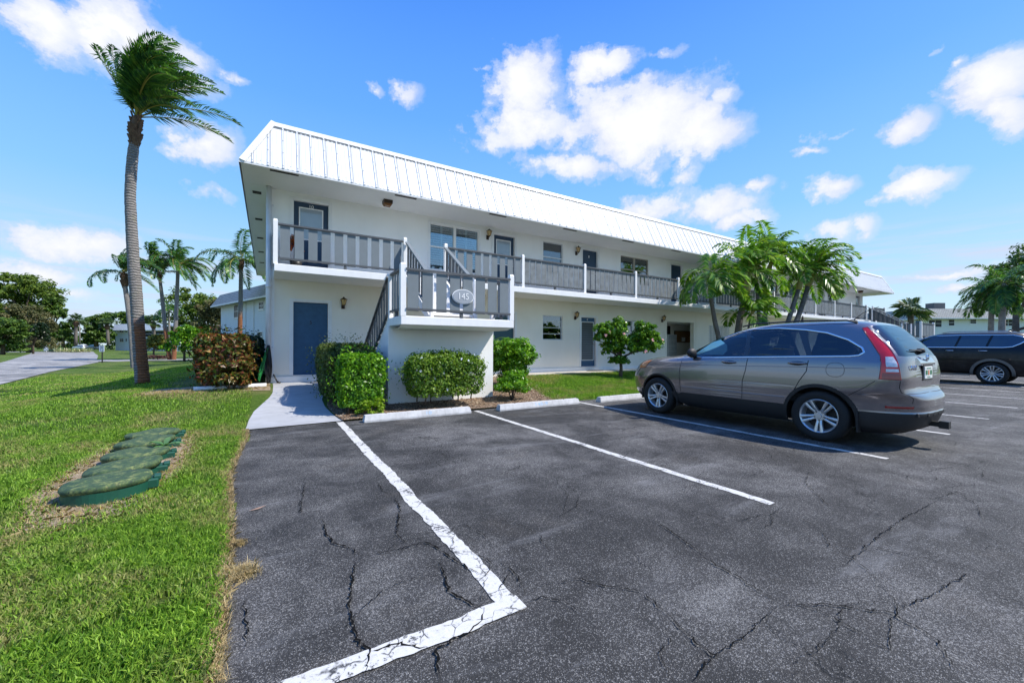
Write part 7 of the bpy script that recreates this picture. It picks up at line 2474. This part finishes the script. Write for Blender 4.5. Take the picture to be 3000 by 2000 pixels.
# the wing of that block that stands end-on, further left
a_ = (77.025, 21.286, 5.386); b2_ = (75.77, 17.366, 5.362)
r, L, H_, ov = block('shaded wing of the grey-roofed block behind the far staircase', a_, b2_, 6, -.1, 5.40, 6.75, .7, .62, mWallC, mShingle,
      [])

# ------------------------------------------------------------------ parking stops
mStop = M('stop_concrete', (0.58, 0.58, 0.585), .8, var=.15, scale=6, bump=.4, col2=(.44, .44, .44), streak=.35)
mRustPin = M('rust_pin', (.10, .05, .03), .8)
mStopB = M('stop_paint_blue', (0.22, 0.45, 0.72), .8, var=.4, scale=30, bump=.2, col2=(.55, .64, .74))


def stop(x0, x1, v, label, text=None, ts=.1, tx=None):
    r = empty('parking_stop', ((x0+x1)/2, v, 0), 0, label, 'parking stop', 'concrete parking stops along the lot edge')
    L = (x1-x0)/2
    prof = [(-.085, 0.002), (-.085, .035), (-.055, .125), (.055, .125), (.085, .035), (.085, 0.002)]
    mb = MB(); vs = [(-L, y, z) for y, z in prof]+[(-L+.0, y, z) for y, z in prof]+[(L, y, z) for y, z in prof]
    n = 6
    vs = [(-L+(.02 if z > .1 else 0), y, z) for y, z in prof]+[(L-(.02 if z > .1 else 0), y, z) for y, z in prof]
    mb.add(vs, [tuple(range(n)), tuple(range(2*n-1, n-1, -1))]+[(i, i+n, (i+1) % n+n, (i+1) % n) for i in range(n)])
    o = mb.build('stop_bar', mStop, r)
    for q in (-.62, .62):
        mb = MB(); mb.tube([(q*L, 0, .12), (q*L, 0, .131)], .014, 8); mb.build('rebar_pin', mRustPin, r)
    if text:
        sl_ = math.atan2(.09, .03)
        Mx = Matrix.Translation(((tx or 0), -.0725, .078)) @ Matrix.Rotation(sl_, 4, 'X')
        lettering(text, ts, Mx, mStopB, r, .001, name='stop_number', sx=1.5)
    return r


stop(1.47, 3.56, 7.50, 'parking stop marked 10 before the wide shrub', '10', .085, .14)
stop(4.19, 6.38, 7.42, 'parking stop marked with smeared blue numbers between the two near lines', '145-9', .105, -.02)
stop(6.99, 8.95, 7.34, 'parking stop in front of the taupe SUV')
stop(9.7, 11.6, 7.40, 'parking stop one bay beyond the taupe SUV')


# ------------------------------------------------------------------ green valve boxes in the lawn
mBoxG = M('box_green', (0.008, 0.085, 0.052), .5, var=.3, scale=5, bump=.1)
mLid, gg, out = newmat('mossy_lid')
tc = gg.n('ShaderNodeTexCoord').outputs['Object']
n1 = gg.noise(tc, 11, 8, .74); n2 = gg.noise(tc, 60, 4, .7)
c = gg.ramp(n1, [(.32, (.012, .04, .022)), (.46, (.035, .075, .03)), (.54, (.08, .125, .04)), (.62, (.22, .24, .08)), (.72, (.06, .09, .04))])
c = gg.mix(gg.ramp(n2, [(.5, 0), (.62, .7)]), c, (.02, .03, .025))
bp = gg.n('ShaderNodeBump', Strength=.5, Distance=.01, Height=n2)
b = gg.n('ShaderNodeBsdfPrincipled', Base_Color=c, Roughness=.75, Normal=bp.outputs[0])
mLid.node_tree.links.new(b.outputs[0], out.inputs[0])
LABS = ['nearest green valve box with the largest mossy lid and open green rim', 'second nearest green valve box in the lawn row', 'middle green valve box of the lawn row', 'fourth green valve box, beside the small leafy weed', 'farthest green valve box of the lawn row']
for k, (bx_, by_) in enumerate([(-1.21, 4.92), (-1.25, 5.57), (-1.29, 6.22), (-1.34, 6.87), (-1.38, 7.50)]):
    z0 = H1(bx_, by_)+(.0, -.04, -.04, -.04, -.04)[k]
    r = empty('valve_box', (bx_, by_, z0), R(8), LABS[k], 'valve box', 'green valve boxes set in the lawn')
    def ring_(a, b, n=40, flat=.0):
        out = []
        for i in range(n):
            t = 2*PI*i/n; x = a*math.cos(t); y = b*math.sin(t)
            out.append((min(x, a*(.86 if flat else 1)), y))
        return out
    a, b = .275, .238
    mb = MB(); mb.prism(ring_(a+.012, b+.012), -.10, .105, 0)
    mb.build('box_body', mBoxG, r)
    # domed lid with a rolled edge, lifted slightly on one side
    mb = MB(); n = 40; rings = [(.98, -.02), (1.0, 0.0), (1.03, .014), (1.0, .034), (.93, .044), (.6, .046), (.0, .040)]
    vs = []
    tl_ = (.02, .045, .015, .04, .02)[k]
    for (s, z) in rings:
        for i in range(n):
            t = 2*PI*i/n; x = a*1.06*s*math.cos(t); y = b*1.06*s*math.sin(t)
            vs.append((x, y, .108+z+tl_*(1+x/a)*.5+(.006*math.sin(3*t+k)+.004*math.sin(5*t))*s))
    m_ = len(rings)
    mb.add(vs, [(j*n+i, j*n+(i+1) % n, (j+1)*n+(i+1) % n, (j+1)*n+i) for j in range(m_-1) for i in range(n)]+[tuple(range(n))[::-1]], 0, True)
    mb.build('lid', mLid, r)
    mb = MB(); mb.bbox(a*.82, a*1.24, -.09, .09, .03, .115, .01); mb.bbox(a*1.1, a*1.3, -.05, .05, .09, .135, .008); mb.build('latch', mBoxG, r)
# the weed
wx, wy, wz = (-1.067, 6.365, 0.15)
r = empty('weed', (wx, wy, wz-.1), 0, 'broad leaved light green weed growing over the fourth valve box', 'plant')
mb = MB(); rr_ = random.Random(8)
for k in range(10):
    a = 2*PI*k*.38; el = rr_.uniform(.15, 1.1); L = rr_.uniform(.14, .22)
    sd = Vector((-math.sin(a), math.cos(a), 0)); vs = []
    for j in range(6):
        t = j/5; p = Vector((math.cos(a)*math.cos(el)*L*t, math.sin(a)*math.cos(el)*L*t, .09+L*(math.sin(el)*t-.35*t*t)))
        w_ = .042*math.sin(PI*min(1, .06+t*.93)); vs += [p-sd*w_+Vector((0, 0, .01)), p, p+sd*w_+Vector((0, 0, .01))]
    mb.add(vs, [(3*j+i, 3*j+i+1, 3*j+i+4, 3*j+i+3) for j in range(5) for i in (0, 1)], 0, True)
mb.build('leaf', mYuc, r)

# ------------------------------------------------------------------ signs on the left
def cam_face(x, y):
    return -math.atan2(x, y)      # turn a facade-facing thing square to the camera side


sx_, sy_, sz_ = (-12.726, 49.945, -0.302)
r = empty('speed_sign', (sx_, sy_, sz_), -YAW-.25, 'white speed limit 15 sign on a black post by the road bend', 'sign')
zt = 1.27-sz_; zl = 0.718-sz_
mb = MB(); mb.box(-.045, .045, .01, .06, -.1, zt-.05); mb.build('sign_post', mBlack, r)
mb = MB(); mb.bbox(-.32, .32, -.012, .009, zl, zt, .004); mb.build('sign_board', mWhite, r)
for tx_, sz2, zz in (('SPEED', .15, .86), ('LIMIT', .14, .65), ('15', .44, .31)):
    lettering(tx_, sz2, Matrix.Translation((0, -.016, zl+(zt-zl)*zz)) @ Matrix.Rotation(PI/2, 4, 'X'), mBlack, r, .001, name='sign_lettering')
yx, yy, yz = (-41.555, 128.464, -0.328)
r = empty('yard_sign', (yx, yy, yz), -YAW, 'small white sign board on a white post left of the planting bed', 'sign')
mb = MB(); mb.box(-.06, .06, 0, .1, 0, 1.45); mb.build('sign_post', mWhite, r)
mb = MB(); mb.box(-.5, .5, -.03, -.001, .25, .75); mb.box(-.45, .5, -.03, -.001, .85, 1.3); mb.build('sign_board', mWhite, r)

# planting bed with striped clumps
mBrom = leafmat('striped_leaf', [(.08, .14, .05), (.30, .36, .18), (.62, .64, .42), (.40, .20, .10)], .45, .3)
for k in range(9):
    px = 150+k*13
    c0 = [(-39.546, 124.895, -0.328), (-38.857, 124.474, -0.328), (-37.601, 122.536, -0.328), (-36.425, 120.646, -0.328), (-35.631, 120.161, -0.328), (-34.775, 119.639, -0.328), (-33.98, 119.154, -0.328), (-33.457, 120.006, -0.328), (-32.975, 120.884, -0.328)][k]
    r = empty('bromeliad', c0, 0, 'clump of pale striped strap leaves in the planting bed at the road bend', 'plant', 'striped clumps in the planting bed')
    Q = []
    for j in range(70):
        a = rng.uniform(0, 2*PI); el = rng.uniform(.3, 1.4); L = rng.uniform(.9, 1.5)
        d = np.array([math.cos(a)*math.cos(el), math.sin(a)*math.cos(el), math.sin(el)]); sd = np.array([-math.sin(a), math.cos(a), 0])*.07
        o = np.array([rng.uniform(-.6, .6), rng.uniform(-.6, .6), 0]); mid = o+d*L*.55; tip = o+d*L+np.array([0, 0, -.25*L])
        Q.append([o, mid-sd, tip, mid+sd])
    leafobj('leaf', np.array(Q).reshape(-1, 3), mBrom, r)

# far parked cars on the left
LV3 = [(0.25, -.80, 3.5, .80, 5, 4), (.35, -.95, 3.6, .86, 5, 4), (.6, -.98, 3.65, .88, 5, 4), (.85, -.95, 3.6, .88, 5, 4), (.98, -.92, 3.2, .87, 5, 4), (1.05, -.90, 2.5, .85, 5, 4), (1.3, -.75, 2.0, .78, 5, 4), (1.52, -.55, 1.5, .70, 4, 3.6), (1.60, -.35, 1.1, .5, 3.4, 3), (1.62, 0, .8, .2, 2.5, 2.5)]
dlo3 = [(2.2, 1.06), (1.9, 1.28), (1.5, 1.46), (.6, 1.50), (-.3, 1.44), (-.62, 1.28), (-.6, 1.08), (0, 1.06)]
p_ = (-43.746, 167.292, -0.328)
simple_car((p_[0], p_[1], p_[2]), WA+PI*.95, 1.0, LV3, .9, .34, 2.6, [], dlo3, 'small slate blue SUV parked far away before the trees at left', mBlueCar, .22, half=.88)
p_ = (-48.935, 176.317, -0.328)
simple_car((p_[0], p_[1], p_[2]), WA+PI*.98, .95, LV3, .9, .34, 2.6, [], dlo3, 'white car parked far away left of the slate blue SUV', mWhiteCar, .22, half=.88)
